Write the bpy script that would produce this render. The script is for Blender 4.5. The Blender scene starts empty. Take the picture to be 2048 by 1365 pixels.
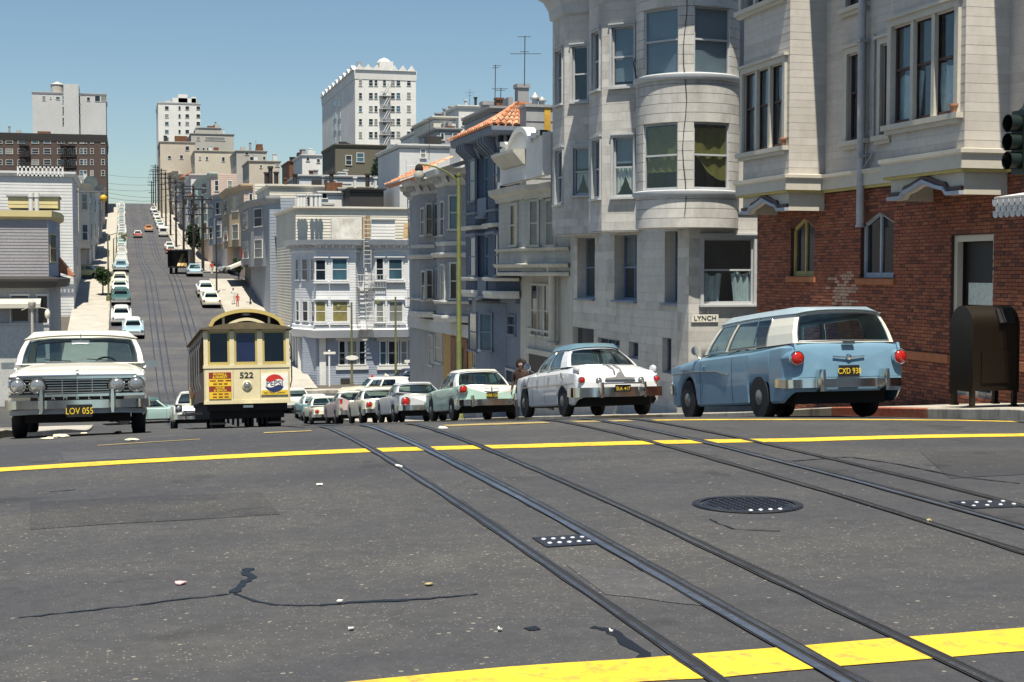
import bpy, math, random
from mathutils import Vector, Matrix
random.seed(11)
R = math.radians
SC = bpy.context.scene
COL = SC.collection

# ------------------------------------------------------------------ camera, sky, sun, exposure
FPX, CX, CY = 2900.0, 1024.0, 682.5          # focal length and centre in photograph pixels
EYE = Vector((0.0, 0.0, 1.68))
YAW, PITCH = math.atan(776 / 2900.0), math.atan(137.5 / 2900.0)
cam_data = bpy.data.cameras.new('camera')
cam = bpy.data.objects.new('camera', cam_data)
COL.objects.link(cam)
cam_data.sensor_width = 36.0
cam_data.lens = FPX / 2048 * 36
cam_data.clip_start, cam_data.clip_end = 0.1, 6000
cam.location = EYE
cam.rotation_euler = (R(90) - PITCH, 0, -YAW)
SC.camera = cam

LIGHT = Vector((0.070, 0.375, -1.0)).normalized()     # direction the sunlight travels
SUN_EL = math.asin(-LIGHT.z)
SUN_AZ = math.atan2(-LIGHT.x, -LIGHT.y)            # compass-like angle of the sun from +Y
world = bpy.data.worlds.new('World')
SC.world = world
world.use_nodes = True
wt = world.node_tree
bg = wt.nodes['Background']
sky = wt.nodes.new('ShaderNodeTexSky')
sky.sky_type = 'NISHITA'
sky.sun_disc = False
sky.sun_elevation = SUN_EL
sky.sun_rotation = SUN_AZ
sky.altitude = 30
sky.air_density = 1.0
sky.dust_density = 0.4
sky.ozone_density = 1.2
tint = wt.nodes.new('ShaderNodeMix'); tint.data_type = 'RGBA'; tint.blend_type = 'MULTIPLY'
tint.inputs[0].default_value = 1.0
tint.inputs[7].default_value = (1.14, 1.26, 1.28, 1)        # the slightly green blue of the sky on this film
wt.links.new(sky.outputs[0], tint.inputs[6]); wt.links.new(tint.outputs[2], bg.inputs[0])
bg.inputs[1].default_value = 0.052
sun_data = bpy.data.lights.new('sun', 'SUN')
sun_data.energy = 5.0
sun_data.angle = R(0.5)
sun_data.color = (1.0, 0.935, 0.80)
sun = bpy.data.objects.new('sun', sun_data)
COL.objects.link(sun)
sun.rotation_euler = (-LIGHT).to_track_quat('Z', 'Y').to_euler()
sun.location = (-20, -30, 90)
SC.view_settings.view_transform = 'Standard'
SC.view_settings.look = 'None'
SC.view_settings.exposure = 0.6
SC.view_settings.gamma = 1.0
SC.cycles.diffuse_bounces = 1
SC.cycles.transparent_max_bounces = 16

# ------------------------------------------------------------------ pixel -> place on a known plane
_F = Vector((math.sin(YAW) * math.cos(PITCH), math.cos(YAW) * math.cos(PITCH), -math.sin(PITCH)))
_R = Vector((math.cos(YAW), -math.sin(YAW), 0))
_U = _R.cross(_F)
def ray(px, py):
    return _F + _R * ((px - CX) / FPX) + _U * ((CY - py) / FPX)
def at(px, py, s=None, t=None, z=None):
    d = ray(px, py)
    if s is not None: k = (s - EYE.y) / d.y
    elif t is not None: k = (t - EYE.x) / d.x
    else: k = (z - EYE.z) / d.z
    return EYE + d * k
def s_at(px, t, py=545):                # distance along the street of a pixel column on the plane x = t
    return at(px, py, t=t).y
def t_at(px, s, py=545):
    return at(px, py, s=s).x

# ------------------------------------------------------------------ the lie of the street
PROF = [(-80, .5), (-20, .1), (0, 0), (9, 0), (13, -.04), (17, -.16), (20, -.45), (23, -.75), (27, -1.21), (34, -1.93), (45, -3.05),
        (60, -4.65), (72, -5.9), (80, -6.62), (87, -7.06), (95, -7.25), (104, -7.22), (110, -6.85), (120, -5.6), (170, .66),
        (176, 1.15), (190, 1.7), (258, 3.9), (300, 7.5), (380, 14.6), (470, 22.4), (497, 24.4), (520, 25.0), (560, 24.2), (700, 12), (1600, 0)]
def _slopes(P):
    n = len(P); d = [(P[i+1][1]-P[i][1])/(P[i+1][0]-P[i][0]) for i in range(n-1)]
    m = [d[0]] + [0 if d[i-1]*d[i] <= 0 else 2*d[i-1]*d[i]/(d[i-1]+d[i]) for i in range(1, n-1)] + [d[-1]]
    return m
_PM = _slopes(PROF)
def rz(s):
    P = PROF
    if s <= P[0][0]: return P[0][1]
    for i in range(len(P)-1):
        if s <= P[i+1][0]:
            h = P[i+1][0]-P[i][0]; x = (s-P[i][0])/h
            return (P[i][1]*(1+2*x)*(1-x)**2 + _PM[i]*h*x*(1-x)**2 + P[i+1][1]*x*x*(3-2*x) + _PM[i+1]*h*x*x*(x-1))
    return P[-1][1]
TC = 4.4                                   # middle of the two car tracks
def road_z(s, t):
    k = .0036 if s < 16 else .0014 if s > 23 else .0036 - .0022*(s-16)/7
    return rz(s) - k * min(abs(t - TC), 9) ** 2
def kerb_r(s):                             # right and left kerb lines
    return 12.15 if s < 90 else 9.6
def kerb_l(s):
    return -1.75 if s < 90 else -1.35
def slope(s):
    return (rz(s + 1) - rz(s - 1)) / 2

# ------------------------------------------------------------------ materials
MATS = {}
def mat(name, col, rough=.75, metal=0.0, n=(6, .12), n2=(0.6, .10), bump=None, spec=.5, coat=0, emit=None, dirt=None):
    if name in MATS: return MATS[name]
    m = bpy.data.materials.new(name); m.use_nodes = True
    nt = m.node_tree; b = nt.nodes['Principled BSDF']
    b.inputs['Roughness'].default_value = rough
    b.inputs['Metallic'].default_value = metal
    b.inputs['Specular IOR Level'].default_value = spec
    if coat: b.inputs['Coat Weight'].default_value = coat; b.inputs['Coat Roughness'].default_value = .06
    tc = nt.nodes.new('ShaderNodeNewGeometry')
    src = tc.outputs['Position']
    c4 = (*col, 1)
    last = None
    for (sc, am), det in ((n, 4), (n2, 6)):
        if not am: continue
        t = nt.nodes.new('ShaderNodeTexNoise'); t.inputs['Scale'].default_value = sc; t.inputs['Detail'].default_value = det
        t.inputs['Roughness'].default_value = .6
        nt.links.new(src, t.inputs['Vector'])
        mr = nt.nodes.new('ShaderNodeMapRange'); mr.inputs[1].default_value = .3; mr.inputs[2].default_value = .7
        mr.inputs[3].default_value = 1 - am; mr.inputs[4].default_value = 1 + am
        nt.links.new(t.outputs[0], mr.inputs[0])
        mx = nt.nodes.new('ShaderNodeMix'); mx.data_type = 'RGBA'; mx.blend_type = 'MULTIPLY'; mx.inputs[0].default_value = 1
        if last is None: mx.inputs[6].default_value = c4
        else: nt.links.new(last, mx.inputs[6])
        nt.links.new(mr.outputs[0], mx.inputs[7]); last = mx.outputs[2]
    if dirt:                               # (colour, scale, amount): blotches of wear with their own shape
        t = nt.nodes.new('ShaderNodeTexNoise'); t.inputs['Scale'].default_value = dirt[1]; t.inputs['Detail'].default_value = 8
        t.inputs['Roughness'].default_value = .7
        mp = nt.nodes.new('ShaderNodeMapping'); mp.inputs['Scale'].default_value = (1, 1, .25)
        nt.links.new(src, mp.inputs[0]); nt.links.new(mp.outputs[0], t.inputs['Vector'])
        mr = nt.nodes.new('ShaderNodeMapRange'); mr.inputs[1].default_value = .5; mr.inputs[2].default_value = .75
        mr.inputs[3].default_value = 0; mr.inputs[4].default_value = dirt[2]
        nt.links.new(t.outputs[0], mr.inputs[0])
        mx = nt.nodes.new('ShaderNodeMix'); mx.data_type = 'RGBA'
        nt.links.new(mr.outputs[0], mx.inputs[0])
        if last is None: mx.inputs[6].default_value = c4
        else: nt.links.new(last, mx.inputs[6])
        mx.inputs[7].default_value = (*dirt[0], 1); last = mx.outputs[2]
    if last is None: b.inputs['Base Color'].default_value = c4
    else: nt.links.new(last, b.inputs['Base Color'])
    if bump:
        t = nt.nodes.new('ShaderNodeTexNoise'); t.inputs['Scale'].default_value = bump[0]; t.inputs['Detail'].default_value = 5
        nt.links.new(src, t.inputs['Vector'])
        bp = nt.nodes.new('ShaderNodeBump'); bp.inputs['Strength'].default_value = bump[1]; bp.inputs['Distance'].default_value = .02
        nt.links.new(t.outputs[0], bp.inputs['Height']); nt.links.new(bp.outputs[0], b.inputs['Normal'])
    if emit:
        b.inputs['Emission Color'].default_value = (*emit[0], 1); b.inputs['Emission Strength'].default_value = emit[1]
    MATS[name] = m
    return m
def glass(name, tint, clear, rough=.03):
    if name in MATS: return MATS[name]
    m = bpy.data.materials.new(name); m.use_nodes = True
    nt = m.node_tree; nt.nodes.remove(nt.nodes['Principled BSDF'])
    out = nt.nodes['Material Output']
    tr = nt.nodes.new('ShaderNodeBsdfTransparent'); tr.inputs[0].default_value = (*[c * clear for c in tint], 1)
    gl = nt.nodes.new('ShaderNodeBsdfGlossy'); gl.inputs['Roughness'].default_value = rough; gl.inputs[0].default_value = (.9, .95, 1, 1)
    lw = nt.nodes.new('ShaderNodeLayerWeight'); lw.inputs[0].default_value = .5
    pw = nt.nodes.new('ShaderNodeMath'); pw.operation = 'POWER'; pw.inputs[1].default_value = 4.5
    nt.links.new(lw.outputs['Facing'], pw.inputs[0])
    fr = nt.nodes.new('ShaderNodeMapRange'); fr.inputs[3].default_value = .045; fr.inputs[4].default_value = .95
    nt.links.new(pw.outputs[0], fr.inputs[0])
    ge = nt.nodes.new('ShaderNodeNewGeometry')
    wv = nt.nodes.new('ShaderNodeTexNoise'); wv.inputs['Scale'].default_value = 1.3; wv.inputs['Detail'].default_value = 1
    nt.links.new(ge.outputs['Position'], wv.inputs['Vector'])
    bp = nt.nodes.new('ShaderNodeBump'); bp.inputs['Strength'].default_value = .12; bp.inputs['Distance'].default_value = .1
    nt.links.new(wv.outputs[0], bp.inputs['Height']); nt.links.new(bp.outputs[0], gl.inputs['Normal'])
    ms = nt.nodes.new('ShaderNodeMixShader')
    nt.links.new(fr.outputs[0], ms.inputs[0]); nt.links.new(tr.outputs[0], ms.inputs[1]); nt.links.new(gl.outputs[0], ms.inputs[2])
    nt.links.new(ms.outputs[0], out.inputs[0])
    MATS[name] = m
    return m

# ------------------------------------------------------------------ mesh building
WL = {}                                     # where each parent's origin lies, in the coordinates its parts are written in
def V(*a): return Vector(a)
class MB:
    def __init__(s): s.v = []; s.f = []; s.m = []
    def add(s, vs, fs, mi=0):
        o = len(s.v); s.v.extend(tuple(p) for p in vs)
        for f in fs: s.f.append(tuple(i + o for i in f)); s.m.append(mi)
        return s
    def quad(s, a, b, c, d, mi=0): return s.add([a, b, c, d], [(0, 1, 2, 3)], mi)
    def poly(s, pts, mi=0): return s.add(pts, [tuple(range(len(pts)))], mi)
    def box(s, x0, x1, y0, y1, z0, z1, mi=0):
        return s.add([(x0,y0,z0),(x1,y0,z0),(x1,y1,z0),(x0,y1,z0),(x0,y0,z1),(x1,y0,z1),(x1,y1,z1),(x0,y1,z1)],
                     [(0,3,2,1),(4,5,6,7),(0,1,5,4),(1,2,6,5),(2,3,7,6),(3,0,4,7)], mi)
    def obox(s, o, a, b, c, mi=0):          # corner o, edges a, b, c
        o = Vector(o); a = Vector(a); b = Vector(b); c = Vector(c)
        return s.add([o, o+a, o+a+b, o+b, o+c, o+a+c, o+a+b+c, o+b+c],
                     [(0,3,2,1),(4,5,6,7),(0,1,5,4),(1,2,6,5),(2,3,7,6),(3,0,4,7)], mi)
    def extr(s, pts, vec, mi=0):            # a flat outline given thickness
        n = len(pts); vec = Vector(vec); a = [Vector(p) for p in pts]
        fs = [tuple(range(n))[::-1], tuple(range(n, 2*n))] + [(i, (i+1) % n, n+(i+1) % n, n+i) for i in range(n)]
        return s.add(a + [p + vec for p in a], fs, mi)
    def rings(s, rs, closed=True, cap0=True, cap1=True, mi=0):
        n = len(rs[0]); vs = [p for r in rs for p in r]; fs = []
        for j in range(len(rs)-1):
            for i in range(n if closed else n-1):
                k = (i+1) % n
                fs.append((j*n+i, j*n+k, (j+1)*n+k, (j+1)*n+i))
        if cap0 and closed: fs.append(tuple(range(n))[::-1])
        if cap1 and closed: fs.append(tuple(range((len(rs)-1)*n, len(rs)*n)))
        return s.add(vs, fs, mi)
    def tube(s, pts, r, n=8, cap=True, mi=0):
        pts = [Vector(p) for p in pts]; rs = []
        rr = r if isinstance(r, (list, tuple)) else [r]*len(pts)
        ref = None
        for i, p in enumerate(pts):
            d = (pts[min(i+1, len(pts)-1)] - pts[max(i-1, 0)])
            if d.length < 1e-9: d = Vector((0, 0, 1))
            d.normalize()
            if ref is None: ref = Vector((0, 0, 1)) if abs(d.z) < .9 else Vector((1, 0, 0))
            a = d.cross(ref).normalized(); b = a.cross(d); ref = b
            rs.append([p + (a*math.cos(2*math.pi*k/n) + b*math.sin(2*math.pi*k/n))*rr[i] for k in range(n)])
        return s.rings(rs, True, cap, cap, mi)
    def lathe(s, prof, o, ax, n=20, mi=0):  # profile of (radius, along-axis)
        o = Vector(o); ax = Vector(ax).normalized()
        ref = Vector((0, 0, 1)) if abs(ax.z) < .9 else Vector((1, 0, 0))
        a = ax.cross(ref).normalized(); b = a.cross(ax)
        rs = [[o + ax*h + (a*math.cos(2*math.pi*k/n) + b*math.sin(2*math.pi*k/n))*max(r, 1e-4) for k in range(n)] for r, h in prof]
        return s.rings(rs, True, prof[0][0] > 1e-3, prof[-1][0] > 1e-3, mi)
    def ball(s, c, r, n=10, sq=(1, 1, 1), mi=0):
        c = Vector(c); rs = []
        for j in range(n//2+1):
            ph = -math.pi/2 + math.pi*j/(n//2)
            rs.append([c + Vector((math.cos(ph)*math.cos(2*math.pi*k/n)*r*sq[0], math.cos(ph)*math.sin(2*math.pi*k/n)*r*sq[1], math.sin(ph)*r*sq[2])) for k in range(n)])
        return s.rings(rs, True, False, False, mi)
    def sweep(s, path, prof, closed_prof=True, up=(0, 0, 1), mi=0):   # profile (side, up) along a path
        path = [Vector(p) for p in path]; rs = []; up = Vector(up)
        for i, p in enumerate(path):
            d = (path[min(i+1, len(path)-1)] - path[max(i-1, 0)]).normalized()
            a = d.cross(up).normalized(); b = a.cross(d)
            rs.append([p + a*u + b*w for u, w in prof])
        return s.rings(rs, closed_prof, True, True, mi)
    def mesh(s, name, mats, smooth=None, off=None):
        me = bpy.data.meshes.new(name)
        off = off or Vector((0, 0, 0))
        me.from_pydata([(p[0]-off.x, p[1]-off.y, p[2]-off.z) for p in s.v], [], s.f)
        if not isinstance(mats, (list, tuple)): mats = [mats]
        for m in mats: me.materials.append(m)
        if len(mats) > 1: me.polygons.foreach_set('material_index', s.m)
        if smooth is not None:
            me.shade_smooth(); me.set_sharp_from_angle(angle=R(smooth))
        me.update()
        return me
    def build(s, name, mats, parent=None, smooth=None, fix=True):
        if not s.v: return None
        xs = [p[0] for p in s.v]; ys = [p[1] for p in s.v]; zs = [p[2] for p in s.v]
        c = Vector(((min(xs)+max(xs))/2, (min(ys)+max(ys))/2, min(zs)))
        me = s.mesh(name, mats, smooth, c)
        if fix:
            import bmesh
            bm = bmesh.new(); bm.from_mesh(me); bmesh.ops.recalc_face_normals(bm, faces=bm.faces); bm.to_mesh(me); bm.free()
        o = bpy.data.objects.new(name, me); COL.objects.link(o)
        if parent is not None:
            o.parent = parent; o.location = c - WL.get(parent.name, Vector((0, 0, 0)))
        else: o.location = c
        WL[o.name] = c
        return o
def tag(o, label, cat, group=None):
    o['label'] = label; o['category'] = cat
    if group: o['group'] = group
    return o
def thing(name, label, cat, loc=(0, 0, 0), group=None):
    o = bpy.data.objects.new(name, None); COL.objects.link(o)
    o.location = loc; o.empty_display_size = .2; WL[o.name] = Vector(loc)
    return tag(o, label, cat, group)
def struct(o, kind='structure'):
    if o: o['kind'] = kind
    return o
def inst(name, me, parent, mtx=None):
    o = bpy.data.objects.new(name, me); COL.objects.link(o); o.parent = parent
    if mtx is not None: o.matrix_local = mtx
    WL[o.name] = Vector((0, 0, 0))
    return o
def kids(o): return [c for c in bpy.data.objects if c.parent == o]
def copy_tree(o, cache={}):
    if o.name not in cache: cache[o.name] = [(k, kids(k)) for k in kids(o)]
    r = o.copy(); COL.objects.link(r)
    for k, gs in cache[o.name]:
        c = k.copy(); COL.objects.link(c); c.parent = r
        for g in gs:
            d = g.copy(); COL.objects.link(d); d.parent = c
    return r
def text(body, size, name, m, parent, mtx, extrude=.004, align='CENTER', sx=1.0, bold=0.0):
    cu = bpy.data.curves.new(name, 'FONT'); cu.body = body; cu.size = size; cu.extrude = extrude
    cu.align_x = align; cu.align_y = 'CENTER'; cu.resolution_u = 3; cu.offset = bold
    cu.materials.append(m)
    tmp = bpy.data.objects.new(name, cu)
    me = bpy.data.meshes.new_from_object(tmp); me.name = name
    bpy.data.objects.remove(tmp); bpy.data.curves.remove(cu)
    if not me.materials: me.materials.append(m)
    o = bpy.data.objects.new(name, me); COL.objects.link(o)
    o.parent = parent; o.matrix_local = mtx @ Matrix.Diagonal((sx, 1, 1, 1))
    return o
# ------------------------------------------------------------------ facades: walls with openings, boards, windows, mouldings
class Face:                                 # a vertical wall plane seen from outside, left to right
    def __init__(s, a, b):
        s.O = Vector((a[0], a[1])); e = Vector((b[0], b[1])) - s.O
        s.W = e.length; s.u = e / s.W; s.n = Vector((s.u.y, -s.u.x))
    def P(s, a, z, out=0.0):
        p = s.O + s.u * a + s.n * out
        return Vector((p.x, p.y, z))
    def uv(s, px, py):
        d = ray(px, py); o = Vector((EYE.x, EYE.y))
        k = (s.O - o).dot(s.n) / (d.x * s.n.x + d.y * s.n.y)
        p = EYE + d * k
        return (Vector((p.x, p.y)) - s.O).dot(s.u), p.z
    def rect(s, x0, y0, x1, y1):            # photograph pixels -> (a0, a1, z0, z1) on this wall
        ym, xm = (y0 + y1) / 2, (x0 + x1) / 2
        a0, a1 = s.uv(x0, ym)[0], s.uv(x1, ym)[0]
        return (min(a0, a1), max(a0, a1), s.uv(xm, y1)[1], s.uv(xm, y0)[1])
    def M(s, a, z, out=0.0):                # frame with X along the wall, Y into it, Z up
        p = s.P(a, z, out)
        return Matrix(((s.u.x, -s.n.x, 0, p.x), (s.u.y, -s.n.y, 0, p.y), (0, 0, 1, p.z), (0, 0, 0, 1)))
def snap(h, z0, c):                         # openings keep to the courses of the boards
    return (h[0], h[1], z0 + round((h[2]-z0)/c)*c, z0 + round((h[3]-z0)/c)*c)
def sheet(mb, f, z0, z1, holes=(), depth=.18, out=0.0, a0=0.0, a1=None, mi=0, reveal=True):
    a1 = f.W if a1 is None else a1
    us = sorted({a0, a1} | {min(max(v, a0), a1) for h in holes for v in h[:2]})
    zs = sorted({z0, z1} | {min(max(v, z0), z1) for h in holes for v in h[2:4]})
    for i in range(len(us)-1):
        for j in range(len(zs)-1):
            um, zm = (us[i]+us[i+1])/2, (zs[j]+zs[j+1])/2
            if us[i+1]-us[i] < 1e-5 or zs[j+1]-zs[j] < 1e-5: continue
            if any(h[0] < um < h[1] and h[2] < zm < h[3] for h in holes): continue
            mb.quad(f.P(us[i], zs[j], out), f.P(us[i+1], zs[j], out), f.P(us[i+1], zs[j+1], out), f.P(us[i], zs[j+1], out), mi)
    if reveal:
        for h in holes:
            A, B, C, D = h[0], h[1], h[2], h[3]
            for p, q in (((A, C), (A, D)), ((A, D), (B, D)), ((B, D), (B, C)), ((B, C), (A, C))):
                mb.quad(f.P(*p, out), f.P(*q, out), f.P(*q, -depth), f.P(*p, -depth), mi)
def rows(f, z0, z1, course, holes, a0=0.0, a1=None, minlen=.04):
    a1 = f.W if a1 is None else a1
    k = 0
    n = max(1, round((z1-z0)/course)); c = (z1-z0)/n
    for i in range(n):
        b, t = z0+i*c, z0+(i+1)*c
        cuts = [(a0, a1)]
        for h in holes:
            if h[2] < b+c*.5 < h[3]:
                nc = []
                for p, q in cuts:
                    if h[1] <= p or h[0] >= q: nc.append((p, q)); continue
                    if h[0] > p: nc.append((p, h[0]))
                    if h[1] < q: nc.append((h[1], q))
                cuts = nc
        for p, q in cuts:
            if q-p > minlen: yield p, q, b, t
class Pieces:                               # pieces one could pick apart: nearest 300 are objects, the rest one mesh
    def __init__(s): s.L = []
    def add(s, mb, m=0):
        x = sum(p[0] for p in mb.v)/len(mb.v); y = sum(p[1] for p in mb.v)/len(mb.v)
        s.L.append((x*x+y*y, len(s.L), mb, m))
    def done(s, name, mats, parent, cap=290, stuff=None):
        s.L.sort(key=lambda q: q[:2])
        for d, i, mb, m in s.L[:cap]: mb.build(name, mats[m], parent, fix=False)
        rest = MB()
        for d, i, mb, m in s.L[cap:]: rest.add(mb.v, mb.f, m)
        o = rest.build(stuff or name, list(mats), parent, fix=False)
        if o: o['kind'] = 'stuff'
def board(f, a, b, z0, z1, lip=.014, thick=.012, out=0.0):
    m = MB(); g = .002
    A = [f.P(a, z0, out+lip), f.P(b, z0, out+lip), f.P(b, z1-g, out+.002), f.P(a, z1-g, out+.002)]
    B = [f.P(a, z0, out-thick), f.P(b, z0, out-thick), f.P(b, z1-g, out-thick), f.P(a, z1-g, out-thick)]
    m.add(A+B, [(0,1,2,3), (1,0,4,5), (2,1,5,6), (3,2,6,7), (0,3,7,4)])
    return m
def flatboard(f, a, b, z0, z1, out=.012, g=.0022):
    m = MB()
    A = [f.P(a, z0+g, out), f.P(b, z0+g, out), f.P(b, z1-g, out), f.P(a, z1-g, out)]
    B = [f.P(a, z0+g, -.006), f.P(b, z0+g, -.006), f.P(b, z1-g, -.006), f.P(a, z1-g, -.006)]
    m.add(A+B, [(0,1,2,3), (1,0,4,5), (2,1,5,6), (3,2,6,7), (0,3,7,4)])
    return m
def boards(P, f, z0, z1, course, holes=(), m=0, a0=0.0, a1=None, lip=.014, maxlen=None, jit=0, fl=False):
    rnd = random.Random(int(z0*97+f.O.x*13))
    for a, b, c, d in rows(f, z0, z1, course, holes, a0, a1):
        L = [a]
        if maxlen:
            while b - L[-1] > maxlen*1.3: L.append(L[-1] + maxlen*rnd.uniform(.5, 1.0))
        L.append(b)
        for i in range(len(L)-1):
            q = L[i+1] - (.006 if i < len(L)-2 else 0)
            m_ = (0, 0, 1, 2)[rnd.randrange(4)]
            P.add(flatboard(f, L[i], q, c, d, .007 + rnd.uniform(-jit, jit)) if fl else board(f, L[i], q, c, d, lip + rnd.uniform(-jit, jit)), m_)
def clad(mb, f, z0, z1, course, holes=(), lip=.02, a0=0.0, a1=None, mi=0):   # far boards: one mesh, real steps
    for a, b, c, d in rows(f, z0, z1, course, holes, a0, a1):
        mb.quad(f.P(a, c, lip), f.P(b, c, lip), f.P(b, d, 0), f.P(a, d, 0), mi)
        mb.quad(f.P(a, c, 0), f.P(b, c, 0), f.P(b, c, lip), f.P(a, c, lip), mi)
def offset_line(pts, out):
    pts = [Vector((p[0], p[1])) for p in pts]; res = []
    for i, p in enumerate(pts):
        ns = []
        if i > 0: e = (p - pts[i-1]).normalized(); ns.append(Vector((e.y, -e.x)))
        if i < len(pts)-1: e = (pts[i+1] - p).normalized(); ns.append(Vector((e.y, -e.x)))
        n = sum(ns, Vector((0, 0))).normalized()
        k = out / max(.35, n.dot(ns[0]))
        res.append(p + n*k)
    return res
def molding(mb, pts, prof, mi=0):           # profile [(out, z)...] carried along a wall line, back closed against the wall
    lines = [[Vector((q.x, q.y, z)) for q in offset_line(pts, o)] for o, z in prof]
    for j in range(len(lines)-1):
        for i in range(len(pts)-1):
            mb.quad(lines[j][i], lines[j][i+1], lines[j+1][i+1], lines[j+1][i], mi)
    for i in (0, len(pts)-1):
        back = [(0, prof[-1][1]), (0, prof[0][1])]
        poly = [lines[j][i] for j in range(len(prof))]
        q = Vector((pts[i][0], pts[i][1], 0))
        mb.poly(poly + [q + Vector((0, 0, z)) for _, z in back], mi)
def belt(mb, pts, z0, z1, out, mi=0):
    molding(mb, pts, [(0, z0), (out, z0), (out, z1), (0, z1)], mi)
WM = {}
def _wmesh(key, fn):
    if key not in WM: WM[key] = fn()
    return WM[key]
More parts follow.
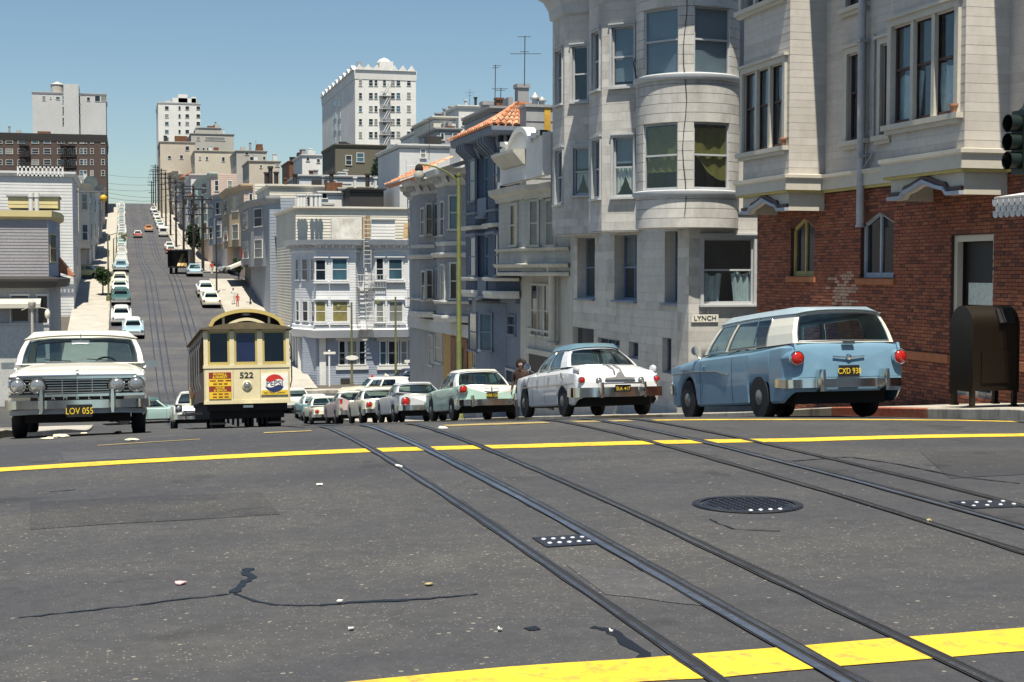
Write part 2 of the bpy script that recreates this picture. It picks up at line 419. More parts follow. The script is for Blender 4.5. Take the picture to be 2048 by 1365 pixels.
def window(b, f, hole, fm, pane='near', style='sash', casing=.11, proud=.05, sill=True, shade=None, room=True, rail=.5, glassm=None, name='window', inset=.05, mull=1):
    """frame > panes, sill, curtain or blind, room behind; hole = (a0, a1, z0, z1) on face f"""
    w, h = round(hole[1]-hole[0], 2), round(hole[3]-hole[2], 2)
    base = WL.get(b.name, Vector((0, 0, 0)))
    M = f.M(hole[0], hole[2]); M.translation = M.translation - base
    key = (w, h, style, fm.name, casing, proud, rail, inset, mull)
    def frame():
        m = MB(); cw = casing
        if cw > 0:
            m.box(-cw, 0, -proud, .01, -.02, h+cw); m.box(w, w+cw, -proud, .01, -.02, h+cw)
            m.box(0, w, -proud, .01, h, h+cw); m.box(-cw-.03, w+cw+.03, -proud-.04, .01, h+cw+.002, h+cw+.05)
        i0, i1, r = inset, inset+.06, .045
        m.box(0, r, i0, i1, 0, h); m.box(w-r, w, i0, i1, 0, h); m.box(r, w-r, i0, i1, h-r, h); m.box(r, w-r, i0, i1, 0, r*1.5)
        if style == 'sash': m.box(r, w-r, i0-.005, i1, h*rail-.025, h*rail+.025)
        for k in range(1, mull): m.box(w*k/mull-.03, w*k/mull+.03, i0-.004, i1+.002, r*1.5, h-r)
        return m.mesh('window', fm)
    o = inst(name, _wmesh(key, frame), b, M)
    gm = glassm or (MATS['window_glass'] if pane == 'near' else MATS['dark_glass'])
    r = .045
    def pn(z0, z1, y):
        m = MB(); m.box(r, w-r, y, y+.006, z0, z1); return m.mesh('pane', gm)
    if style == 'sash':
        inst('pane', _wmesh((w, h, 'p1', gm.name, rail, inset), lambda: pn(h*rail+.025, h-r, inset+.02)), o)
        inst('pane', _wmesh((w, h, 'p0', gm.name, rail, inset), lambda: pn(r*1.5, h*rail-.025, inset+.04)), o)
    else:
        inst('pane', _wmesh((w, h, 'p', gm.name, inset), lambda: pn(r*1.5, h-r, inset+.03)), o)
    if sill:
        def sl():
            m = MB(); m.box(-casing-.04, w+casing+.04, -.13, .02, -.08, -.021); return m.mesh('sill', fm)
        inst('sill', _wmesh((w, 'sill', fm.name, casing), sl), o)
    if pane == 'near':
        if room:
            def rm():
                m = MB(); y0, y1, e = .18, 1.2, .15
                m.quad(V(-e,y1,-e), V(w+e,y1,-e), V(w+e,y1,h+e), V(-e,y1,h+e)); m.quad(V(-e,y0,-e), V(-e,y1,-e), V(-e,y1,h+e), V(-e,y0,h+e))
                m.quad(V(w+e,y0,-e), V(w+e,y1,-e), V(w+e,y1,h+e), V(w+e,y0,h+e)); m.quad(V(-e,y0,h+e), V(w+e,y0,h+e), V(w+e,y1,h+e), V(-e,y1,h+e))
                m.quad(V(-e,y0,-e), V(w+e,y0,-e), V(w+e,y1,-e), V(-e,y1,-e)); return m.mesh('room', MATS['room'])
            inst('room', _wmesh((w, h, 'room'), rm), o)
        for kind in (shade if isinstance(shade, (list, tuple)) else [shade] if shade else []):
            k, _, ar = kind.partition(':'); ar = float(ar or .5); y = inset+.09
            def cu():
                m = MB()
                if k == 'blind':                       # roller blind let down by ar
                    m.box(r, w-r, y, y+.008, h*(1-ar), h-.02); m.box(r, w-r, y-.006, y+.014, h*(1-ar)-.02, h*(1-ar))
                elif k == 'lace':                      # tied-back pair with scalloped hems
                    for sd in (0, 1):
                        n = 10; top = h*rail*.98
                        P = []
                        for i in range(n+1):
                            x = i/n; e = .04 + .42*h*(x**1.7)*ar
                            P.append((x, e + .025*abs(math.sin(x*12))))
                        for i in range(n):
                            xa, xb = P[i][0]*w/2, P[i+1][0]*w/2
                            if sd: xa, xb = w-xa, w-xb
                            ya = y + .02*math.sin(i*1.9); yb = y + .02*math.sin((i+1)*1.9)
                            m.quad(V(xa, ya, P[i][1]), V(xb, yb, P[i+1][1]), V(xb, yb, top), V(xa, ya, top))
                elif k == 'drape':                     # two gathered curtains on a half rod, parted in the middle
                    for sd in (0, 1):
                        n = 22; top = h*rail*(.98 if sd else .93)
                        for i in range(n):
                            xa, xb = i/n, (i+1)/n
                            ga = .47 - .07*math.sin(xa*2); 
                            def X(t, z):
                                sq = ga*(1 - .18*(1-z)) ; q = t*sq*w
                                return w-q if sd else q
                            za, zb = top*(.93+.05*math.sin(xa*9+sd)), top*(.93+.05*math.sin(xb*9+sd))
                            ya, yb = y+.035*math.sin(xa*19+sd), y+.035*math.sin(xb*19+sd)
                            m.quad(V(X(xa, .2), ya, .05), V(X(xb, .2), yb, .05), V(X(xb, 1), yb, zb), V(X(xa, 1), ya, za))
                elif k == 'swag':                      # curtain hung across and hooked up to one side
                    n = 14
                    for i in range(n):
                        xa, xb = i/n, (i+1)/n
                        fa = lambda x: h*(.12 + .40*(1-x)**2.2)*ar*2*.6
                        ya, yb = y+.02*math.sin(xa*17), y+.02*math.sin(xb*17)
                        m.quad(V(r+xa*(w-2*r), ya, fa(xa)), V(r+xb*(w-2*r), yb, fa(xb)), V(r+xb*(w-2*r), yb, h*.93), V(r+xa*(w-2*r), ya, h*.93))
                elif k == 'hem':                       # short sheer curtain across, hem above the sill
                    n = 16
                    for i in range(n):
                        xa, xb = i/n, (i+1)/n
                        ya, yb = y+.02*math.sin(xa*25), y+.02*math.sin(xb*25)
                        m.quad(V(r+xa*(w-2*r), ya, h*ar+.01*math.sin(i*2)), V(r+xb*(w-2*r), yb, h*ar+.01*math.sin(i*2+2)), V(r+xb*(w-2*r), yb, h*.96), V(r+xa*(w-2*r), ya, h*.96))
                cm = {'blind': 'blind', 'lace': 'lace', 'drape': 'drape', 'swag': 'ochre_cloth', 'hem': 'ochre_cloth'}[k]
                return m.mesh('curtain', MATS[cm])
            inst('roller_blind' if k == 'blind' else 'curtain', _wmesh((w, h, kind), cu), o)
    return o
WR = random.Random(21)
def farwin(b, f, hole, fm, gm=None, rail=True, casing=.09, sill=True):   # a window seen from far off: proud frame > pane
    w, h = round(hole[1]-hole[0], 1), round(hole[3]-hole[2], 1)
    if w < .2 or h < .2: return
    base = WL.get(b.name, Vector((0, 0, 0)))
    M = f.M(hole[0], hole[2]); M.translation = M.translation - base
    def frame():
        m = MB(); c = casing
        m.box(-c, .0, -.07, .03, -c, h+c); m.box(w, w+c, -.07, .03, -c, h+c); m.box(0, w, -.07, .03, h, h+c)
        m.box(-c-(.05 if sill else 0), w+c+(.05 if sill else 0), -.12 if sill else -.07, .03, -c-.001, -.001)
        if rail: m.box(0, w, -.055, .03, h*.5-.03, h*.5+.03)
        return m.mesh('window', fm)
    o = inst('window', _wmesh((w, h, 'far', fm.name, rail, casing, sill), frame), b, M)
    if gm is None: gm = MATS[WR.choice(('dark_glass', 'dark_glass', 'dark_glass', 'shaded_glass', 'blue_glass'))]
    inst('pane', _wmesh((w, h, 'farpane', gm.name), lambda: MB().box(0, w, -.034, .02, 0, h).mesh('pane', gm)), o)
    return o
def bracket_row(mb, pts, z0, z1, out, gap, w=.07, mi=0):   # small brackets or dentils under a cornice
    for i in range(len(pts)-1):
        f = Face(pts[i], pts[i+1]); n = max(1, int(f.W/gap))
        for k in range(n):
            a = (k+.5)*f.W/n
            mb.extr([f.P(a-w/2, z1, 0), f.P(a-w/2, z1, out), f.P(a-w/2, z1-(z1-z0)*.35, out), f.P(a-w/2, z0, .03), f.P(a-w/2, z0, 0)], f.P(a+w/2, 0)-f.P(a-w/2, 0), mi)
def bracket_parts(b, m_, pts, z0, z1, out, gap, w=.07):
    for i in range(len(pts)-1):
        f = Face(pts[i], pts[i+1]); n = max(1, int(f.W/gap))
        for k in range(n):
            a = (k+.5)*f.W/n; mb = MB()
            mb.extr([f.P(a-w/2, z1, 0), f.P(a-w/2, z1, out), f.P(a-w/2, z1-(z1-z0)*.35, out), f.P(a-w/2, z0, .03), f.P(a-w/2, z0, 0)], f.P(a+w/2, 0)-f.P(a-w/2, 0)); mb.build('bracket', m_, b)
def slab(mb, pts, z0, z1, mi=0):            # outline given height
    mb.extr([Vector((p[0], p[1], z0)) for p in pts], (0, 0, z1-z0), mi)
# shared finishes
glass('window_glass', (.92, .97, 1.0), .97)
glass('car_glass', (.66, .80, .82), .80)
mat('dark_glass', (.014, .020, .030), .06, n=(1, 0), n2=(1, 0), spec=.6)
mat('blue_glass', (.05, .11, .15), .08, n=(.7, .4), n2=(1, 0), spec=.6)
mat('shaded_glass', (.22, .23, .21), .3, n=(3, .15), n2=(.5, .2))
mat('olive_blind', (.22, .19, .06), .6, n=(3, .2), n2=(.5, .2))
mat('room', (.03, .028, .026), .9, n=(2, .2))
mat('blind', (.20, .235, .245), .8, n=(1.5, .12), n2=(.4, .15))
mat('lace', (.62, .62, .52), .9, n=(30, .25))
mat('drape', (.52, .58, .54), .9, n=(12, .15))
mat('ochre_cloth', (.19, .155, .03), .9, n=(14, .15))
# ------------------------------------------------------------------ ground, roads, pavements, kerbs, tracks, paint
def asphalt(name='asphalt', mul=1.0):
    m = bpy.data.materials.new(name); m.use_nodes = True; nt = m.node_tree; b = nt.nodes['Principled BSDF']
    N = nt.nodes.new; L = nt.links.new
    ge = N('ShaderNodeNewGeometry'); P = ge.outputs['Position']
    def noise(sc, det=4, rough=.6, stretch=None):
        t = N('ShaderNodeTexNoise'); t.inputs['Scale'].default_value = sc; t.inputs['Detail'].default_value = det; t.inputs['Roughness'].default_value = rough
        if stretch:
            mp = N('ShaderNodeMapping'); mp.inputs['Scale'].default_value = stretch; L(P, mp.inputs[0]); L(mp.outputs[0], t.inputs['Vector'])
        else: L(P, t.inputs['Vector'])
        return t.outputs[0]
    def rng(x, a, c, lo, hi):
        r = N('ShaderNodeMapRange'); r.inputs[1].default_value = a; r.inputs[2].default_value = c; r.inputs[3].default_value = lo; r.inputs[4].default_value = hi
        L(x, r.inputs[0]); return r.outputs[0]
    def mix(f, a, c, mode='MIX'):
        x = N('ShaderNodeMix'); x.data_type = 'RGBA'; x.blend_type = mode
        if isinstance(f, float): x.inputs[0].default_value = f
        else: L(f, x.inputs[0])
        for i, v in ((6, a), (7, c)):
            if isinstance(v, tuple): x.inputs[i].default_value = (*v, 1)
            else: L(v, x.inputs[i])
        return x.outputs[2]
    worn = rng(noise(.35, 5, .65, (.35, 1, 1)), .40, .62, 0, 1)            # worn across the street: warmer, stonier bands
    base = mix(worn, (.052, .053, .060), (.082, .080, .076))
    base = mix(rng(noise(1.6, 7, .7), .35, .7, 0, .5), base, (.044, .044, .050))
    vo = N('ShaderNodeTexVoronoi'); vo.inputs['Scale'].default_value = 55; L(P, vo.inputs['Vector'])
    hs = N('ShaderNodeSeparateColor'); L(vo.outputs['Color'], hs.inputs[0])
    pick = N('ShaderNodeMath'); pick.operation = 'GREATER_THAN'; pick.inputs[1].default_value = .86; L(hs.outputs[0], pick.inputs[0])
    near = N('ShaderNodeMath'); near.operation = 'LESS_THAN'; near.inputs[1].default_value = .36; L(vo.outputs['Distance'], near.inputs[0])
    an = N('ShaderNodeMath'); an.operation = 'MULTIPLY'; L(pick.outputs[0], an.inputs[0]); L(near.outputs[0], an.inputs[1])
    an2 = N('ShaderNodeMath'); an2.operation = 'MULTIPLY'; L(an.outputs[0], an2.inputs[0]); L(rng(worn, 0, 1, .10, .8), an2.inputs[1])
    base = mix(an2.outputs[0], base, (.26, .245, .21))
    v2 = N('ShaderNodeTexVoronoi'); v2.inputs['Scale'].default_value = 21; L(P, v2.inputs['Vector'])
    h2 = N('ShaderNodeSeparateColor'); L(v2.outputs['Color'], h2.inputs[0])
    big = N('ShaderNodeMath'); big.operation = 'GREATER_THAN'; big.inputs[1].default_value = .955; L(h2.outputs[1], big.inputs[0])
    nb = N('ShaderNodeMath'); nb.operation = 'LESS_THAN'; nb.inputs[1].default_value = .24; L(v2.outputs['Distance'], nb.inputs[0])
    bb = N('ShaderNodeMath'); bb.operation = 'MULTIPLY'; L(big.outputs[0], bb.inputs[0]); L(nb.outputs[0], bb.inputs[1])
    base = mix(bb.outputs[0], base, (.22, .20, .16))
    clump = mix(1.0, base, mix(rng(noise(9, 6, .75), .32, .68, 0, 1), (.82, .82, .83), (1.2, 1.19, 1.15)), 'MULTIPLY')
    base = clump
    fine = mix(1.0, base, mix(rng(noise(120, 3, .7), .3, .7, 0, 1), (.72, .72, .72), (1.28, 1.28, 1.28)), 'MULTIPLY')
    lanes = rng(noise(.55, 3, .5, (1, .10, 1)), .48, .66, 0, .38)             # tyre-polished, oil-darkened lanes along the street
    fine = mix(lanes, fine, (.040, .040, .045))
    cross = rng(noise(.5, 3, .5, (.10, 1, 1)), .50, .66, 0, .34)              # and along the cross street
    fine = mix(cross, fine, (.045, .045, .052))
    spots = rng(noise(1.1, 3, .55), .62, .70, 0, .55)
    fine = mix(spots, fine, (.024, .024, .026))
    pale = rng(noise(2.3, 6, .75), .60, .72, 0, .35)
    fine = mix(pale, fine, (.105, .098, .086))
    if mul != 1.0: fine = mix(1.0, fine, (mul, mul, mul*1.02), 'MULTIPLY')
    L(fine, b.inputs['Base Color'])
    b.inputs['Roughness'].default_value = .82; b.inputs['Specular IOR Level'].default_value = .35
    bp = N('ShaderNodeBump'); bp.inputs['Strength'].default_value = .35; bp.inputs['Distance'].default_value = .012
    L(noise(70, 4, .7), bp.inputs['Height']); L(bp.outputs[0], b.inputs['Normal'])
    return m
ASPH = asphalt()
mat('earth', (.09, .08, .065), .95)
mat('concrete_walk', (.40, .37, .32), .9, n=(9, .10), n2=(.7, .14), bump=(40, .15))
mat('kerb_stone', (.40, .37, .31), .9, n=(7, .15), n2=(.8, .2), dirt=((.07, .06, .05), 3.0, .8))
mat('red_kerb', (.36, .10, .06), .8, n=(9, .25), n2=(2, .3), dirt=((.30, .20, .14), 5, .8))
mat('rail_steel', (.20, .21, .24), .30, .85, n=(20, .25), n2=(1.5, .3), dirt=((.07, .045, .03), 3.5, .8))
mat('slot_steel', (.22, .26, .34), .36, .8, n=(18, .2), n2=(1.2, .25), dirt=((.05, .045, .045), 2.5, .7))
mat('groove', (.016, .016, .018), .9)
mat('yellow_paint', (.74, .48, .03), .75, n=(26, .16), n2=(1.4, .16), dirt=((.15, .125, .07), 9, .85))
mat('worn_paint', (.58, .40, .05), .8, n=(26, .2), n2=(1.4, .25), dirt=((.09, .08, .06), 7, .85))
mat('faded_paint', (.36, .27, .10), .8, n=(26, .2), n2=(1.4, .3), dirt=((.09, .08, .06), 6, .9))
mat('tar', (.008, .009, .013), .45)
mat('iron', (.03, .035, .05), .5, .4, n=(30, .3))
mat('stud', (.75, .75, .78), .25, .3)
mat('paper', (.75, .72, .62), .9)

def lin(a, b, st):
    n = max(1, int(math.ceil((b-a)/st))); return [a + (b-a)*i/n for i in range(n+1)]
def grid(mb, ss, ts, zf):
    o = len(mb.v)
    for s in ss:
        for t in ts: mb.v.append((t, s, zf(s, t)))
    w = len(ts)
    for j in range(len(ss)-1):
        for i in range(w-1):
            mb.f.append((o+j*w+i, o+j*w+i+1, o+(j+1)*w+i+1, o+(j+1)*w+i)); mb.m.append(0)
m = MB(); grid(m, lin(-80, 120, 5) + lin(126, 600, 12) + lin(640, 1600, 60), [-1400, -300, -80, -30, -5, 5, 12, 30, 90, 300, 1400], lambda s, t: rz(s) - .6 - .01*max(0, 0))
struct(m.build('ground', MATS['earth'], fix=False))
road_mb = MB()
TT = lambda a, b: lin(a, b, 1.4)
grid(road_mb, lin(-14, 14, .7), lin(-70, -10, 15) + TT(-8.6, 17)[0:] + lin(30, 70, 15), road_z)
grid(road_mb, lin(14, 84, .8), TT(-1.75, 12.15), road_z)
grid(road_mb, lin(84, 108, 1.5), lin(-160, -10, 30) + TT(-8, 18) + lin(30, 160, 30), road_z)
road = struct(road_mb.build('road', ASPH, fix=False))
road_mb = MB()
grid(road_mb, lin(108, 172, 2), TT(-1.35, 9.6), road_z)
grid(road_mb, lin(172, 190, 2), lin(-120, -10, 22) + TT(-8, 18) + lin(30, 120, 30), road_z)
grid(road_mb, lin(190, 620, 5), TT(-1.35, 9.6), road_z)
struct(road_mb.build('road', asphalt('far_asphalt_grazing', 1.35), fix=False))  # paler copy: the lighter look of asphalt at a grazing angle, put into its colour
def walk_z(s): return road_z(s, 12.1) + (.15 if s < 90 else .16)
def pavement(s0, s1, ta, tb, slabs=False):
    mb = MB()
    if slabs:
        a = s0
        while a < s1 - .2:
            b = min(s1, a+1.5); n = 2
            for i in range(n):
                u0, u1 = ta+(tb-ta)*i/n, ta+(tb-ta)*(i+1)/n
                g = .012; dz = random.uniform(-.006, .006)
                mb.add([(u0+g, a+g, walk_z(a+g)+dz), (u1-g, a+g, walk_z(a+g)+dz), (u1-g, b-g, walk_z(b-g)+dz), (u0+g, b-g, walk_z(b-g)+dz),
                        (u0+g, a+g, walk_z(a)-.06), (u1-g, a+g, walk_z(a)-.06), (u1-g, b-g, walk_z(b)-.06), (u0+g, b-g, walk_z(b)-.06)],
                       [(0,1,2,3), (0,4,5,1), (1,5,6,2), (2,6,7,3), (3,7,4,0)])
            a = b
        low = MB(); grid(low, lin(s0, s1, 1.5), [ta, tb], lambda s, t: walk_z(s)-.018)
        base = struct(low.build('pavement', MATS['concrete_walk'], fix=False))
        k = 0
        for i in range(0, len(mb.v), 8):
            pm = MB(); pm.add(mb.v[i:i+8], [(0,1,2,3), (0,4,5,1), (1,5,6,2), (2,6,7,3), (3,7,4,0)]); pm.build('paving_slab', MATS['concrete_walk'], base, fix=False)
        return base
    grid(mb, lin(s0, s1, 2), lin(ta, tb, 1.5), lambda s, t: walk_z(s))
    return struct(mb.build('pavement', MATS['concrete_walk'], fix=False))
def kerb(s0, s1, t, side, m):
    mb = MB(); w = .16*side
    mb.sweep([(t, s, walk_z(s)) for s in lin(s0, s1, 1.2)], [(0, -.3), (0, -.01), (.02*side, .008), (w, .008), (w, -.3)])
    return struct(mb.build('kerb', MATS[m]))
pavement(14.2, 42, 12.3, 15.9, True); pavement(42, 84, 12.3, 16.2)
kerb(13.6, 20.2, 12.15, 1, 'kerb_stone'); kerb(20.2, 23.4, 12.15, 1, 'red_kerb'); kerb(23.4, 84, 12.15, 1, 'kerb_stone')
mb = MB(); mb.box(12.15, 60, 13.6, 14.2, rz(14)-.7, walk_z(14)+.01); struct(mb.build('kerb', MATS['kerb_stone']))
pavement(14.2, 84, -5.2, -1.9); kerb(13.6, 84, -1.75, -1, 'kerb_stone')
m = MB(); grid(m, lin(14.2, 84, 2), [-120, -60, -30, -12, -5.2], lambda s, t: walk_z(s)-.01); struct(m.build('empty_lot', mat('lot_gravel', (.17, .155, .13), .95, n=(14, .3), n2=(.4, .3)), fix=False))
m = MB(); m.box(-60, -1.75, 13.6, 14.2, rz(14)-.7, walk_z(14)+.005); struct(m.build('kerb', MATS['kerb_stone']))
pavement(108, 172, -4.9, -1.5); kerb(108, 172, -1.35, -1, 'kerb_stone'); pavement(190, 620, -4.9, -1.5); kerb(190, 620, -1.35, -1, 'kerb_stone')
pavement(108, 172, 9.75, 13.9); kerb(108, 172, 9.6, 1, 'kerb_stone'); pavement(190, 620, 9.75, 13.9); kerb(190, 620, 9.6, 1, 'kerb_stone')
for a, b in ((-60, -1.35), (9.6, 60)):
    mb = MB(); mb.box(a, b, 106.6, 108.2, rz(107)-.6, rz(107.5)+.03); struct(mb.build('kerb', MATS['kerb_stone']))

def on_road(px, py):
    d = ray(px, py); k = 4.0
    while k < 600:
        p = EYE + d*k
        if p.z < road_z(p.y, p.x): break
        k += .02 if k < 60 else .2
    return Vector((p.x, p.y, road_z(p.y, p.x)))
def strip(mb, pts, w, dz, zf=road_z, jit=0):
    """a thin ribbon lying on the road along (t, s) points"""
    L = []
    for i, p in enumerate(pts):
        p = Vector(p); d = (Vector(pts[min(i+1, len(pts)-1)]) - Vector(pts[max(i-1, 0)])).normalized()
        n = Vector((-d.y, d.x)); ww = (w[i] if isinstance(w, list) else w)/2*(1+random.uniform(-jit, jit))
        L.append((p+n*ww, p-n*ww))
    for i in range(len(L)-1):
        a, b = L[i]; c, e = L[i+1]
        mb.quad(*(V(q.x, q.y, zf(q.y, q.x)+dz) for q in (b, e, c, a)))
SS = lin(-13, 24, .35) + lin(24.8, 120, .8)[0:] + lin(122, 520, 3)
def rail(t0):
    g = MB(); strip(g, [(t0, s) for s in SS], .092, .007, jit=.2); go = g.build('rail_bed', MATS['groove'], road, fix=False)
    r = MB(); strip(r, [(t0-.019, s) for s in SS], .030, .010); strip(r, [(t0+.034, s) for s in SS], .011, .009)
    r.build('rail', MATS['rail_steel'], road, smooth=30, fix=False)
def slot(t0):
    g = MB(); strip(g, [(t0, s) for s in SS], .135, .007, jit=.15); g.build('slot_bed', MATS['groove'], road, fix=False)
    r = MB(); strip(r, [(t0-.036, s) for s in SS], .046, .010); r.build('cable_slot', MATS['slot_steel'], road, smooth=30, fix=False)
    r = MB(); strip(r, [(t0+.030, s) for s in SS], .034, .010); r.build('cable_slot', MATS['rail_steel'], road, smooth=30, fix=False)
for t0 in (2.36, 3.43, 5.20, 6.27): rail(t0)
for t0 in (2.88, 5.74): slot(t0)
def line(pxpts, w, m, name='road_marking', jit=.05):
    P = [on_road(*p) for p in pxpts]; mb = MB(); pts = []
    for a, b in zip(P[:-1], P[1:]):
        n = max(2, int((b-a).length/.25)); pts += [(a.x+(b.x-a.x)*i/n, a.y+(b.y-a.y)*i/n) for i in range(n)]
    pts.append((P[-1].x, P[-1].y)); strip(mb, pts, w, .004, jit=jit)
    mb.build(name, MATS[m], road, fix=False)
line([(700, 1392), (1024, 1361), (1400, 1335), (1640, 1313), (2048, 1281), (2300, 1262)], .36, 'yellow_paint')
line([(-40, 943), (22, 939), (700, 903), (1060, 893), (1600, 881), (2048, 871), (2200, 868)], .36, 'yellow_paint')
def sline(t0, t1, s, w, m):
    mb = MB(); strip(mb, [(t, s + .05*math.sin(t*1.3)) for t in lin(t0, t1, .3)], w, .004, jit=.12); mb.build('road_marking', MATS[m], road, fix=False)
sline(-.3, .8, 16.4, .07, 'faded_paint'); sline(1.55, 2.1, 16.9, .16, 'faded_paint'); sline(3.7, 5.0, 17.0, .3, 'faded_paint'); sline(5.35, 6.1, 17.0, .3, 'faded_paint'); sline(6.4, 11.6, 17.0, .24, 'worn_paint')
def crack(pts, w, name='tar_seam'):
    P = [on_road(*p) for p in pts]; pp = []; rnd = random.Random(3)
    for a, b in zip(P[:-1], P[1:]):
        n = max(3, int((b-a).length/.05))
        pp += [(a.x+(b.x-a.x)*i/n + rnd.uniform(-.006, .006), a.y+(b.y-a.y)*i/n + rnd.uniform(-.012, .012)) for i in range(n)]
    pp.append((P[-1].x, P[-1].y)); mb = MB(); strip(mb, pp, w, .0035, jit=.5); mb.build(name, MATS['tar'], road, fix=False)
crack([(38, 1237), (230, 1216), (460, 1189)], .018); crack([(500, 1138), (491, 1147), (504, 1156), (486, 1168), (466, 1187)], .06)
crack([(470, 1189), (520, 1206), (560, 1212), (640, 1213)], .02); crack([(640, 1213), (720, 1206), (815, 1201)], .045); crack([(815, 1201), (880, 1196), (955, 1190)], .018)
crack([(1185, 1256), (1222, 1262), (1255, 1290), (1290, 1308), (1283, 1324)], .05); crack([(1060, 1256), (1072, 1262)], .06)
crack([(1420, 1040), (1440, 1050), (1470, 1060), (1560, 1063)], .015); crack([(100, 985), (150, 980)], .02); crack([(1560, 925), (1700, 915), (1800, 930), (1920, 955), (2040, 968)], .03)
PATCH = asphalt('asphalt_patch', .80); PATCH2 = asphalt('asphalt_old_patch', 1.22)
def patch(pts, m):
    P = [on_road(*p) for p in pts]; mb = MB(); n = 8
    A = [Vector((p.x, p.y)) for p in P]; rows_ = []
    for j in range(n+1):
        v = j/n; a = A[0].lerp(A[3], v); b_ = A[1].lerp(A[2], v); rows_.append([V(q.x, q.y, road_z(q.y, q.x)+.0022) for q in [a.lerp(b_, u/n) + Vector((0, .012*math.sin(u*5+j*3))) for u in range(n+1)]])
    mb.rings(rows_, False, False, False); mb.build('asphalt_patch', m, road, fix=False)
patch([(1840, 905), (2060, 900), (2080, 948), (1900, 958)], PATCH); patch([(60, 1005), (520, 985), (560, 1030), (60, 1060)], PATCH); patch([(1130, 1130), (1330, 1150), (1420, 1215), (1210, 1190)], PATCH2); patch([(120, 905), (330, 897), (350, 915), (130, 924)], PATCH2)
# manhole cover: an iron ring and a studded lid
c = on_road(1495, 1010)
mh = thing('manhole_cover', 'round dark iron manhole cover let into the asphalt between the two tracks', 'manhole cover', c)
def disc(mb, c, r0, r1, dz, n=36):
    P = lambda r, k: V(c.x+r*math.cos(2*math.pi*k/n), c.y+r*math.sin(2*math.pi*k/n), road_z(c.y+r*math.sin(2*math.pi*k/n), c.x+r*math.cos(2*math.pi*k/n))+dz)
    for k in range(n): mb.quad(P(r0, k), P(r1, k), P(r1, k+1), P(r0, k+1))
mb = MB(); disc(mb, c, .34, .385, .010); disc(mb, c, .385, .40, .006); mb.build('ring', MATS['iron'], mh, fix=False)
mb = MB(); disc(mb, c, .0, .325, .006)
mb.build('lid', mat('lid_iron', (.022, .028, .045), .55, .3, n=(40, .5)), mh, fix=False)
mb = MB()
for i in range(-5, 6):
    for j in range(-5, 6):
        x, y = i*.055, j*.055
        if x*x+y*y < .29**2: mb.box(c.x+x-.014, c.x+x+.014, c.y+y-.014, c.y+y+.014, c.z+.006, c.z+.013)
mb.build('knobs', MATS['iron'], mh)
for k in range(4):
    mb = MB(); x = -.11 + k*.075; mb.ball(V(c.x+x, c.y-.30, c.z+.012), .018, 8, (1, 1, .5)); mb.build('stud', MATS['stud'], mh, smooth=60)
def plate(px, py, wx, wy, label, studs, sk=0):
    c = on_road(px, py); th = thing('access_plate', label, 'access plate', c)
    mb = MB(); q = [(-wx-sk, wy), (wx-sk, wy), (wx+sk, -wy), (-wx+sk, -wy)]
    mb.extr([V(c.x+a, c.y+b, road_z(c.y+b, c.x+a)+.002) for a, b in q], (0, 0, .006)); mb.build('plate', MATS['iron'], th)
    for k in range(studs):
        mb = MB(); x = -wx*.7 + (k//2)*wx*1.5/max(1, studs//2-1); y = (.45 if k % 2 else -.4)*wy
        mb.ball(V(c.x+x, c.y+y, c.z+.008), .017, 8, (1, 1, .45)); mb.build('stud', MATS['stud'], th, smooth=60)
plate(1130, 1084, .17, .16, 'small dark plate with bright studs beside the slot of the near track', 10)
plate(1975, 1010, .22, .16, 'rusty plate with bright studs between the rails at the edge of the picture', 8)
# litter
def litter(px, py, w, h, label, m='paper', kind=0):
    c = on_road(px, py); mb = MB(); rnd = random.Random(int(px))
    w *= .62; h *= .62; n = 7; P = [(w*math.cos(2*math.pi*k/n)*rnd.uniform(.7, 1.1), h*math.sin(2*math.pi*k/n)*rnd.uniform(.7, 1.1)) for k in range(n)]
    mb.extr([V(c.x+a, c.y+b, c.z+.004+rnd.uniform(0, .012)) for a, b in P], (0, 0, .006))
    tag(mb.build('litter' if kind == 0 else 'crumpled_paper', mat(m + '_litter', {'paper': (.78, .75, .68), 'pink': (.65, .42, .40), 'tan': (.55, .45, .22)}[m], .9)), label, 'litter', 'scraps of litter on the road')
litter(362, 1169, .055, .05, 'pink and white candy wrapper lying on the worn asphalt at left', 'pink')
litter(680, 1209, .03, .035, 'round white scrap stuck on the tar seam')
litter(703, 1262, .03, .03, 'pale flattened scrap on the asphalt below the tar seam')
litter(1000, 1263, .018, .03, 'small white scrap between the tar seam and the rail')
litter(1222, 1267, .02, .02, 'white dot of litter on the short curved tar seam')
litter(798, 935, .06, .12, 'white scrap just past the yellow line by the left rail')
litter(885, 858, .10, .18, 'pair of crumpled white papers beside the right rail at the crest')
litter(1858, 1045, .03, .03, 'yellow scrap by the left rail of the farther track', 'tan')
litter(858, 1172, .05, .04, 'brown leaf scrap on the asphalt left of the track', 'tan')
litter(640, 972, .05, .06, 'pale scrap on the asphalt behind the yellow line')
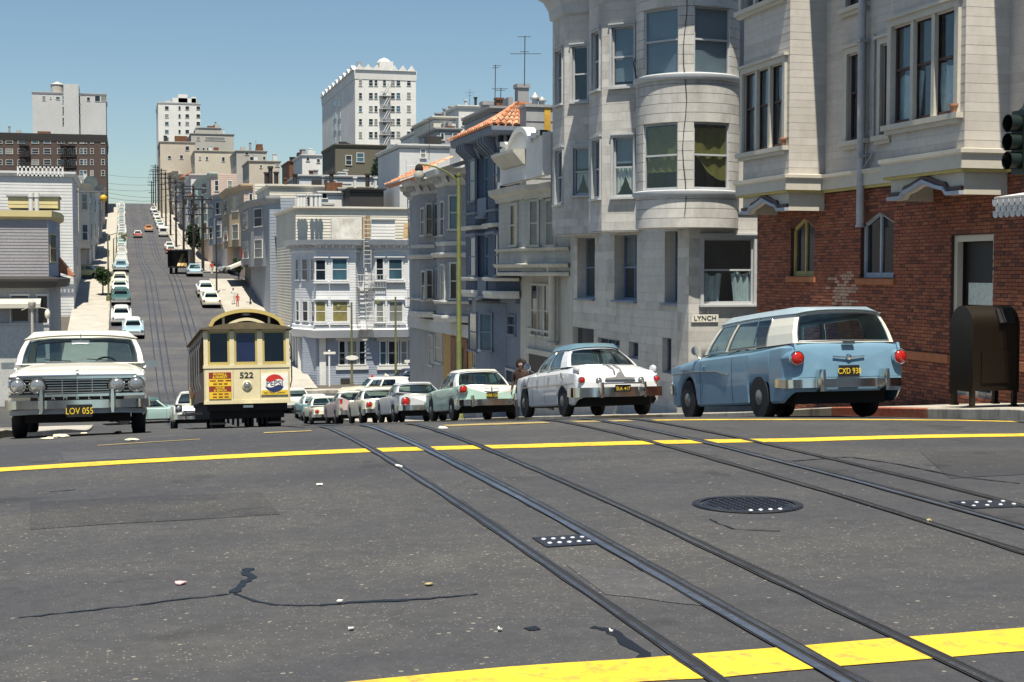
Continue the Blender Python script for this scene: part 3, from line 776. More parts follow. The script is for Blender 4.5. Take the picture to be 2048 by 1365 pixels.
# ------------------------------------------------------------------ the near right-hand side: brick and cream corner building
mat('cream_board', (0.538, 0.499, 0.452), .7, n=(5, .05), n2=(.6, .08), dirt=((.30, .26, .22), 1.8, .4))
mat('cream_trim', (0.554, 0.515, 0.435), .6, n=(9, .06), n2=(.8, .08))
mat('yellow_edge', (.52, .42, .14), .7)
mat('blue_grey_trim', (.36, .39, .46), .65, n2=(.9, .12))
mat('dark_sash', (.075, .035, .028), .5)
mat('mortar', (.055, .035, .03), .95)
mat('brick_red', (.245, .078, .044), .9, n=(25, .22), n2=(.8, .22), bump=(60, .3))
mat('brick_dark', (.14, .052, .036), .9, n=(25, .25), n2=(.8, .2), bump=(60, .3))
mat('brick_brown', (.29, .105, .055), .9, n=(25, .2), n2=(.8, .2), bump=(60, .3))
mat('brick_limed', (.40, .26, .19), .9, n=(9, .3), n2=(2, .2), bump=(60, .3))
mat('sill_brick', (.33, .125, .055), .85)
mat('pipe_paint', (.42, .41, .42), .5, n2=(2, .12))
mat('ochre_frame', (.42, .33, .12), .6)
mat('frame_grey', (.36, .39, .44), .6)
mat('black_door', (.014, .013, .014), .5)
mat('roof_felt', (.10, .10, .10), .95)
TF, TB = 15.5, 14.6                          # house fronts and the faces of their bays
S1, S2, S3, S4 = s_at(1485, TB), s_at(1576, TB), s_at(1780, TB), s_at(1925, TB)
FAR1 = 33.9
b1 = thing('corner_building', 'cream boarded apartment house with square bays above a red brick ground floor', 'apartment house', (TF, FAR1, walk_z(FAR1)))
zb, zt = at(1690, 379, t=TF).z, at(1690, 346, t=TF).z
TOP1 = 10.2
plan1 = [(TF, FAR1), (TF, S1), (TB, S1), (TB, S2), (TF, S2), (TF, S3), (TB, S3), (TB, S4), (TF, S4), (TF, 14.5)]
F_brick = Face((TF, FAR1), (TF, 14.5))
hA, hB, hD = F_brick.rect(1582, 434, 1629, 553), F_brick.rect(1722, 422, 1788, 557), F_brick.rect(1902, 470, 1986, 716)
hD = (hD[0], hD[1], walk_z(22)-.1, hD[3])
m = MB(); sheet(m, F_brick, -2.6, zb, [hA, hB, hD], .35); m.build('brick_backing', MATS['mortar'], b1, fix=False)
P = Pieces(); rnd = random.Random(5); c = .070
for k in range(int((zb+2.0)/c)):
    z0 = -2.0+k*c
    a = -(k % 2)*.115
    while a < F_brick.W:
        p, q = a+.006, a+.219; a += .225
        if q < .02 or q > F_brick.W: continue
        p = max(p, 0)
        zm = z0+c/2
        segs = [(p, q)]
        for h in (hA, hB, hD):
            if h[2] < zm < h[3]:
                segs = [x for s in segs for x in ((s[0], min(s[1], h[0])), (max(s[0], h[1]), s[1])) if x[1]-x[0] > .03]
        for p1, q1 in segs:
            if zm < road_z(F_brick.P(p1, 0).y, 12)-.2: continue
            mb = MB(); o = .010 + rnd.uniform(-.004, .006)
            mb.obox(F_brick.P(p1, z0+.006, -.01), F_brick.P(q1, 0)-F_brick.P(p1, 0), (-(.01+o), 0, 0), (0, 0, c-.012))
            u = rnd.random(); mi = 0 if u < .58 else 1 if u < .78 else 2
            ctr = at(1680, 585, t=TF); d = math.hypot((F_brick.P(p1, 0).y-ctr.y)/.75, (zm-ctr.z)/.62)
            if d < 1 and rnd.random() < 1.25-d: mi = 3
            P.add(mb, mi)
P.done('brick', [MATS[k] for k in ('brick_red', 'brick_dark', 'brick_brown', 'brick_limed')], b1, 290, 'bricks')
def gabled(h, apex_up, fm, sash=1, panes=2):
    z_sh = h[3]-apex_up
    for sd in (0, 1):                        # brick either side of the pointed head
        a0, a1 = (h[0], (h[0]+h[1])/2) if sd == 0 else (h[1], (h[0]+h[1])/2)
        m = MB(); m.extr([F_brick.P(a0, z_sh, .0), F_brick.P(a1, h[3], .0), F_brick.P(a0, h[3], .0)], F_brick.P(0, 0, -.3)-F_brick.P(0, 0, 0))
        m.build('spandrel', MATS['brick_dark'], b1)
    m = MB(); a0, a1, am = h[0], h[1], (h[0]+h[1])/2; e = .07
    def bar(p, q, w=.07, o0=-.16, o1=-.08):
        A, B = F_brick.P(*p, o0), F_brick.P(*q, o0); d = (B-A).normalized(); n = Vector((-1, 0, 0)); sd = d.cross(n).normalized()*w/2
        m.obox(A-sd, B-A, sd*2, n*(o1-o0))
    bar((a0+e/2, h[2]), (a0+e/2, z_sh)); bar((a1-e/2, h[2]), (a1-e/2, z_sh)); bar((am, h[2]), (am, h[3]-.06), .06, -.15, -.085)
    bar((a0, z_sh-.03), (am, h[3]-.03), .08); bar((am, h[3]-.03), (a1, z_sh-.03), .08); bar((a0, h[2]+.06), (a1, h[2]+.06), .12, -.157, -.09)
    w = m.build('window', fm, b1, fix=True)
    for p, q in ((a0+e, am-.03), (am+.03, a1-e)):
        mm = MB(); zt_ = lambda a: z_sh + (h[3]-z_sh)*(1-abs(a-am)/(am-a0)) - .05
        mm.extr([F_brick.P(p, h[2]+.1, -.13), F_brick.P(q, h[2]+.1, -.13), F_brick.P(q, zt_(q), -.13), F_brick.P(p, zt_(p), -.13)], (.006, 0, 0)); mm.build('pane', MATS['dark_glass'], w)
    mm = MB(); mm.obox(F_brick.P(a0-.12, h[2]-.14, -.02), F_brick.P(a1+.12, 0)-F_brick.P(a0-.12, 0), (-.10, 0, 0), (0, 0, .13)); mm.build('sill', MATS['sill_brick'], w)
gabled(hA, .26, MATS['ochre_frame']); gabled(hB, .26, MATS['frame_grey'])
# street door with a glazed leaf, half curtained
m = MB(); f = F_brick; W = hD[1]-hD[0]; zD = hD[2]; HD = hD[3]-zD
dm = [f.P(hD[0]+x, zD, 0) for x in (0, W)]
m.obox(f.P(hD[0], zD, -.06), f.P(hD[0]+.11, 0)-f.P(hD[0], 0), (.12, 0, 0), (0, 0, HD)); m.obox(f.P(hD[1]-.11, zD, -.06), f.P(hD[0]+.11, 0)-f.P(hD[0], 0), (.12, 0, 0), (0, 0, HD))
m.obox(f.P(hD[0]+.11, hD[3]-.12, -.06), f.P(hD[1]-.22, 0)-f.P(hD[0], 0), (.12, 0, 0), (0, 0, .12))
door = m.build('door', MATS['cream_trim'], b1)
m = MB(); m.obox(f.P(hD[0]+.11, zD, -.24), f.P(W-.22, 0)-f.P(0, 0), (.04, 0, 0), (0, 0, HD-.12)); m.build('leaf', MATS['black_door'], door)
zc = at(1940, 610, t=TF+.15).z
m = MB(); m.obox(f.P(hD[0]+.25, zc, -.225), f.P(W-.5, 0)-f.P(0, 0), (.01, 0, 0), (0, 0, .42)); m.build('curtain', MATS['drape'], door)
m = MB(); m.box(TF+.1, TF+.35, f.P(hD[1], 0).y-.1, f.P(hD[0], 0).y+.1, zD-.25, zD+.12); m.build('doorstep', MATS['kerb_stone'], b1)
zw = at(1850, 705, t=TF).z                   # painted ledge along the foot of the brickwork
for a0, a1 in ((at(1796, 700, t=TF).y, f.P(hD[0], 0).y), (f.P(hD[1], 0).y, 15)):
    m = MB(); belt(m, [(TF, a0), (TF, a1)], zw-.17, zw, .07); m.build('ledge', MATS['sill_brick'], b1)
# upper walls: boards between and on the bays
c = .172; ZU = 8.8
P = Pieces(); back = MB()
FL = [Face(plan1[i], plan1[i+1]) for i in range(len(plan1)-1)]
holes = {i: [] for i in range(len(FL))}; wins = []
def addwin(i, r, **k):
    h = snap(FL[i].rect(*r), zt, c); holes[i].append(h); wins.append((i, h, k))
addwin(2, (1489, 132, 1569, 292), mull=3); addwin(2, (1487, -110, 1567, 12), mull=3)
addwin(4, (1698, 108, 1731, 273), shade='blind:.45'); addwin(4, (1765, 90, 1779, 262)); addwin(4, (1697, -160, 1731, 10))
addwin(6, (1787, 26, 1914, 238), mull=3, shade='drape'); 
for i, F in enumerate(FL):
    sheet(back, F, zb, TOP1, holes[i], .25, out=-.012)
    a1 = F.W
    boards(P, F, zt, ZU, c, holes[i], 0, 0, a1, lip=.004, maxlen=4.5, jit=.001)
back.build('wall', MATS['cream_board'], b1, fix=False)
P.done('board', [MATS['cream_board'], mat('cream_board_pale', (0.562, 0.522, 0.473), .7, n=(5, .05), n2=(.6, .08), dirt=((.30, .26, .22), 2.6, .35)), mat('cream_board_grey', (0.508, 0.469, 0.419), .75, n=(5, .06), n2=(.6, .1), dirt=((.28, .25, .22), 1.4, .5))], b1, 290, 'boards')
for i, h, k in wins:
    o = window(b1, FL[i], h, MATS['dark_sash'], casing=0, sill=False, rail=.55, **k)
    m = MB(); F = FL[i]; q = .13
    for a, b_, d, e in ((h[0]-q, h[0], h[2]-.02, h[3]+q), (h[1], h[1]+q, h[2]-.02, h[3]+q), (h[0], h[1], h[3], h[3]+q)):
        m.obox(F.P(a, d, -.01), F.P(b_, 0)-F.P(a, 0), F.P(0, 0, .08)-F.P(0, 0, 0), (0, 0, e-d))
    w3 = (h[1]-h[0])
    n = k.get('mull', 1)
    for j in range(1, n): m.obox(F.P(h[0]+w3*j/n-.055, h[2], -.04), F.P(.11, 0)-F.P(0, 0), F.P(0, 0, .085)-F.P(0, 0, 0), (0, 0, h[3]-h[2]))
    m.obox(F.P(h[0]-q-.06, h[3]+q, -.01), F.P(w3+2*q+.12, 0)-F.P(0, 0), F.P(0, 0, .13)-F.P(0, 0, 0), (0, 0, .06))
    m.build('casing', MATS['cream_trim'], b1)
    m = MB(); m.obox(F.P(h[0]-q-.1, h[2]-.12, -.01), F.P(w3+2*q+.2, 0)-F.P(0, 0), F.P(0, 0, .16)-F.P(0, 0, 0), (0, 0, .10))
    m.obox(F.P(h[0]-q-.05, h[2]-.20, -.01), F.P(w3+2*q+.1, 0)-F.P(0, 0), F.P(0, 0, .10)-F.P(0, 0, 0), (0, 0, .08))
    m.build('sill', MATS['cream_trim'], b1)
m = MB(); molding(m, plan1, [(0, zb+.02), (.14, zb+.02), (.14, zt-.10), (.19, zt-.07), (.19, zt), (.01, zt+.03)]); m.build('belt_course', MATS['cream_trim'], b1)
m = MB(); molding(m, plan1, [(0, zb-.035), (.11, zb-.035), (.11, zb+.018), (0, zb+.018)]); m.build('belt_edge', MATS['yellow_edge'], b1)
for (sa, sb) in ((S1, S2), (S3, S4)):        # aprons under the bays with a keel arch
    zl = zb-.44; F = Face((TB, sa), (TB, sb)); w = F.W
    ar = [(0, zl), (w*.18, zl), (w*.22, zl+.10), (w*.30, zl+.13), (w*.50, zl+.27), (w*.70, zl+.13), (w*.78, zl+.10), (w*.82, zl), (w, zl)]
    m = MB(); m.extr([F.P(a, z, 0) for a, z in ar] + [F.P(w, zb-.035), F.P(0, zb-.035)], (.10, 0, 0)); 
    m.box(TB+.10, TF, sb, sb+.08, zl, zb-.035); m.box(TB+.10, TF, sa-.08, sa, zl, zb-.035); m.box(TB+.10, TF, sb+.08, sa-.08, zl+.28, zb-.035)
    m.build('apron', MATS['cream_trim'], b1)
    for dz, o, mm in ((0, .10, 'blue_grey_trim'), (.085, .055, 'dark_sash')):
        m = MB()
        path = [F.P(a, z+dz, 0) for a, z in ar]
        for j in range(len(path)-1):
            A, B = path[j], path[j+1]
            m.add([A, B, B+V(0, 0, .07), A+V(0, 0, .07), A+V(-o, 0, 0), B+V(-o, 0, 0), B+V(-o, 0, .07), A+V(-o, 0, .07)], [(0,1,5,4), (4,5,6,7), (7,6,2,3), (0,4,7,3), (1,2,6,5)])
        m.build('apron_molding', MATS[mm], b1)
m = MB(); slab(m, [(p[0]-.0, p[1]) for p in plan1] + [(26, 14.5), (26, FAR1)], TOP1-.02, TOP1); m.build('roof', MATS['roof_felt'], b1)
m = MB(); molding(m, plan1, [(0, TOP1-.7), (.15, TOP1-.6), (.25, TOP1-.3), (.55, TOP1-.2), (.6, TOP1+.05), (0, TOP1+.08)]); m.build('cornice', MATS['cream_trim'], b1)
m = MB(); fb = Face((26, FAR1), (TF, FAR1)); m.quad(V(26, FAR1, -3), V(TF, FAR1, -3), V(TF, FAR1, TOP1), V(26, FAR1, TOP1)); m.quad(V(TF, 14.5, -3), V(26, 14.5, -3), V(26, 14.5, TOP1), V(TF, 14.5, TOP1)); m.quad(V(26, 14.5, -3), V(26, FAR1, -3), V(26, FAR1, TOP1), V(26, 14.5, TOP1))
m.build('side_wall', MATS['cream_board'], b1, fix=False)
pz = at(1718, 455, t=TF-.16).z; py_ = s_at(1719, TF-.16)
m = MB(); m.tube([(TF-.16, py_, TOP1-.3), (TF-.16, py_, pz)], .085, 12); m.tube([(TF-.16, py_, pz+.05), (TF-.16, py_, pz)], .10, 12)
for z in (4.15, 6.6, 9): m.box(TF-.27, TF, py_-.11, py_+.11, z, z+.05)
m.build('drain_pipe', MATS['pipe_paint'], b1, smooth=40)
m = MB(); m.tube([(TF-.05, py_-.33, zb+.9), (TF-.05, py_-.33, zb+3.2)], .025, 6); m.tube([(TF-.14, py_-.05, zt+.0), (TF-.05, py_-.33, zt+.35)], .02, 6); m.build('conduit', MATS['pipe_paint'], b1)
# scalloped metal canopy over the street door
ca = thing('canopy', 'white scalloped metal canopy over the street door at the right edge', 'canopy', (TF, 20.0, 2.8))
ct, cs0 = 13.15, s_at(1986, 13.15); zc1, zc0 = at(1998, 394, t=ct).z, at(1998, 428, t=ct).z
m = MB(); m.extr([V(TF, cs0, zc1+.35), V(ct, cs0, zc1), V(ct, cs0, zc1-.03), V(TF, cs0, zc1+.27)], (0, -4.6, 0)); m.build('top', mat('canopy_paint', (.62, .60, .58), .6), ca)
pc = Pieces(); rr = (zc1-zc0)/3
for r_ in range(3):
    for k in range(28):
        y = cs0 - (k+.5*(r_ % 2))*.15; z = zc1-.04-r_*rr; mb = MB()
        pts = [(0, 0), (.13, 0), (.13, -rr*.7)] + [(.065+.065*math.cos(a), -rr*.7-.05*math.sin(a)) for a in (R(45), R(90), R(135))] + [(0, -rr*.7)]
        mb.extr([V(ct-.02-.012*(2-r_)*.5, y-a, z+b) for a, b in pts], (.014, 0, 0)); pc.add(mb)
pc.done('scale', [MATS['canopy_paint']], ca, 90)
def pot(px, py, t, label):
    p = at(px, py, t=t); m = MB(); m.lathe([(.05, 0), (.075, .12), (.09, .12), (.09, .16), (.07, .16), (.065, .13)], p, (0, 0, 1), 12)
    tag(m.build('flower_pot', mat('terracotta', (.42, .20, .12), .8), smooth=40), label, 'flower pot')
pot(1907, 226, TB-.1, 'terracotta pot on the sill of the large triple window'); pot(1566, 290, TB-.1, 'terracotta pot on the sill of the triple window over the pointed brick window')

# ------------------------------------------------------------------ grey building with a rounded corner bay
mat('grey_board', (0.522, 0.506, 0.475), .85, n=(7, .07), n2=(.5, .12), dirt=((.20, .19, .175), 1.3, .65), bump=(35, .15))
mat('grey_trim', (0.449, 0.468, 0.488), .7, n=(8, .06), n2=(.8, .1))
mat('blue_sash', (.17, .22, .33), .55)
SL, SE = 37.95, 49.45                         # the Lynch Street corner and the far end
TA = 14.5
b2 = thing('grey_apartment_building', 'weathered grey boarded apartment building with a round corner bay and angled bays', 'apartment house', (TF, SL, walk_z(SL)))
c = .262
zg = -3.4
SLU = 38.5; TL_ = t_at(1378, SL)
F_g, F_s, F_r = Face((TF, SE), (TF, SLU)), Face((TL_, SL), (19.2, SL)), Face((TL_, SLU+.3), (TL_, SL))
ztop_s = at(1450, 426, s=SL).z; zbay = at(1205, 462, t=TA).z; ztur = at(1374, 455, s=37.2).z
P2 = Pieces(); back = MB(); holes_g, W2 = [], []
for r, kw in (((1155, 470, 1190, 600), {}), ((1229, 470, 1274, 603), {'mull': 2, 'shade': 'blind:.5'}), ((1330, 458, 1371, 607), {'shade': ['blind:.55', 'hem:.1']})):
    h = snap(F_g.rect(*r), zg, c); holes_g.append(h); W2.append((F_g, h, dict(kw, casing=0, sill=True, inset=.32)))
for r in ((1140, 660, 1188, 694), (1258, 682, 1277, 722), (1325, 680, 1343, 742)):
    h = snap(F_g.rect(*r), zg, c); holes_g.append(h); W2.append((F_g, h, dict(casing=0, sill=False, style='fixed', pane='dark', inset=.15)))
h = snap(F_g.rect(1196, 672, 1240, 693), zg, c); holes_g.append(h); W2.append((F_g, h, dict(casing=0, sill=False, style='fixed', pane='dark', inset=.12, mull=3)))
hs = snap(F_s.rect(1407, 487, 1507, 602), zg, c); W2.append((F_s, hs, dict(casing=.10, shade='drape', inset=.06, rail=.52)))
sheet(back, F_g, zg, ztop_s-.004, holes_g, .38, out=-.012); sheet(back, F_s, zg, ztop_s-.004, [hs], .2, out=-.012); sheet(back, F_r, zg, ztop_s-.004, [], out=-.012); boards(P2, F_r, zg, zg+round((ztop_s-zg)/c)*c, c, [], fl=True)
boards(P2, F_g, zg, zg+round((zbay+.2-zg)/c)*c, c, holes_g, maxlen=5, jit=.0015, fl=True)
boards(P2, F_s, zg, zg+round((ztop_s-zg)/c)*c, c, [hs], maxlen=5, jit=.0015, fl=True)
m = MB(); belt(m, [(TL_, SLU+.2), (TL_, SL), (19.2, SL)], ztop_s-.02, ztop_s+.07, .05); m.build('ledge', MATS['grey_trim'], b2)
TOP2 = at(1120, 22, t=TA).z
bayA = [(TF, 49.4), (TA, 48.7), (TA, 47.3), (TF, 46.3)]; bayB = [(TF, 45.3), (TA, 44.6), (TA, 43.3), (TF, 42.3)]
def bay2(plan, rects):
    fs = [Face(plan[i], plan[i+1]) for i in range(3)]
    for i, F in enumerate(fs):
        hh = []
        for j, r, kw in rects:
            if j == i: h = snap(F.rect(*r), zbay, c); hh.append(h); W2.append((F, h, dict(dict(casing=.07, inset=.07), **kw)))
        sheet(back, F, zbay, TOP2, hh, .16, out=-.012)
        boards(P2, F, zbay, zbay+round((TOP2-zbay)/c)*c, c, hh, jit=.001, fl=True)
    m = MB(); slab(m, plan, zbay-.03, zbay-.012); m.build('bay_soffit', MATS['grey_board'], b2)
bay2(bayA, [(2, (1145, 98, 1175, 203), {}), (2, (1147, 292, 1178, 398), {'shade': ['lace:1', 'blind:.42']}), (1, (1112, 102, 1125, 208), {}), (1, (1112, 296, 1126, 402), {}),])
bay2(bayB, [(2, (1224, 58, 1268, 178), {'shade': 'blind:.9'}), (2, (1227, 273, 1267, 388), {'shade': ['lace:.8', 'blind:.42']}), (1, (1185, 66, 1200, 184), {}), (1, (1186, 280, 1201, 393), {})])
# walls between bays, roof cornice
for a, b in ((SE, 49.4), (46.3, 45.3), (42.3, SLU)):
    F = Face((TF, a), (TF, b)); sheet(back, F, zbay+.2, TOP2, [], out=-.0)
plan2 = [(TF, SE)] + bayA + bayB + [(TF, SLU)]
m = MB(); molding(m, plan2, [(0, TOP2-.25), (.1, TOP2-.2), (.14, TOP2+.1), (.3, TOP2+.42), (.62, TOP2+.62), (.66, TOP2+.85), (.0, TOP2+.9)]); m.build('cornice', MATS['grey_trim'], b2, smooth=35)
m = MB(); slab(m, plan2 + [(28, SLU), (28, SE)], TOP2+.3, TOP2+.5); m.build('roof', MATS['roof_felt'], b2)
m = MB(); m.quad(V(28, SE, -4), V(TF, SE, -4), V(TF, SE, TOP2+.4), V(28, SE, TOP2+.4)); m.quad(V(19.2, SL, -4), V(28, SL, -4), V(28, SL, ztop_s), V(19.2, SL, ztop_s)); m.quad(V(TF, SLU, ztop_s-.1), V(28, SLU, ztop_s-.1), V(28, SLU, TOP2+.4), V(TF, SLU, TOP2+.4)); m.quad(V(TL_, SL, ztop_s), V(28, SL, ztop_s), V(28, SLU, ztop_s), V(TL_, SLU, ztop_s)); m.quad(V(28, SE, -4), V(28, SLU, -4), V(28, SLU, TOP2), V(28, SE, TOP2)); m.build('side_wall', MATS['grey_board'], b2, fix=False)
# the round corner bay
tc = at(1374, 400, s=38.65); TCx, TCy = tc.x, tc.y; Zt = (TCx*math.sin(YAW)+TCy*math.cos(YAW)); RT = 101/FPX*Zt
n0 = Vector((-TCx, -TCy)).normalized(); e0 = Vector((-n0.y, n0.x))
def tp(deg, z, r=RT):
    d = n0*math.cos(R(deg)) + e0*math.sin(R(deg)); return V(TCx+d.x*r, TCy+d.y*r, z)
zz = lambda y: at(1374, y, s=TCy-RT*.93).z
lev = [(-57.5, -10.5, zz(371), zz(246)), (7, 53, zz(373), zz(243)), (-57.5, -10.5, zz(141), zz(14)), (7, 53, zz(138), zz(6))]
lev = [(a, b, ztur+round((z0-ztur)/c)*c, ztur+round((z1-ztur)/c)*c) for a, b, z0, z1 in lev]
def arc(mb, a, b, z0, z1, r0, r1, g=.006):
    n = max(2, int(abs(b-a)/5)); vs = []; fs = []
    for k in range(n+1):
        d = a+(b-a)*k/n
        vs += [tp(d, z0+g, r1), tp(d, z1-g, r1), tp(d, z1-g, r0), tp(d, z0+g, r0)]
    for k in range(n):
        o = k*4; fs += [(o, o+4, o+5, o+1), (o+1, o+5, o+6, o+2), (o+3, o+7, o+4, o)]
    fs += [(0, 1, 2, 3), (n*4, n*4+3, n*4+2, n*4+1)]
    mb.add(vs, fs)
nrow = int((TOP2-ztur)/c)
for k in range(nrow):
    z0, z1 = ztur+k*c, ztur+(k+1)*c; zm = (z0+z1)/2
    cuts = [(-112, 112)]
    for a, b, p, q in lev:
        if p < zm < q: cuts = [x for s in cuts for x in ((s[0], min(s[1], a)), (max(s[0], b), s[1])) if x[1]-x[0] > 1]
    for a, b in cuts:
        mb = MB(); arc(mb, a, b, z0, z1, RT-.12, RT+.012); P2.add(mb, rnd.choice((0, 0, 1, 2)))
m = MB(); m.rings([[tp(d, z) for d in range(-112, 113, 8)] for z in (ztur-.001, ztur+.001)], False, False, False)
m.poly([tp(d, ztur+.004, RT-.003) for d in range(-112, 113, 8)]); m.build('bay_soffit', MATS['grey_board'], b2, fix=False)
for a, b, p, q in lev:
    A, B = tp(a, 0, RT-.01), tp(b, 0, RT-.01); F = Face((A.x, A.y), (B.x, B.y))
    top = q > zz(200)
    W2.append((F, (0, F.W, p, q), dict(casing=.0, sill=False, inset=.03, rail=.52, shade=(['blind:.97'] if top else ['hem:.27'] if a < 0 else ['swag:1']))))
    m = MB()
    for z in (p, q):
        m.poly([tp(a+(b-a)*k/8, z, RT+.012) for k in range(9)] + [tp(b, z, RT-.16), tp(a, z, RT-.16)])
    m.build('reveal', MATS['grey_trim'], b2, fix=False)
zq = TOP2-.75
m = MB(); m.rings([[tp(d, z, RT+o) for d in range(-112, 113, 4)] for o, z in ((0, zq), (.1, zq+.05), (.14, zq+.3), (.35, zq+.55), (.85, zq+.75), (.92, zq+1.0), (-.2, zq+1.1))], False, False, False); m.build('bay_cornice', MATS['grey_trim'], b2, smooth=35, fix=False)
m = MB(); m.poly([tp(d, zq+1.1, RT-.19) for d in range(-112, 113, 8)]); m.build('bay_roof', MATS['roof_felt'], b2, fix=False)
for y in (386, 152):
    m = MB(); z = zz(y); m.rings([[tp(d, z+h, RT+o) for d in range(-112, 113, 4)] for o, h in ((0, -.10), (.07, -.08), (.10, -.02), (.10, .06), (0, .10))], False, False, False); m.build('sill_band', MATS['grey_trim'], b2, smooth=40, fix=False)
m = MB()
pth = [tp(-3+2*math.sin(i*1.1), zz(-40)+(zz(430)-zz(-40))*i/14, RT+.03) for i in range(15)]; m.tube(pth, .012, 5); m.build('cable', MATS['black_door'], b2)
m = MB(); m.tube([tp(-92, zz(100), RT+.05), tp(-80, zz(112), RT+.10), tp(-70, zz(140), RT+.1), tp(-66, zz(158), RT+.05)], .02, 5); m.build('cable', MATS['black_door'], b2)
back.build('wall', MATS['grey_board'], b2, fix=False)
P2.done('board', [MATS['grey_board'], mat('grey_board_pale', (0.556, 0.540, 0.508), .85, n=(7, .07), n2=(.5, .12), dirt=((.24, .23, .21), 1.7, .6)), mat('grey_board_dark', (0.482, 0.468, 0.441), .85, n=(7, .07), n2=(.5, .14), dirt=((.2, .19, .175), .9, .7))], b2, 290, 'boards')
for F, h, kw in W2: window(b2, F, h, MATS['blue_sash'] if (F is F_g) else MATS['grey_trim'], **kw)
# street name plate
pl = at(1410, 637, s=SL-.05)
sg = thing('street_sign', 'white enamel street name plate reading LYNCH on the grey corner wall', 'street sign', pl)
wL = (t_at(1437, SL-.05)-t_at(1383, SL-.05))/2; hL = 16/FPX*40
m = MB(); m.box(pl.x-wL, pl.x+wL, SL-.055, SL-.03, pl.z-hL/2, pl.z+hL/2); m.build('plate', mat('enamel', (.72, .70, .62), .4), sg)
MT = Matrix(((1, 0, 0, 0), (0, 0, -1, -.012), (0, 1, 0, 0), (0, 0, 0, 1)))
text('LYNCH', .185, 'lettering', mat('black_ink', (.015, .015, .018), .6), sg, MT, .004, sx=1.12)
m = MB(); m.box(pl.x-wL*.35, pl.x+wL*.3, SL-.052, SL-.03, pl.z+hL*.62, pl.z+hL*.9); nb = m.build('number_plate', MATS['enamel'], sg)
text('1100', .065, 'lettering', MATS['black_ink'], sg, Matrix(((1, 0, 0, -wL*.02), (0, 0, -1, -.004), (0, 1, 0, hL*.76), (0, 0, 0, 1))), .003)

# ------------------------------------------------------------------ the row of houses stepping down the hill
mat('ivory', (0.456, 0.444, 0.400), .75, n=(6, .06), n2=(.6, .1), dirt=((.24, .22, .18), 1.8, .6))
mat('ivory_trim', (0.480, 0.468, 0.416), .7, n2=(.8, .1), dirt=((.36, .33, .25), 2.6, .35))
mat('blue_paint', (0.072, 0.098, 0.149), .7, n=(6, .1), n2=(.7, .14))
mat('blue_light', (0.162, 0.196, 0.255), .7, n=(6, .1), n2=(.7, .12))
mat('pale_grey', (0.308, 0.318, 0.328), .8, n=(6, .06), n2=(.6, .1), dirt=((.20, .20, .20), 1.7, .6))
mat('pale_trim', (0.496, 0.496, 0.480), .7, n2=(.8, .08))
mat('tile', (.50, .215, .115), .85, n=(9, .25), n2=(1.0, .3))
mat('tile_pale', (.58, .33, .20), .85, n=(9, .25))
mat('tan_brick', (.42, .27, .10), .9, n=(12, .2))
mat('brown_wood', (.16, .065, .028), .6, n=(4, .3), n2=(1, .2))
mat('white_paint', (.70, .69, .66), .7, n=(6, .05), n2=(.5, .08))
mat('rust_streak', (.55, .33, .05), .9, n=(5, .25))
def rowhouse(name, label, s_far, s_near, top, walls, wm, tb=30):
    b = thing(name, label, 'row house', (TF, s_near, walk_z(s_near)))
    m = MB(); zb_ = walk_z(s_far)-1.5
    F = Face((TF, s_far), (TF, s_near)); sheet(m, F, zb_, top)
    m.quad(V(TF, s_near, zb_), V(tb, s_near, zb_), V(tb, s_near, top), V(TF, s_near, top)); m.quad(V(tb, s_far, zb_), V(TF, s_far, zb_), V(TF, s_far, top), V(tb, s_far, top))
    m.quad(V(tb, s_near, zb_), V(tb, s_far, zb_), V(tb, s_far, top), V(tb, s_near, top)); m.quad(V(TF, s_near, top), V(tb, s_near, top), V(tb, s_far, top), V(TF, s_far, top))
    m.build('wall', wm, b, fix=False)
    return b, F
def baywin(b, plan, z0, z1, wm, tm, rects, course=.2, fm=None, wnd=None):
    m = MB(); fs = [Face(plan[i], plan[i+1]) for i in range(len(plan)-1)]
    for F in fs: clad(m, F, z0, z1, course)
    m.build('bay', wm, b, fix=False)
    m = MB(); slab(m, plan, z0-.04, z0+.0); slab(m, plan, z1, z1+.02); m.build('bay_soffit', wm, b)
    for i, r, *g in rects: farwin(b, fs[i], fs[i].rect(*r), fm or tm, g[0] if g else None)
    return fs
Zt_ = lambda px, py, t=TA: at(px, py, t=t).z
# ivory house with a curved mission parapet
s0, s1 = 56.6, 49.5
zc_, zpar = Zt_(1085, 372), Zt_(1050, 258)
b3, F3 = rowhouse('parapet_house', 'ivory house with a curved mission parapet, next to the grey apartment building', s0, s1, zc_, None, MATS['ivory'])
pl3 = [(TF, 56.6), (TA, 56.2), (TA, 52.3), (15.1, 51.6), (15.1, 50.2), (TF, 49.9)]
z0 = Zt_(1053, 540); z1 = zc_-.35
fs = baywin(b3, pl3, z0, z1, MATS['ivory'], MATS['ivory_trim'], [(1, (1024, 410, 1036, 490)), (2, (1062, 402, 1076, 490)), (3, (1095, 402, 1112, 490))])
for y, hh, o in ((496, .12, .16), (528, .14, .22), (545, .14, .10)):
    m = MB(); z = Zt_(1053, y); molding(m, pl3, [(0, z-hh), (o*.6, z-hh), (o, z-hh*.3), (o, z), (0, z+.03)]); m.build('molding', MATS['ivory_trim'], b3)
m = MB(); z = z1; molding(m, pl3, [(0, z-.02), (.12, z), (.16, z+.15), (.36, z+.3), (.40, z+.5), (0, z+.52)]); m.build('cornice', MATS['ivory_trim'], b3)
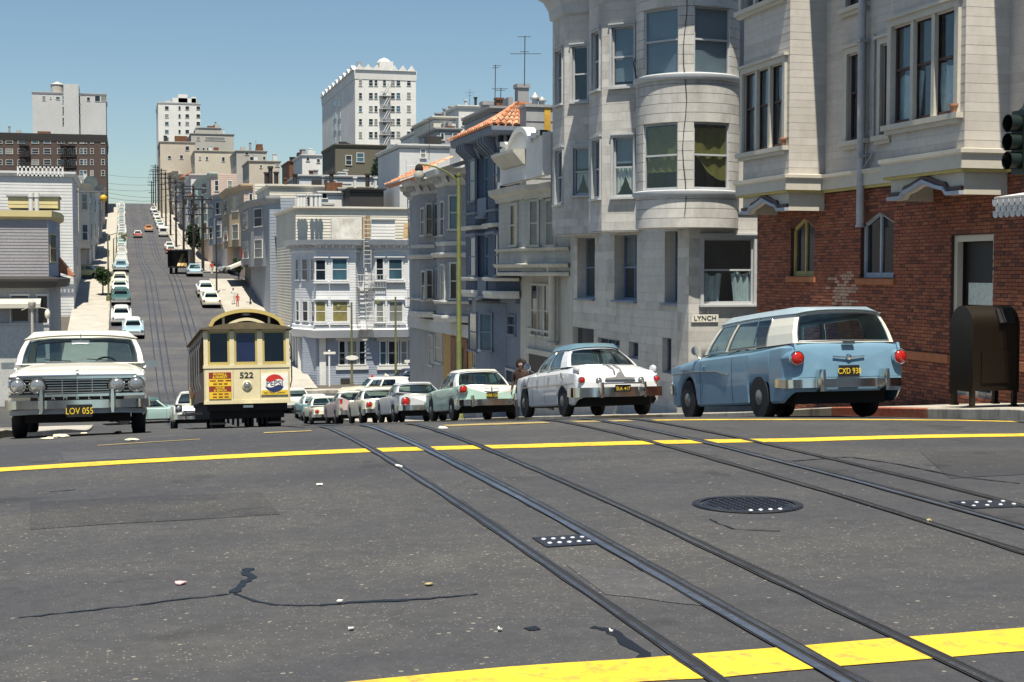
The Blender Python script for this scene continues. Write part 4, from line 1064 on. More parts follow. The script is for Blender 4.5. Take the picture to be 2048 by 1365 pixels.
for x in (1019, 1047, 1057, 1085):           # carved capitals over the window posts
    i = 1 if x < 1053 else 2; a, z = fs[i].uv(x, 385)
    m = MB(); m.obox(fs[i].P(a-.12, z-.28, 0), fs[i].P(.24, 0)-fs[i].P(0, 0), fs[i].P(0, 0, .12)-fs[i].P(0, 0, 0), (0, 0, .42))
    m.obox(fs[i].P(a-.17, z+.05, 0), fs[i].P(.34, 0)-fs[i].P(0, 0), fs[i].P(0, 0, .18)-fs[i].P(0, 0, 0), (0, 0, .12)); m.build('capital', MATS['ivory_trim'], b3)
tp3 = 14.3; Fp = Face((tp3, s_at(1000, tp3)), (tp3, s_at(1085, tp3)))
prof = [(1000, 372), (1000, 300), (1004, 296), (1004, 288), (1013, 288), (1018, 294)] + [(1020+ k*4.5, 294-36*math.sin(R(k*18))**.8) for k in range(1, 6)] + [(1050, 259), (1056, 266), (1060, 276), (1066, 278), (1066, 270), (1076, 270), (1077, 264), (1085, 264), (1085, 350)]
pts = [Fp.uv(*q) for q in prof]
m = MB(); m.extr([Fp.P(a, max(z, zc_-.1)) for a, z in pts], (.3, 0, 0)); m.build('parapet', MATS['white_paint'], b3)
m = MB()
for j in range(3, len(pts)-2):
    A, B = Fp.P(*pts[j], 0), Fp.P(*pts[j+1], 0)
    m.add([A+V(-.09, 0, -.12), B+V(-.09, 0, -.12), B+V(-.09, 0, .07), A+V(-.09, 0, .07), A+V(0, 0, -.12), B+V(0, 0, -.12), B+V(.35, 0, .07), A+V(.35, 0, .07)], [(0,1,2,3), (3,2,6,7), (0,4,5,1)])
m.build('coping', MATS['white_paint'], b3)
e1 = Fp.P(Fp.W, 0).y
m = MB(); zr_ = Fp.uv(1085, 264)[1]; m.quad(V(tp3+.3, e1, zc_-.6), V(17.2, e1, zc_-.6), V(17.2, e1, zr_), V(tp3+.3, e1, zr_)); m.quad(V(17.2, e1, zr_), V(tp3+.3, e1, zr_), V(tp3+.3, e1+.3, zr_), V(17.2, e1+.3, zr_)); m.build('parapet_return', MATS['ivory'], b3, fix=False)
a0, zh = Fp.uv(1007, 312); a1 = Fp.uv(1052, 306)[0]; zl = Fp.uv(1030, 334)[1]
m = MB(); m.extr([V(tp3, 0, zh)+V(0, Fp.P(a0, 0).y, 0), V(tp3-.5, Fp.P(a0, 0).y, zh), V(tp3-.5, Fp.P(a0, 0).y, zh-.1), V(tp3-.1, Fp.P(a0, 0).y, zl), V(tp3, Fp.P(a0, 0).y, zl)], (0, Fp.P(a1, 0).y-Fp.P(a0, 0).y, 0)); m.build('hood', MATS['ivory_trim'], b3)
m = MB(); a, z = F3.uv(1064, 668); a2, z2 = F3.uv(1104, 572)
farwin(b3, F3, (a+.1, a+(a2-a)*.33, z, z2), MATS['ivory_trim']); farwin(b3, F3, (a+(a2-a)*.38, a+(a2-a)*.64, z, z2), MATS['ivory_trim']); farwin(b3, F3, (a+(a2-a)*.70, a2, z, z2), MATS['ivory_trim'])
a, z = F3.uv(1060, 775); a2, z2 = F3.uv(1108, 716)
m = MB(); m.obox(F3.P(a, z-.6, .01), F3.P(a2-a, 0)-F3.P(0, 0), (-.04, 0, 0), (0, 0, z2-z+.6)); m.build('garage_door', mat('dark_door', (.035, .032, .03), .6), b3)
m = MB(); belt(m, [(TF, F3.P(a-.3, 0).y), (TF, F3.P(a2+.3, 0).y)], z2, z2+.2, .12); belt(m, [(TF, F3.P(a-.3, 0).y), (TF, F3.P(a2+.3, 0).y)], z2+.9, z2+1.0, .08); m.build('lintel', MATS['ivory_trim'], b3)
a, z = F3.uv(1118, 560)
m = MB(); m.lathe([(.22, 0), (.22, .1), (.15, .15), (.15, 2.6), (.22, 2.7), (.26, 2.9), (.26, 3.0)], F3.P(a, Zt_(1118, 690, TF), .25), (0, 0, 1), 12); m.build('column', MATS['ivory_trim'], b3, smooth=40)
# penthouse wall with a rust streak and roof vents above the parapet house
m = MB(); sp = 54.9; Fq = Face((t_at(1052, sp), sp), (t_at(1108, sp)+1.5, sp))
zq0, zq1 = zc_-.5, Fq.uv(1080, 215)[1]
ph = thing('penthouse', 'pale boarded roof penthouse streaked with orange rust, behind the mission parapet', 'penthouse', Fq.P(0, zq0))
for a, b_, d, e in rows(Fq, zq0, zq1, .55, []): board(Fq, a, b_, d, e, .03).build('board', MATS['pale_grey'], ph, fix=False)
m = MB(); q = Fq.P(0, 0); m.box(q.x+.01, q.x+Fq.W, sp+.03, sp+1.0, zq0, zq1); m.box(q.x-.06, q.x+Fq.W+.1, sp-.08, sp+1.0, zq1, zq1+.1); m.build('wall', MATS['pale_grey'], ph)
a, z = Fq.uv(1094, 262)
m = MB(); m.obox(Fq.P(a-.12, z, .034), Fq.P(.26, 0)-Fq.P(0, 0), (0, -.004, 0), (0, 0, zq1-z-.02)); m.build('rust_streak', MATS['rust_streak'], ph)
for x, hgt in ((1078, .55), (1092, .4)):
    p = Fq.P(Fq.uv(x, 214)[0], zq1+.1, -.6); m = MB(); m.lathe([(.12, 0), (.12, hgt*.5), (.2, hgt*.5), (.2, hgt*.62), (.16, hgt*.7), (.02, hgt)], p, (0, 0, 1), 12)
    tag(m.build('roof_vent', mat('galvanised', (.45, .46, .47), .5, .6), smooth=40), 'taller galvanised roof vent on the rust streaked penthouse' if hgt > .5 else 'shorter galvanised roof vent next to the tall one on the penthouse', 'roof vent')
sx_ = at(1100, 200, s=52.2)
m = MB(); m.box(sx_.x-.0, sx_.x+.3, 50.0, 51.0, zq0, at(1101, 112, s=50.2).z); tag(m.build('chimney', mat('rust_wall', (.30, .20, .10), .9, n=(5, .3), n2=(1, .3)), None), 'narrow rust stained chimney against the edge of the grey building', 'chimney')
# blue house with a hipped tile roof
s0, s1 = 63.2, 56.6
ze = Zt_(995, 262, 14.3)
b4, F4 = rowhouse('tile_roof_house', 'blue house with a hipped orange tile roof, brackets and tall bay windows', s0, s1, ze, None, MATS['blue_light'])
pl4 = [(TF, 63.0), (14.6, 62.4), (14.6, 60.6), (14.95, 60.3), (14.95, 58.7), (14.6, 58.4), (14.6, 57.1), (TF, 56.6)]
za, zb4 = Zt_(990, 590), ze-.1
fs = baywin(b4, pl4, za, zb4, MATS['blue_paint'], MATS['blue_light'], [(1, (941, 324, 952, 402)), (3, (973, 318, 986, 398)), (5, (991, 311, 997, 390)), (1, (942, 475, 953, 551)), (3, (974, 473, 987, 551)), (5, (992, 470, 998, 550))])
for y, o, hh, mm in ((417, .10, .10, 'blue_light'), (446, .25, .16, 'pale_trim'), (462, .12, .12, 'blue_light'), (556, .25, .14, 'pale_trim'), (583, .22, .30, 'pale_trim')):
    m = MB(); z = Zt_(990, y); molding(m, pl4, [(0, z-hh), (o*.7, z-hh), (o, z-hh*.4), (o, z), (0, z+.02)]); m.build('molding', MATS[mm], b4)
bracket_parts(b4, MATS['blue_light'], pl4, ze-.75, ze-.08, .5, .34, .12)
m = MB(); molding(m, [(14.6, 63.3), (14.6, 56.3), (18, 56.3)], [(0, ze-.10), (.42, ze-.08), (.5, ze+.05), (.5, ze+.22), (0, ze+.25)]); m.build('eave', MATS['blue_light'], b4)
for x, y in ((967, 416), (962, 575)):
    i = 3; a, z = fs[i].uv(x+12, y); m = MB(); w = fs[i].W
    m.obox(fs[i].P(.05, z-.35, .3), fs[i].P(w-.1, 0)-fs[i].P(0, 0), (-.06, 0, 0), (0, 0, .75)); m.obox(fs[i].P(.05, z-.45, 0), fs[i].P(w-.1, 0)-fs[i].P(0, 0), (-.45, 0, 0), (0, 0, .10)); m.build('balcony_panel', MATS['blue_light'], b4)
apx = at(1037, 207, t=16.0); e = ze+.22
C = [V(14.05, 63.6, e), V(14.05, 55.85, e), V(19.5, 55.85, e), V(19.5, 63.6, e)]
A1, A2 = V(16.0, apx.y, apx.z), V(16.6, apx.y+1.6, apx.z)
rf = MB(); rf.poly([C[0], C[1], A1, A2]); rf.poly([C[1], C[2], A1]); rf.poly([C[2], C[3], A2, A1]); rf.poly([C[3], C[0], A2]); rfo = rf.build('roof', MATS['tile'], b4)
def tiles(c0, c1, apex, nrow, ncol, P):
    for i in range(nrow):
        for j in range(ncol):
            u0, u1 = (j+.08)/ncol, (j+.92)/ncol; v0, v1 = i/nrow, (i+1.12)/nrow
            def Q(u, v): return (c0+(c1-c0)*u)*(1-v) + apex(u)*v
            p = Q((u0+u1)/2, (v0+v1)/2)
            n = (c1-c0).cross(apex(.5)-c0).normalized(); n = n if n.z > 0 else -n
            mb = MB(); K = 4; rs = []
            for v, lift in ((v0, .07), (min(v1, 1), .015)):
                rs.append([Q(u0+(u1-u0)*k/K, v) + n*(lift+.09*math.sin(math.pi*k/K)) for k in range(K+1)])
            mb.rings(rs, False); mb.poly(rs[0]); P.add(mb, 0 if random.random() < .6 else 1)
PT = Pieces(); tiles(C[1], C[2], lambda u: A1, 6, 18, PT); tiles(C[0], C[1], lambda u: A2+(A1-A2)*u, 7, 24, PT)
PT.done('roof_tile', [MATS['tile'], MATS['tile_pale']], rfo, 290)
# ground floor of the blue house: glazed shop bay, door, dark gap under the bay
m = MB(); a, z = F4.uv(985, 606); z -= .0
plg = [(TF, 62.6), (15.0, 62.2), (15.0, 59.6), (TF, 58.8)]
fg = [Face(plg[i], plg[i+1]) for i in range(3)]
for F in fg: clad(m, F, walk_z(62)-1, z, .3)
m.build('shop_bay', MATS['blue_light'], b4, fix=False); m = MB(); slab(m, plg, z, z+.1); m.build('shop_roof', MATS['roof_felt'], b4)
for i, r in ((0, (977, 625, 985, 690)), (1, (940, 626, 955, 700)), (2, (963, 628, 985, 700))): farwin(b4, fg[i], fg[i].rect(*r), MATS['blue_light'], MATS['blue_glass'])
farwin(b4, F4, F4.rect(1018, 632, 1032, 668), MATS['blue_light']); farwin(b4, F4, F4.rect(1014, 740, 1030, 790), MATS['pale_trim'])
m = MB(); belt(m, [(TF, 63.0), (TF, 56.7)], z+.05, z+.4, .18); m.build('fascia', MATS['blue_light'], b4)
# pale grey house, two bays and a tiled eave
s0, s1 = 80.2, 63.3
ze5 = Zt_(930, 352, TF)
b5, F5 = rowhouse('bay_window_house', 'pale grey house with white bays and bracketed eave, left of the blue house', s0, s1, ze5, None, MATS['pale_grey'])
for plan, rects in (([(TF, 69.0), (TA, 68.0), (TA, 66.2), (TF, 65.2)], [(1, (883, 405, 889, 470)), (2, (901, 395, 914, 458)), (1, (884, 530, 890, 600)), (2, (903, 530, 915, 597))]),
                    ([(TF, 76.5), (14.8, 75.7), (14.8, 73.9), (TF, 73.1)], [(1, (844, 418, 850, 470)), (2, (855, 410, 865, 468)), (1, (845, 545, 851, 600)), (2, (856, 540, 866, 600))])):
    baywin(b5, plan, Zt_(905, 640), ze5-.2, MATS['pale_grey'], MATS['pale_trim'], rects)
    for y, o, hh in ((505, .3, .22), (482, .1, .2), (604, .22, .12), (634, .22, .30)):
        m = MB(); z = Zt_(905, y); molding(m, plan, [(0, z-hh), (o*.6, z-hh), (o, z-hh*.35), (o, z), (0, z+.03)]); m.build('molding', MATS['pale_trim'], b5)
for r in ((935, 388, 945, 452), (936, 532, 947, 596), (871, 408, 879, 472), (873, 540, 880, 606)): farwin(b5, F5, F5.rect(*r), MATS['pale_trim'])
pe = [(TF, 80.2), (TF, 76.5), (14.8, 75.7), (14.8, 73.9), (TF, 73.1), (TF, 69.0), (TA, 68.0), (TA, 66.2), (TF, 65.2), (TF, 63.4)]
m = MB(); molding(m, pe, [(0, ze5-.5), (.1, ze5-.45), (.18, ze5-.1), (.5, ze5), (.55, ze5+.25), (0, ze5+.3)]); m.build('cornice', MATS['pale_trim'], b5)
bracket_parts(b5, MATS['pale_trim'], pe, ze5-.45, ze5-.02, .4, .45, .12)
for (sa, sb, mm, nm) in ((80.2, 71.5, 'tile', 'roof'), (71.5, 63.4, 'pale_grey', 'roof')):
    m = MB(); q = ze5+.27; m.extr([V(TA-.4, sa, q), V(TA-.4, sb, q), V(TF+1.6, sb, q+1.0), V(TF+1.6, sa, q+1.0)], (.3, 0, -.1)); ro = m.build(nm, MATS[mm], b5)
    if mm == 'tile':
        PT = Pieces(); c0, c1 = V(TA-.4, sa, q), V(TA-.4, sb, q); tiles(c0, c1, lambda u: c0+(c1-c0)*u+V(2.0, 0, 1.0), 5, 26, PT); PT.done('roof_tile', [MATS['tile'], MATS['tile_pale']], ro, 290)
# its street floor
z = Zt_(905, 655, TF); m = MB(); belt(m, [(TF, 79.8), (TF, 63.4)], z-.35, z+.25, .2); m.build('fascia', MATS['pale_trim'], b5)
h = F5.rect(888, 668, 946, 760); h = (h[0], h[1], h[2]-1, h[3])
for a, b_, d, e in rows(F5, h[2], h[3], .28, [], h[0], h[1]): flatboard(F5, a, b_, d, e, .04).build('panel', MATS['tan_brick'], b5, fix=False)
h = F5.rect(905, 672, 938, 760); m = MB(); m.obox(F5.P(h[0], h[2]-1, .05), F5.P(h[1]-h[0], 0)-F5.P(0, 0), (-.05, 0, 0), (0, 0, h[3]-h[2]+.9)); dr = m.build('garage_door', MATS['brown_wood'], b5)
h = F5.rect(916, 690, 930, 760); m = MB(); m.obox(F5.P(h[0], h[2]-1, .105), F5.P(h[1]-h[0], 0)-F5.P(0, 0), (-.02, 0, 0), (0, 0, h[3]-h[2]+.9)); m.build('inner_door', MATS['dark_door'], dr)
for r in ((950, 676, 956, 735), (960, 676, 972, 735), (860, 672, 867, 730), (872, 668, 885, 725)): farwin(b5, F5, F5.rect(*r), MATS['pale_trim'], MATS['shaded_glass'])
# ------------------------------------------------------------------ white corner building across the dip
mat('white_blue', (.68, .69, .70), .75, n=(6, .05), n2=(.5, .08))
mat('slate_board', (.31, .35, .42), .75, n=(6, .08), n2=(.5, .1))
mat('cream_wall', (.66, .62, .53), .8, n=(4, .05), n2=(.3, .08), dirt=((.46, .42, .34), .8, .3))
mat('iron_white', (.55, .55, .53), .5)
mat('whitewash', (.68, .66, .60), .9, n=(3, .12), n2=(.8, .25), dirt=((.30, .22, .14), 2.5, .5))
SC6 = 113.0
xl, xr = t_at(640, SC6), t_at(846, SC6)
b6 = thing('white_corner_building', 'white three storey corner building with bracketed cornice and slate ground floor in the dip', 'apartment house', (xl, SC6, rz(SC6)))
SB = 112.3; tl = 13.55
c1, c2, c3, c4 = t_at(632, SB), t_at(711, SB), t_at(750, SB), t_at(838, SB)
planU = [(tl, 122), (tl, 118.4), (tl-.35, 117.6), (tl-.35, 116.2), (tl-.05, 115.2), (tl+.55, 113.6), (c1, SB), (c2, SB), (c2+.45, SC6), (c3-.45, SC6), (c3, SB), (c4, SB), (c4+.5, SC6), (xr, SC6)]
planU = [(p[0], p[1]) for p in planU]
FU = [Face(planU[i], planU[i+1]) for i in range(len(planU)-1)]
Q = lambda y, s=SB: at(700, y, s=s).z
zbelt, zfr, zco = Q(668), Q(503), Q(480)
m = MB()
for F in FU: clad(m, F, zbelt, zfr, .2, lip=.012)
m.build('wall', MATS['white_blue'], b6, fix=False)
i7, i11, i9 = 6, 10, 8
for i, r, g in ((i7, (632, 520, 651, 560), None), (i7, (665, 520, 692, 560), MATS['blue_glass']), (i11, (753, 519, 765, 559), None), (i11, (778, 519, 804, 558), None), (11, (818, 519, 825, 562), None),
                (i7, (632, 604, 651, 643), MATS['olive_blind']), (i7, (666, 604, 693, 643), MATS['olive_blind']), (i11, (753, 604, 765, 643), MATS['shaded_glass']), (i11, (779, 604, 805, 643), MATS['shaded_glass'])):
    h = FU[i].rect(*r); farwin(b6, FU[i], h, MATS['white_blue'], g, casing=.12)
    m = MB(); F = FU[i]; m.obox(F.P(h[0]-.25, h[2]-.28, 0), F.P(h[1]-h[0]+.5, 0)-F.P(0, 0), F.P(0, 0, .22)-F.P(0, 0, 0), (0, 0, .12)); m.obox(F.P(h[0]-.2, h[3]+.14, 0), F.P(h[1]-h[0]+.4, 0)-F.P(0, 0), F.P(0, 0, .2)-F.P(0, 0, 0), (0, 0, .1))
    for q in (.3, .7): m.obox(F.P(h[0]+(h[1]-h[0])*q-.06, h[2]-.42, 0), F.P(.12, 0)-F.P(0, 0), F.P(0, 0, .12)-F.P(0, 0, 0), (0, 0, .14))
    m.build('sill', MATS['white_blue'], b6)
for i in (3, 4, 5):
    for y0, y1 in ((520, 560), (604, 643)):
        F = FU[i]; za, zb_ = Q(y1), Q(y0); farwin(b6, F, (F.W*.28, F.W*.72, za, zb_), MATS['white_blue'])
m = MB(); molding(m, planU, [(0, Q(676)), (.15, Q(676)), (.3, Q(664)), (.35, Q(660)), (.12, Q(658)), (.12, Q(652)), (0, Q(650))]); m.build('belt_course', MATS['white_blue'], b6)
m = MB(); molding(m, planU, [(0, zfr-.1), (.12, zfr), (.12, Q(500)), (0, Q(500))]); m.build('frieze', MATS['white_blue'], b6)
m = MB(); molding(m, planU, [(0, Q(500)), (.06, Q(500)), (.10, Q(492)), (.55, Q(489)), (.62, Q(484)), (.68, zco), (0, zco+.02)]); m.build('cornice', MATS['white_blue'], b6)
m = MB(); bracket_row(m, planU, Q(498), Q(489)-.01, .45, .5, .16); m.build('brackets', MATS['white_blue'], b6)['kind'] = 'stuff'
planG = [(tl, 122), (tl, 114.4), (tl+.9, SC6), (xr, SC6)]
FG = [Face(planG[i], planG[i+1]) for i in range(3)]; z0 = rz(SC6)-1.2
m = MB()
for F in FG: clad(m, F, z0, Q(676), .2, lip=.014)
m.build('ground_floor', MATS['slate_board'], b6, fix=False)
F = FG[2]
for x0, x1 in ((675, 732), (757, 816)):
    h = F.rect(x0+4, 684, x1-3, 729); w = (h[1]-h[0])
    for a, b_ in ((0, .2), (.32, .68), (.8, 1)): farwin(b6, F, (h[0]+w*a, h[0]+w*b_, h[2], h[3]), MATS['white_paint'], casing=.1)
    m = MB(); m.obox(F.P(h[0]-.3, h[3]+.1, 0), F.P(w+.6, 0)-F.P(0, 0), (0, -.14, 0), (0, 0, .22)); m.obox(F.P(h[0]-.3, h[2]-.42, 0), F.P(w+.6, 0)-F.P(0, 0), (0, -.14, 0), (0, 0, .26)); m.build('window_surround', MATS['white_paint'], b6)
h = F.rect(681, 757, 700, 770); m = MB(); m.obox(F.P(h[0], h[2], .02), F.P(h[1]-h[0], 0)-F.P(0, 0), (0, -.02, 0), (0, 0, h[3]-h[2])); m.build('vent', MATS['dark_door'], b6)
for a in (.5, 2.4, 4.3, 6.0):
    Fs = FG[0]; m = MB(); m.obox(Fs.P(a, z0+1.5, 0), Fs.P(.4, 0)-Fs.P(0, 0), Fs.P(0, 0, .22)-Fs.P(0, 0, 0), (0, 0, Q(676)-z0-1.5)); m.build('pilaster', MATS['white_paint'], b6)
for t in (xl-.1, xr-.55): m = MB(); m.box(t, t+.5, SC6-.14, SC6, z0, Q(676)); m.build('corner_board', MATS['white_paint'], b6)
m = MB(); slab(m, planU + [(xr, 122)], zco-.3, zco-.25); m.build('roof', MATS['roof_felt'], b6)
m = MB(); m.quad(V(xr, SC6, z0), V(xr, 122, z0), V(xr, 122, zco-.3), V(xr, SC6, zco-.3)); m.build('side_wall', MATS['white_blue'], b6, fix=False)
def fire_escape(label, x0, x1, decks, s, ladder, wk=.9, group='fire escapes'):
    p = at((x0+x1)/2, decks[0][0], s=s); fe = thing('fire_escape', label, 'fire escape', p, group)
    prev = None
    for y, xa, xb in decks:
        a, b_ = at(xa, y, s=s-wk), at(xb, y, s=s-wk); z = a.z
        m = MB()
        for k in range(7): m.box(a.x, b_.x, s-wk+k*wk/7, s-wk+k*wk/7+.06, z, z+.04)
        m.box(a.x, a.x+.05, s-wk, s, z-.03, z+.05); m.box(b_.x-.05, b_.x, s-wk, s, z-.03, z+.05)
        m.build('platform', MATS['iron_white'], fe)
        m = MB()
        for h in (.5, 1.0): m.tube([(a.x, s, z+h), (a.x, s-wk, z+h), (b_.x, s-wk, z+h), (b_.x, s, z+h)], .022, 5)
        n = int((b_.x-a.x)/.22)
        for k in range(n+1): x = a.x+(b_.x-a.x)*k/n; m.box(x-.012, x+.012, s-wk-.012, s-wk+.012, z, z+1.0)
        m.build('railing', MATS['iron_white'], fe)
    for (xa, ya, xb, yb, so) in ladder:
        a, b_ = at(xa, ya, s=s-so), at(xb, yb, s=s-so); w = .28; m = MB()
        for d in (-w, w): m.tube([a+V(d, 0, 0), b_+V(d, 0, 0)], .03, 5)
        m.build('ladder', MATS['iron_white'], fe); n = int((a-b_).length/.32)
        m = MB()
        for k in range(1, n): q = a+(b_-a)*k/n; m.tube([q+V(-w, 0, 0), q+V(w, 0, 0)], .02, 5)
        m.build('rungs', MATS['iron_white'], fe)['kind'] = 'stuff'
    return fe
fire_escape('white iron fire escape with a roof ladder on the middle of the white corner building', 715, 772, [(576, 716, 772), (660, 716, 772)], SC6-.05, [(735, 432, 735, 536, .95), (736, 538, 740, 574, .6), (737, 580, 742, 658, .5)])
fire_escape('grey iron fire escape on the far end of the pale grey bay window house', 816, 850, [(492, 816, 852), (616, 816, 853)], 81.2, [(822, 320, 828, 490, .5), (830, 500, 832, 612, .5)], .9)
# things on its roof
def shed(name, label, cat, x0, x1, y0, y1, s, depth, m_, course=.25, parts=True, loc=None):
    a, b_ = at(x0, y1, s=s), at(x1, y1, s=s); z1 = at((x0+x1)/2, y0, s=s).z
    o = thing(name, label, cat, a); F = Face((a.x, s), (b_.x, s)); m = MB()
    clad(m, F, a.z, z1, course, lip=.02); m.box(a.x, b_.x, s+.01, s+depth, a.z, z1); m.build('wall', MATS[m_], o)
    m = MB(); m.box(a.x-.1, b_.x+.1, s-.12, s+depth, z1, z1+.1); m.build('roof', MATS['pale_grey'], o)
    return o
shed('roof_shed', 'small white boarded shed on the roof of the white corner building', 'shed', 742, 790, 441, 479, 116, 3, 'white_paint')
a, b_ = at(663, 478, s=117), at(724, 437, s=117)
m = MB(); m.box(a.x, b_.x, 117, 117.3, a.z, b_.z); tag(m.build('roof_wall', MATS['whitewash']), 'flaking whitewashed screen wall on the roof of the white corner building', 'wall')
for k, (x0, x1, h0) in enumerate(((725, 731, 434), (733, 740, 432))):
    a, b_ = at(x0, 478, s=114), at(x1, h0, s=114); m = MB(); m.box(a.x, b_.x, 114, 114.3, a.z, b_.z)
    tag(m.build('roof_post', MATS['rust_wall']), ('left' if k == 0 else 'right') + ' one of two rust streaked posts on the white corner roof', 'post')
a, b_ = at(806, 478, s=115), at(822, 448, s=115); m = MB(); m.extr([V(a.x, 115, a.z), V(b_.x, 115, a.z), V(b_.x, 115, b_.z), V(a.x+.1, 115, b_.z)], (0, .05, .02)); tag(m.build('plywood_board', mat('plywood', (.60, .42, .20), .8)), 'tan plywood board leaning at the right end of the white corner roof', 'board')

# ------------------------------------------------------------------ generic houses and blocks farther off
def block(name, label, cat, px, ytop, s, depth, wm, wins=(), course=None, left=True, cornice=.35, gm=None, ybase=None, cm=None, xr_out=None, fm=None, group=None):
    """camera-facing wall at distance s between two pixel columns, from the ground up to ytop"""
    x0, x1 = t_at(px[0], s), t_at(px[1], s); z1 = at((px[0]+px[1])/2, ytop, s=s).z
    zb_ = rz(s)-3
    b = thing(name, label, cat, (x0, s, rz(s)), group)
    F = Face((x0, s), (x1, s)); G = Face((x0, s+depth), (x0, s)); H = Face((x1, s), (x1, s+depth))
    m = MB(); w = MATS[wm] if isinstance(wm, str) else wm
    for f in (F, G, H):
        if course: clad(m, f, zb_, z1, course, lip=.03)
        else: sheet(m, f, zb_, z1)
    m.build('wall', w, b, fix=False)
    m = MB(); m.box(x0, x1, s, s+depth, z1-.4, z1-.35); m.build('roof', MATS['roof_felt'], b)
    if cornice:
        m = MB(); molding(m, [(x0, s+depth), (x0, s), (x1, s), (x1, s+depth)], [(0, z1-cornice), (.10, z1-cornice), (.25, z1-.1), (.25, z1+.05), (-.2, z1+.06)]); m.build('parapet', MATS[cm] if cm else w, b)
    fw = MATS[fm] if fm else MATS['white_paint']
    rnd = random.Random(int(px[0]*7+ytop))
    for k in range(rnd.choice((2, 3, 4)) if cornice else 0):          # stair heads, chimneys and vents on the roof
        u = rnd.uniform(.1, .85)*(x1-x0); w_, h_ = rnd.choice(((.6, 1.3), (.8, 1.0), (2.2, 1.6), (.35, 1.8), (1.2, .9))); sc_ = min(1.6, max(.7, s/220)); w_ *= sc_; h_ *= sc_; d_ = rnd.uniform(.2, .6)*depth
        m = MB(); m.box(x0+u, min(x1-.1, x0+u+w_), s+d_, s+d_+w_, z1-.5, z1+h_)
        if w_ < 1.2: m.box(x0+u-.08, x0+u+w_+.08, s+d_-.08, s+d_+w_+.08, z1+h_-.15, z1+h_)
        m.build('chimney', MATS[rnd.choice(('dim_grey', 'ghost_wall', 'brown_wood', 'stone_wall', 'dark_door'))], b)
    for r in wins:
        if r[0] == 'grid':                   # columns of (x0, x1), rows of (y0, y1)
            for ya, yb in r[2]:
                for xa, xb in r[1]: farwin(b, F, F.rect(xa, ya, xb, yb), fw, gm, rail=(yb-ya) > 9, casing=.08)
        elif r[0] == 'side':
            for ya, yb in r[2]:
                for xa, xb in r[1]: farwin(b, G, G.rect(xa, ya, xb, yb), fw, gm, casing=.08)
        elif r[0] == 'right':
            for ya, yb in r[2]:
                for xa, xb in r[1]: farwin(b, H, H.rect(xa, ya, xb, yb), fw, gm, casing=.08)
        else: farwin(b, F, F.rect(*r), fw, gm, rail=(r[3]-r[1]) > 12, casing=.08)
    return b
for n, c in (('tower_white', (.70, .69, .66)), ('tower_grey', (.50, .50, .50)), ('brown_brick', (.085, .058, .05)), ('olive_wall', (.125, .115, .085)), ('pink_wall', (.56, .43, .36)), ('tan_wall', (.60, .45, .28)), ('blue_wall', (.29, .32, .37)),
             ('beige_wall', (.50, .44, .36)), ('stone_wall', (.42, .40, .36)), ('mint_wall', (.52, .58, .52)), ('dim_grey', (.30, .30, .31)), ('yellow_wall', (.62, .52, .26)), ('ghost_wall', (.60, .60, .59)), ('sand_wall', (.58, .52, .42))):
    mat(n, c, .85, n=(2, .06), n2=(.15, .08), dirt=(tuple(x*.7 for x in c), .35, .3))
# white apartment tower on the hill to the right
T1 = block('apartment_tower', 'tall white apartment tower with a battlemented top and a fire escape, on the hill', 'tower', (712, 833), 142, 350, 60, 'tower_white',
    [('grid', ((718, 724), (738, 745), (749, 755), (766, 772), (782, 789), (793, 800), (814, 821)), [(y, y+12) for y in (160, 186, 212, 238, 264, 290)]),
     ('side', ((667, 672), (676, 681)), [(y, y+11) for y in (178, 202, 227, 251, 276)])], cornice=2.2)
x0, x1 = t_at(712, 350), t_at(833, 350); z1 = at(770, 142, s=350).z
m = MB()
for i in range(7): a = x0+(x1-x0)*i/7; m.extr([V(a, 349.5, z1), V(a+(x1-x0)/7, 349.5, z1), V(a+(x1-x0)/7-.5, 349.5, z1+.5), V(a+(x1-x0)/14, 349.5, z1+1.4), V(a+.4, 349.5, z1+.5)], (0, 1, 0))
for i in range(9): a = 350+60*i/9; m.extr([V(x0-.5, a, z1), V(x0-.5, a+60/9, z1), V(x0-.5, a+60/18, z1+1.4)], (1, 0, 0))
m.build('battlement', MATS['tower_white'], T1)['kind'] = 'stuff'
a, b_ = at(755, 142, s=365), at(782, 127, s=365); m = MB(); m.box(a.x, b_.x, 362, 368, a.z-1, b_.z); m.lathe([(1.9, 0), (1.2, .8), (.1, 1.3)], V((a.x+b_.x)/2, 365, b_.z), (0, 0, 1), 8); m.build('tank_house', MATS['tower_white'], T1)
m = MB(); p = at(719, 140, s=352); m.box(p.x-.5, p.x+.5, 352, 353, p.z-1, p.z+2); m.build('chimney', MATS['dim_grey'], T1)
fe = MB()
for y in range(178, 310, 26):
    a, b_ = at(760, y+14, s=348.6), at(782, y+14, s=348.6); fe.box(a.x, b_.x, 348.6, 350, a.z, a.z+.12); fe.box(a.x, b_.x, 348.5, 348.6, a.z+.9, a.z+1.0)
    for k in range(8): x = a.x+(b_.x-a.x)*k/7; fe.box(x-.04, x+.04, 348.5, 348.6, a.z, a.z+1)
    c, d = at(764, y+14, s=348.8), at(778, y-12, s=348.8); fe.tube([c, d], .12, 4); fe.tube([c+V(.6, 0, 0), d+V(.6, 0, 0)], .12, 4)
fe.build('fire_escape', MATS['tower_grey'], T1)['kind'] = 'stuff'
block('olive_house', 'dark olive house below the white tower', 'house', (672, 772), 290, 240, 16, 'olive_wall', [(714, 307, 727, 324), (692, 312, 703, 330), (757, 312, 771, 326)], cornice=.5)
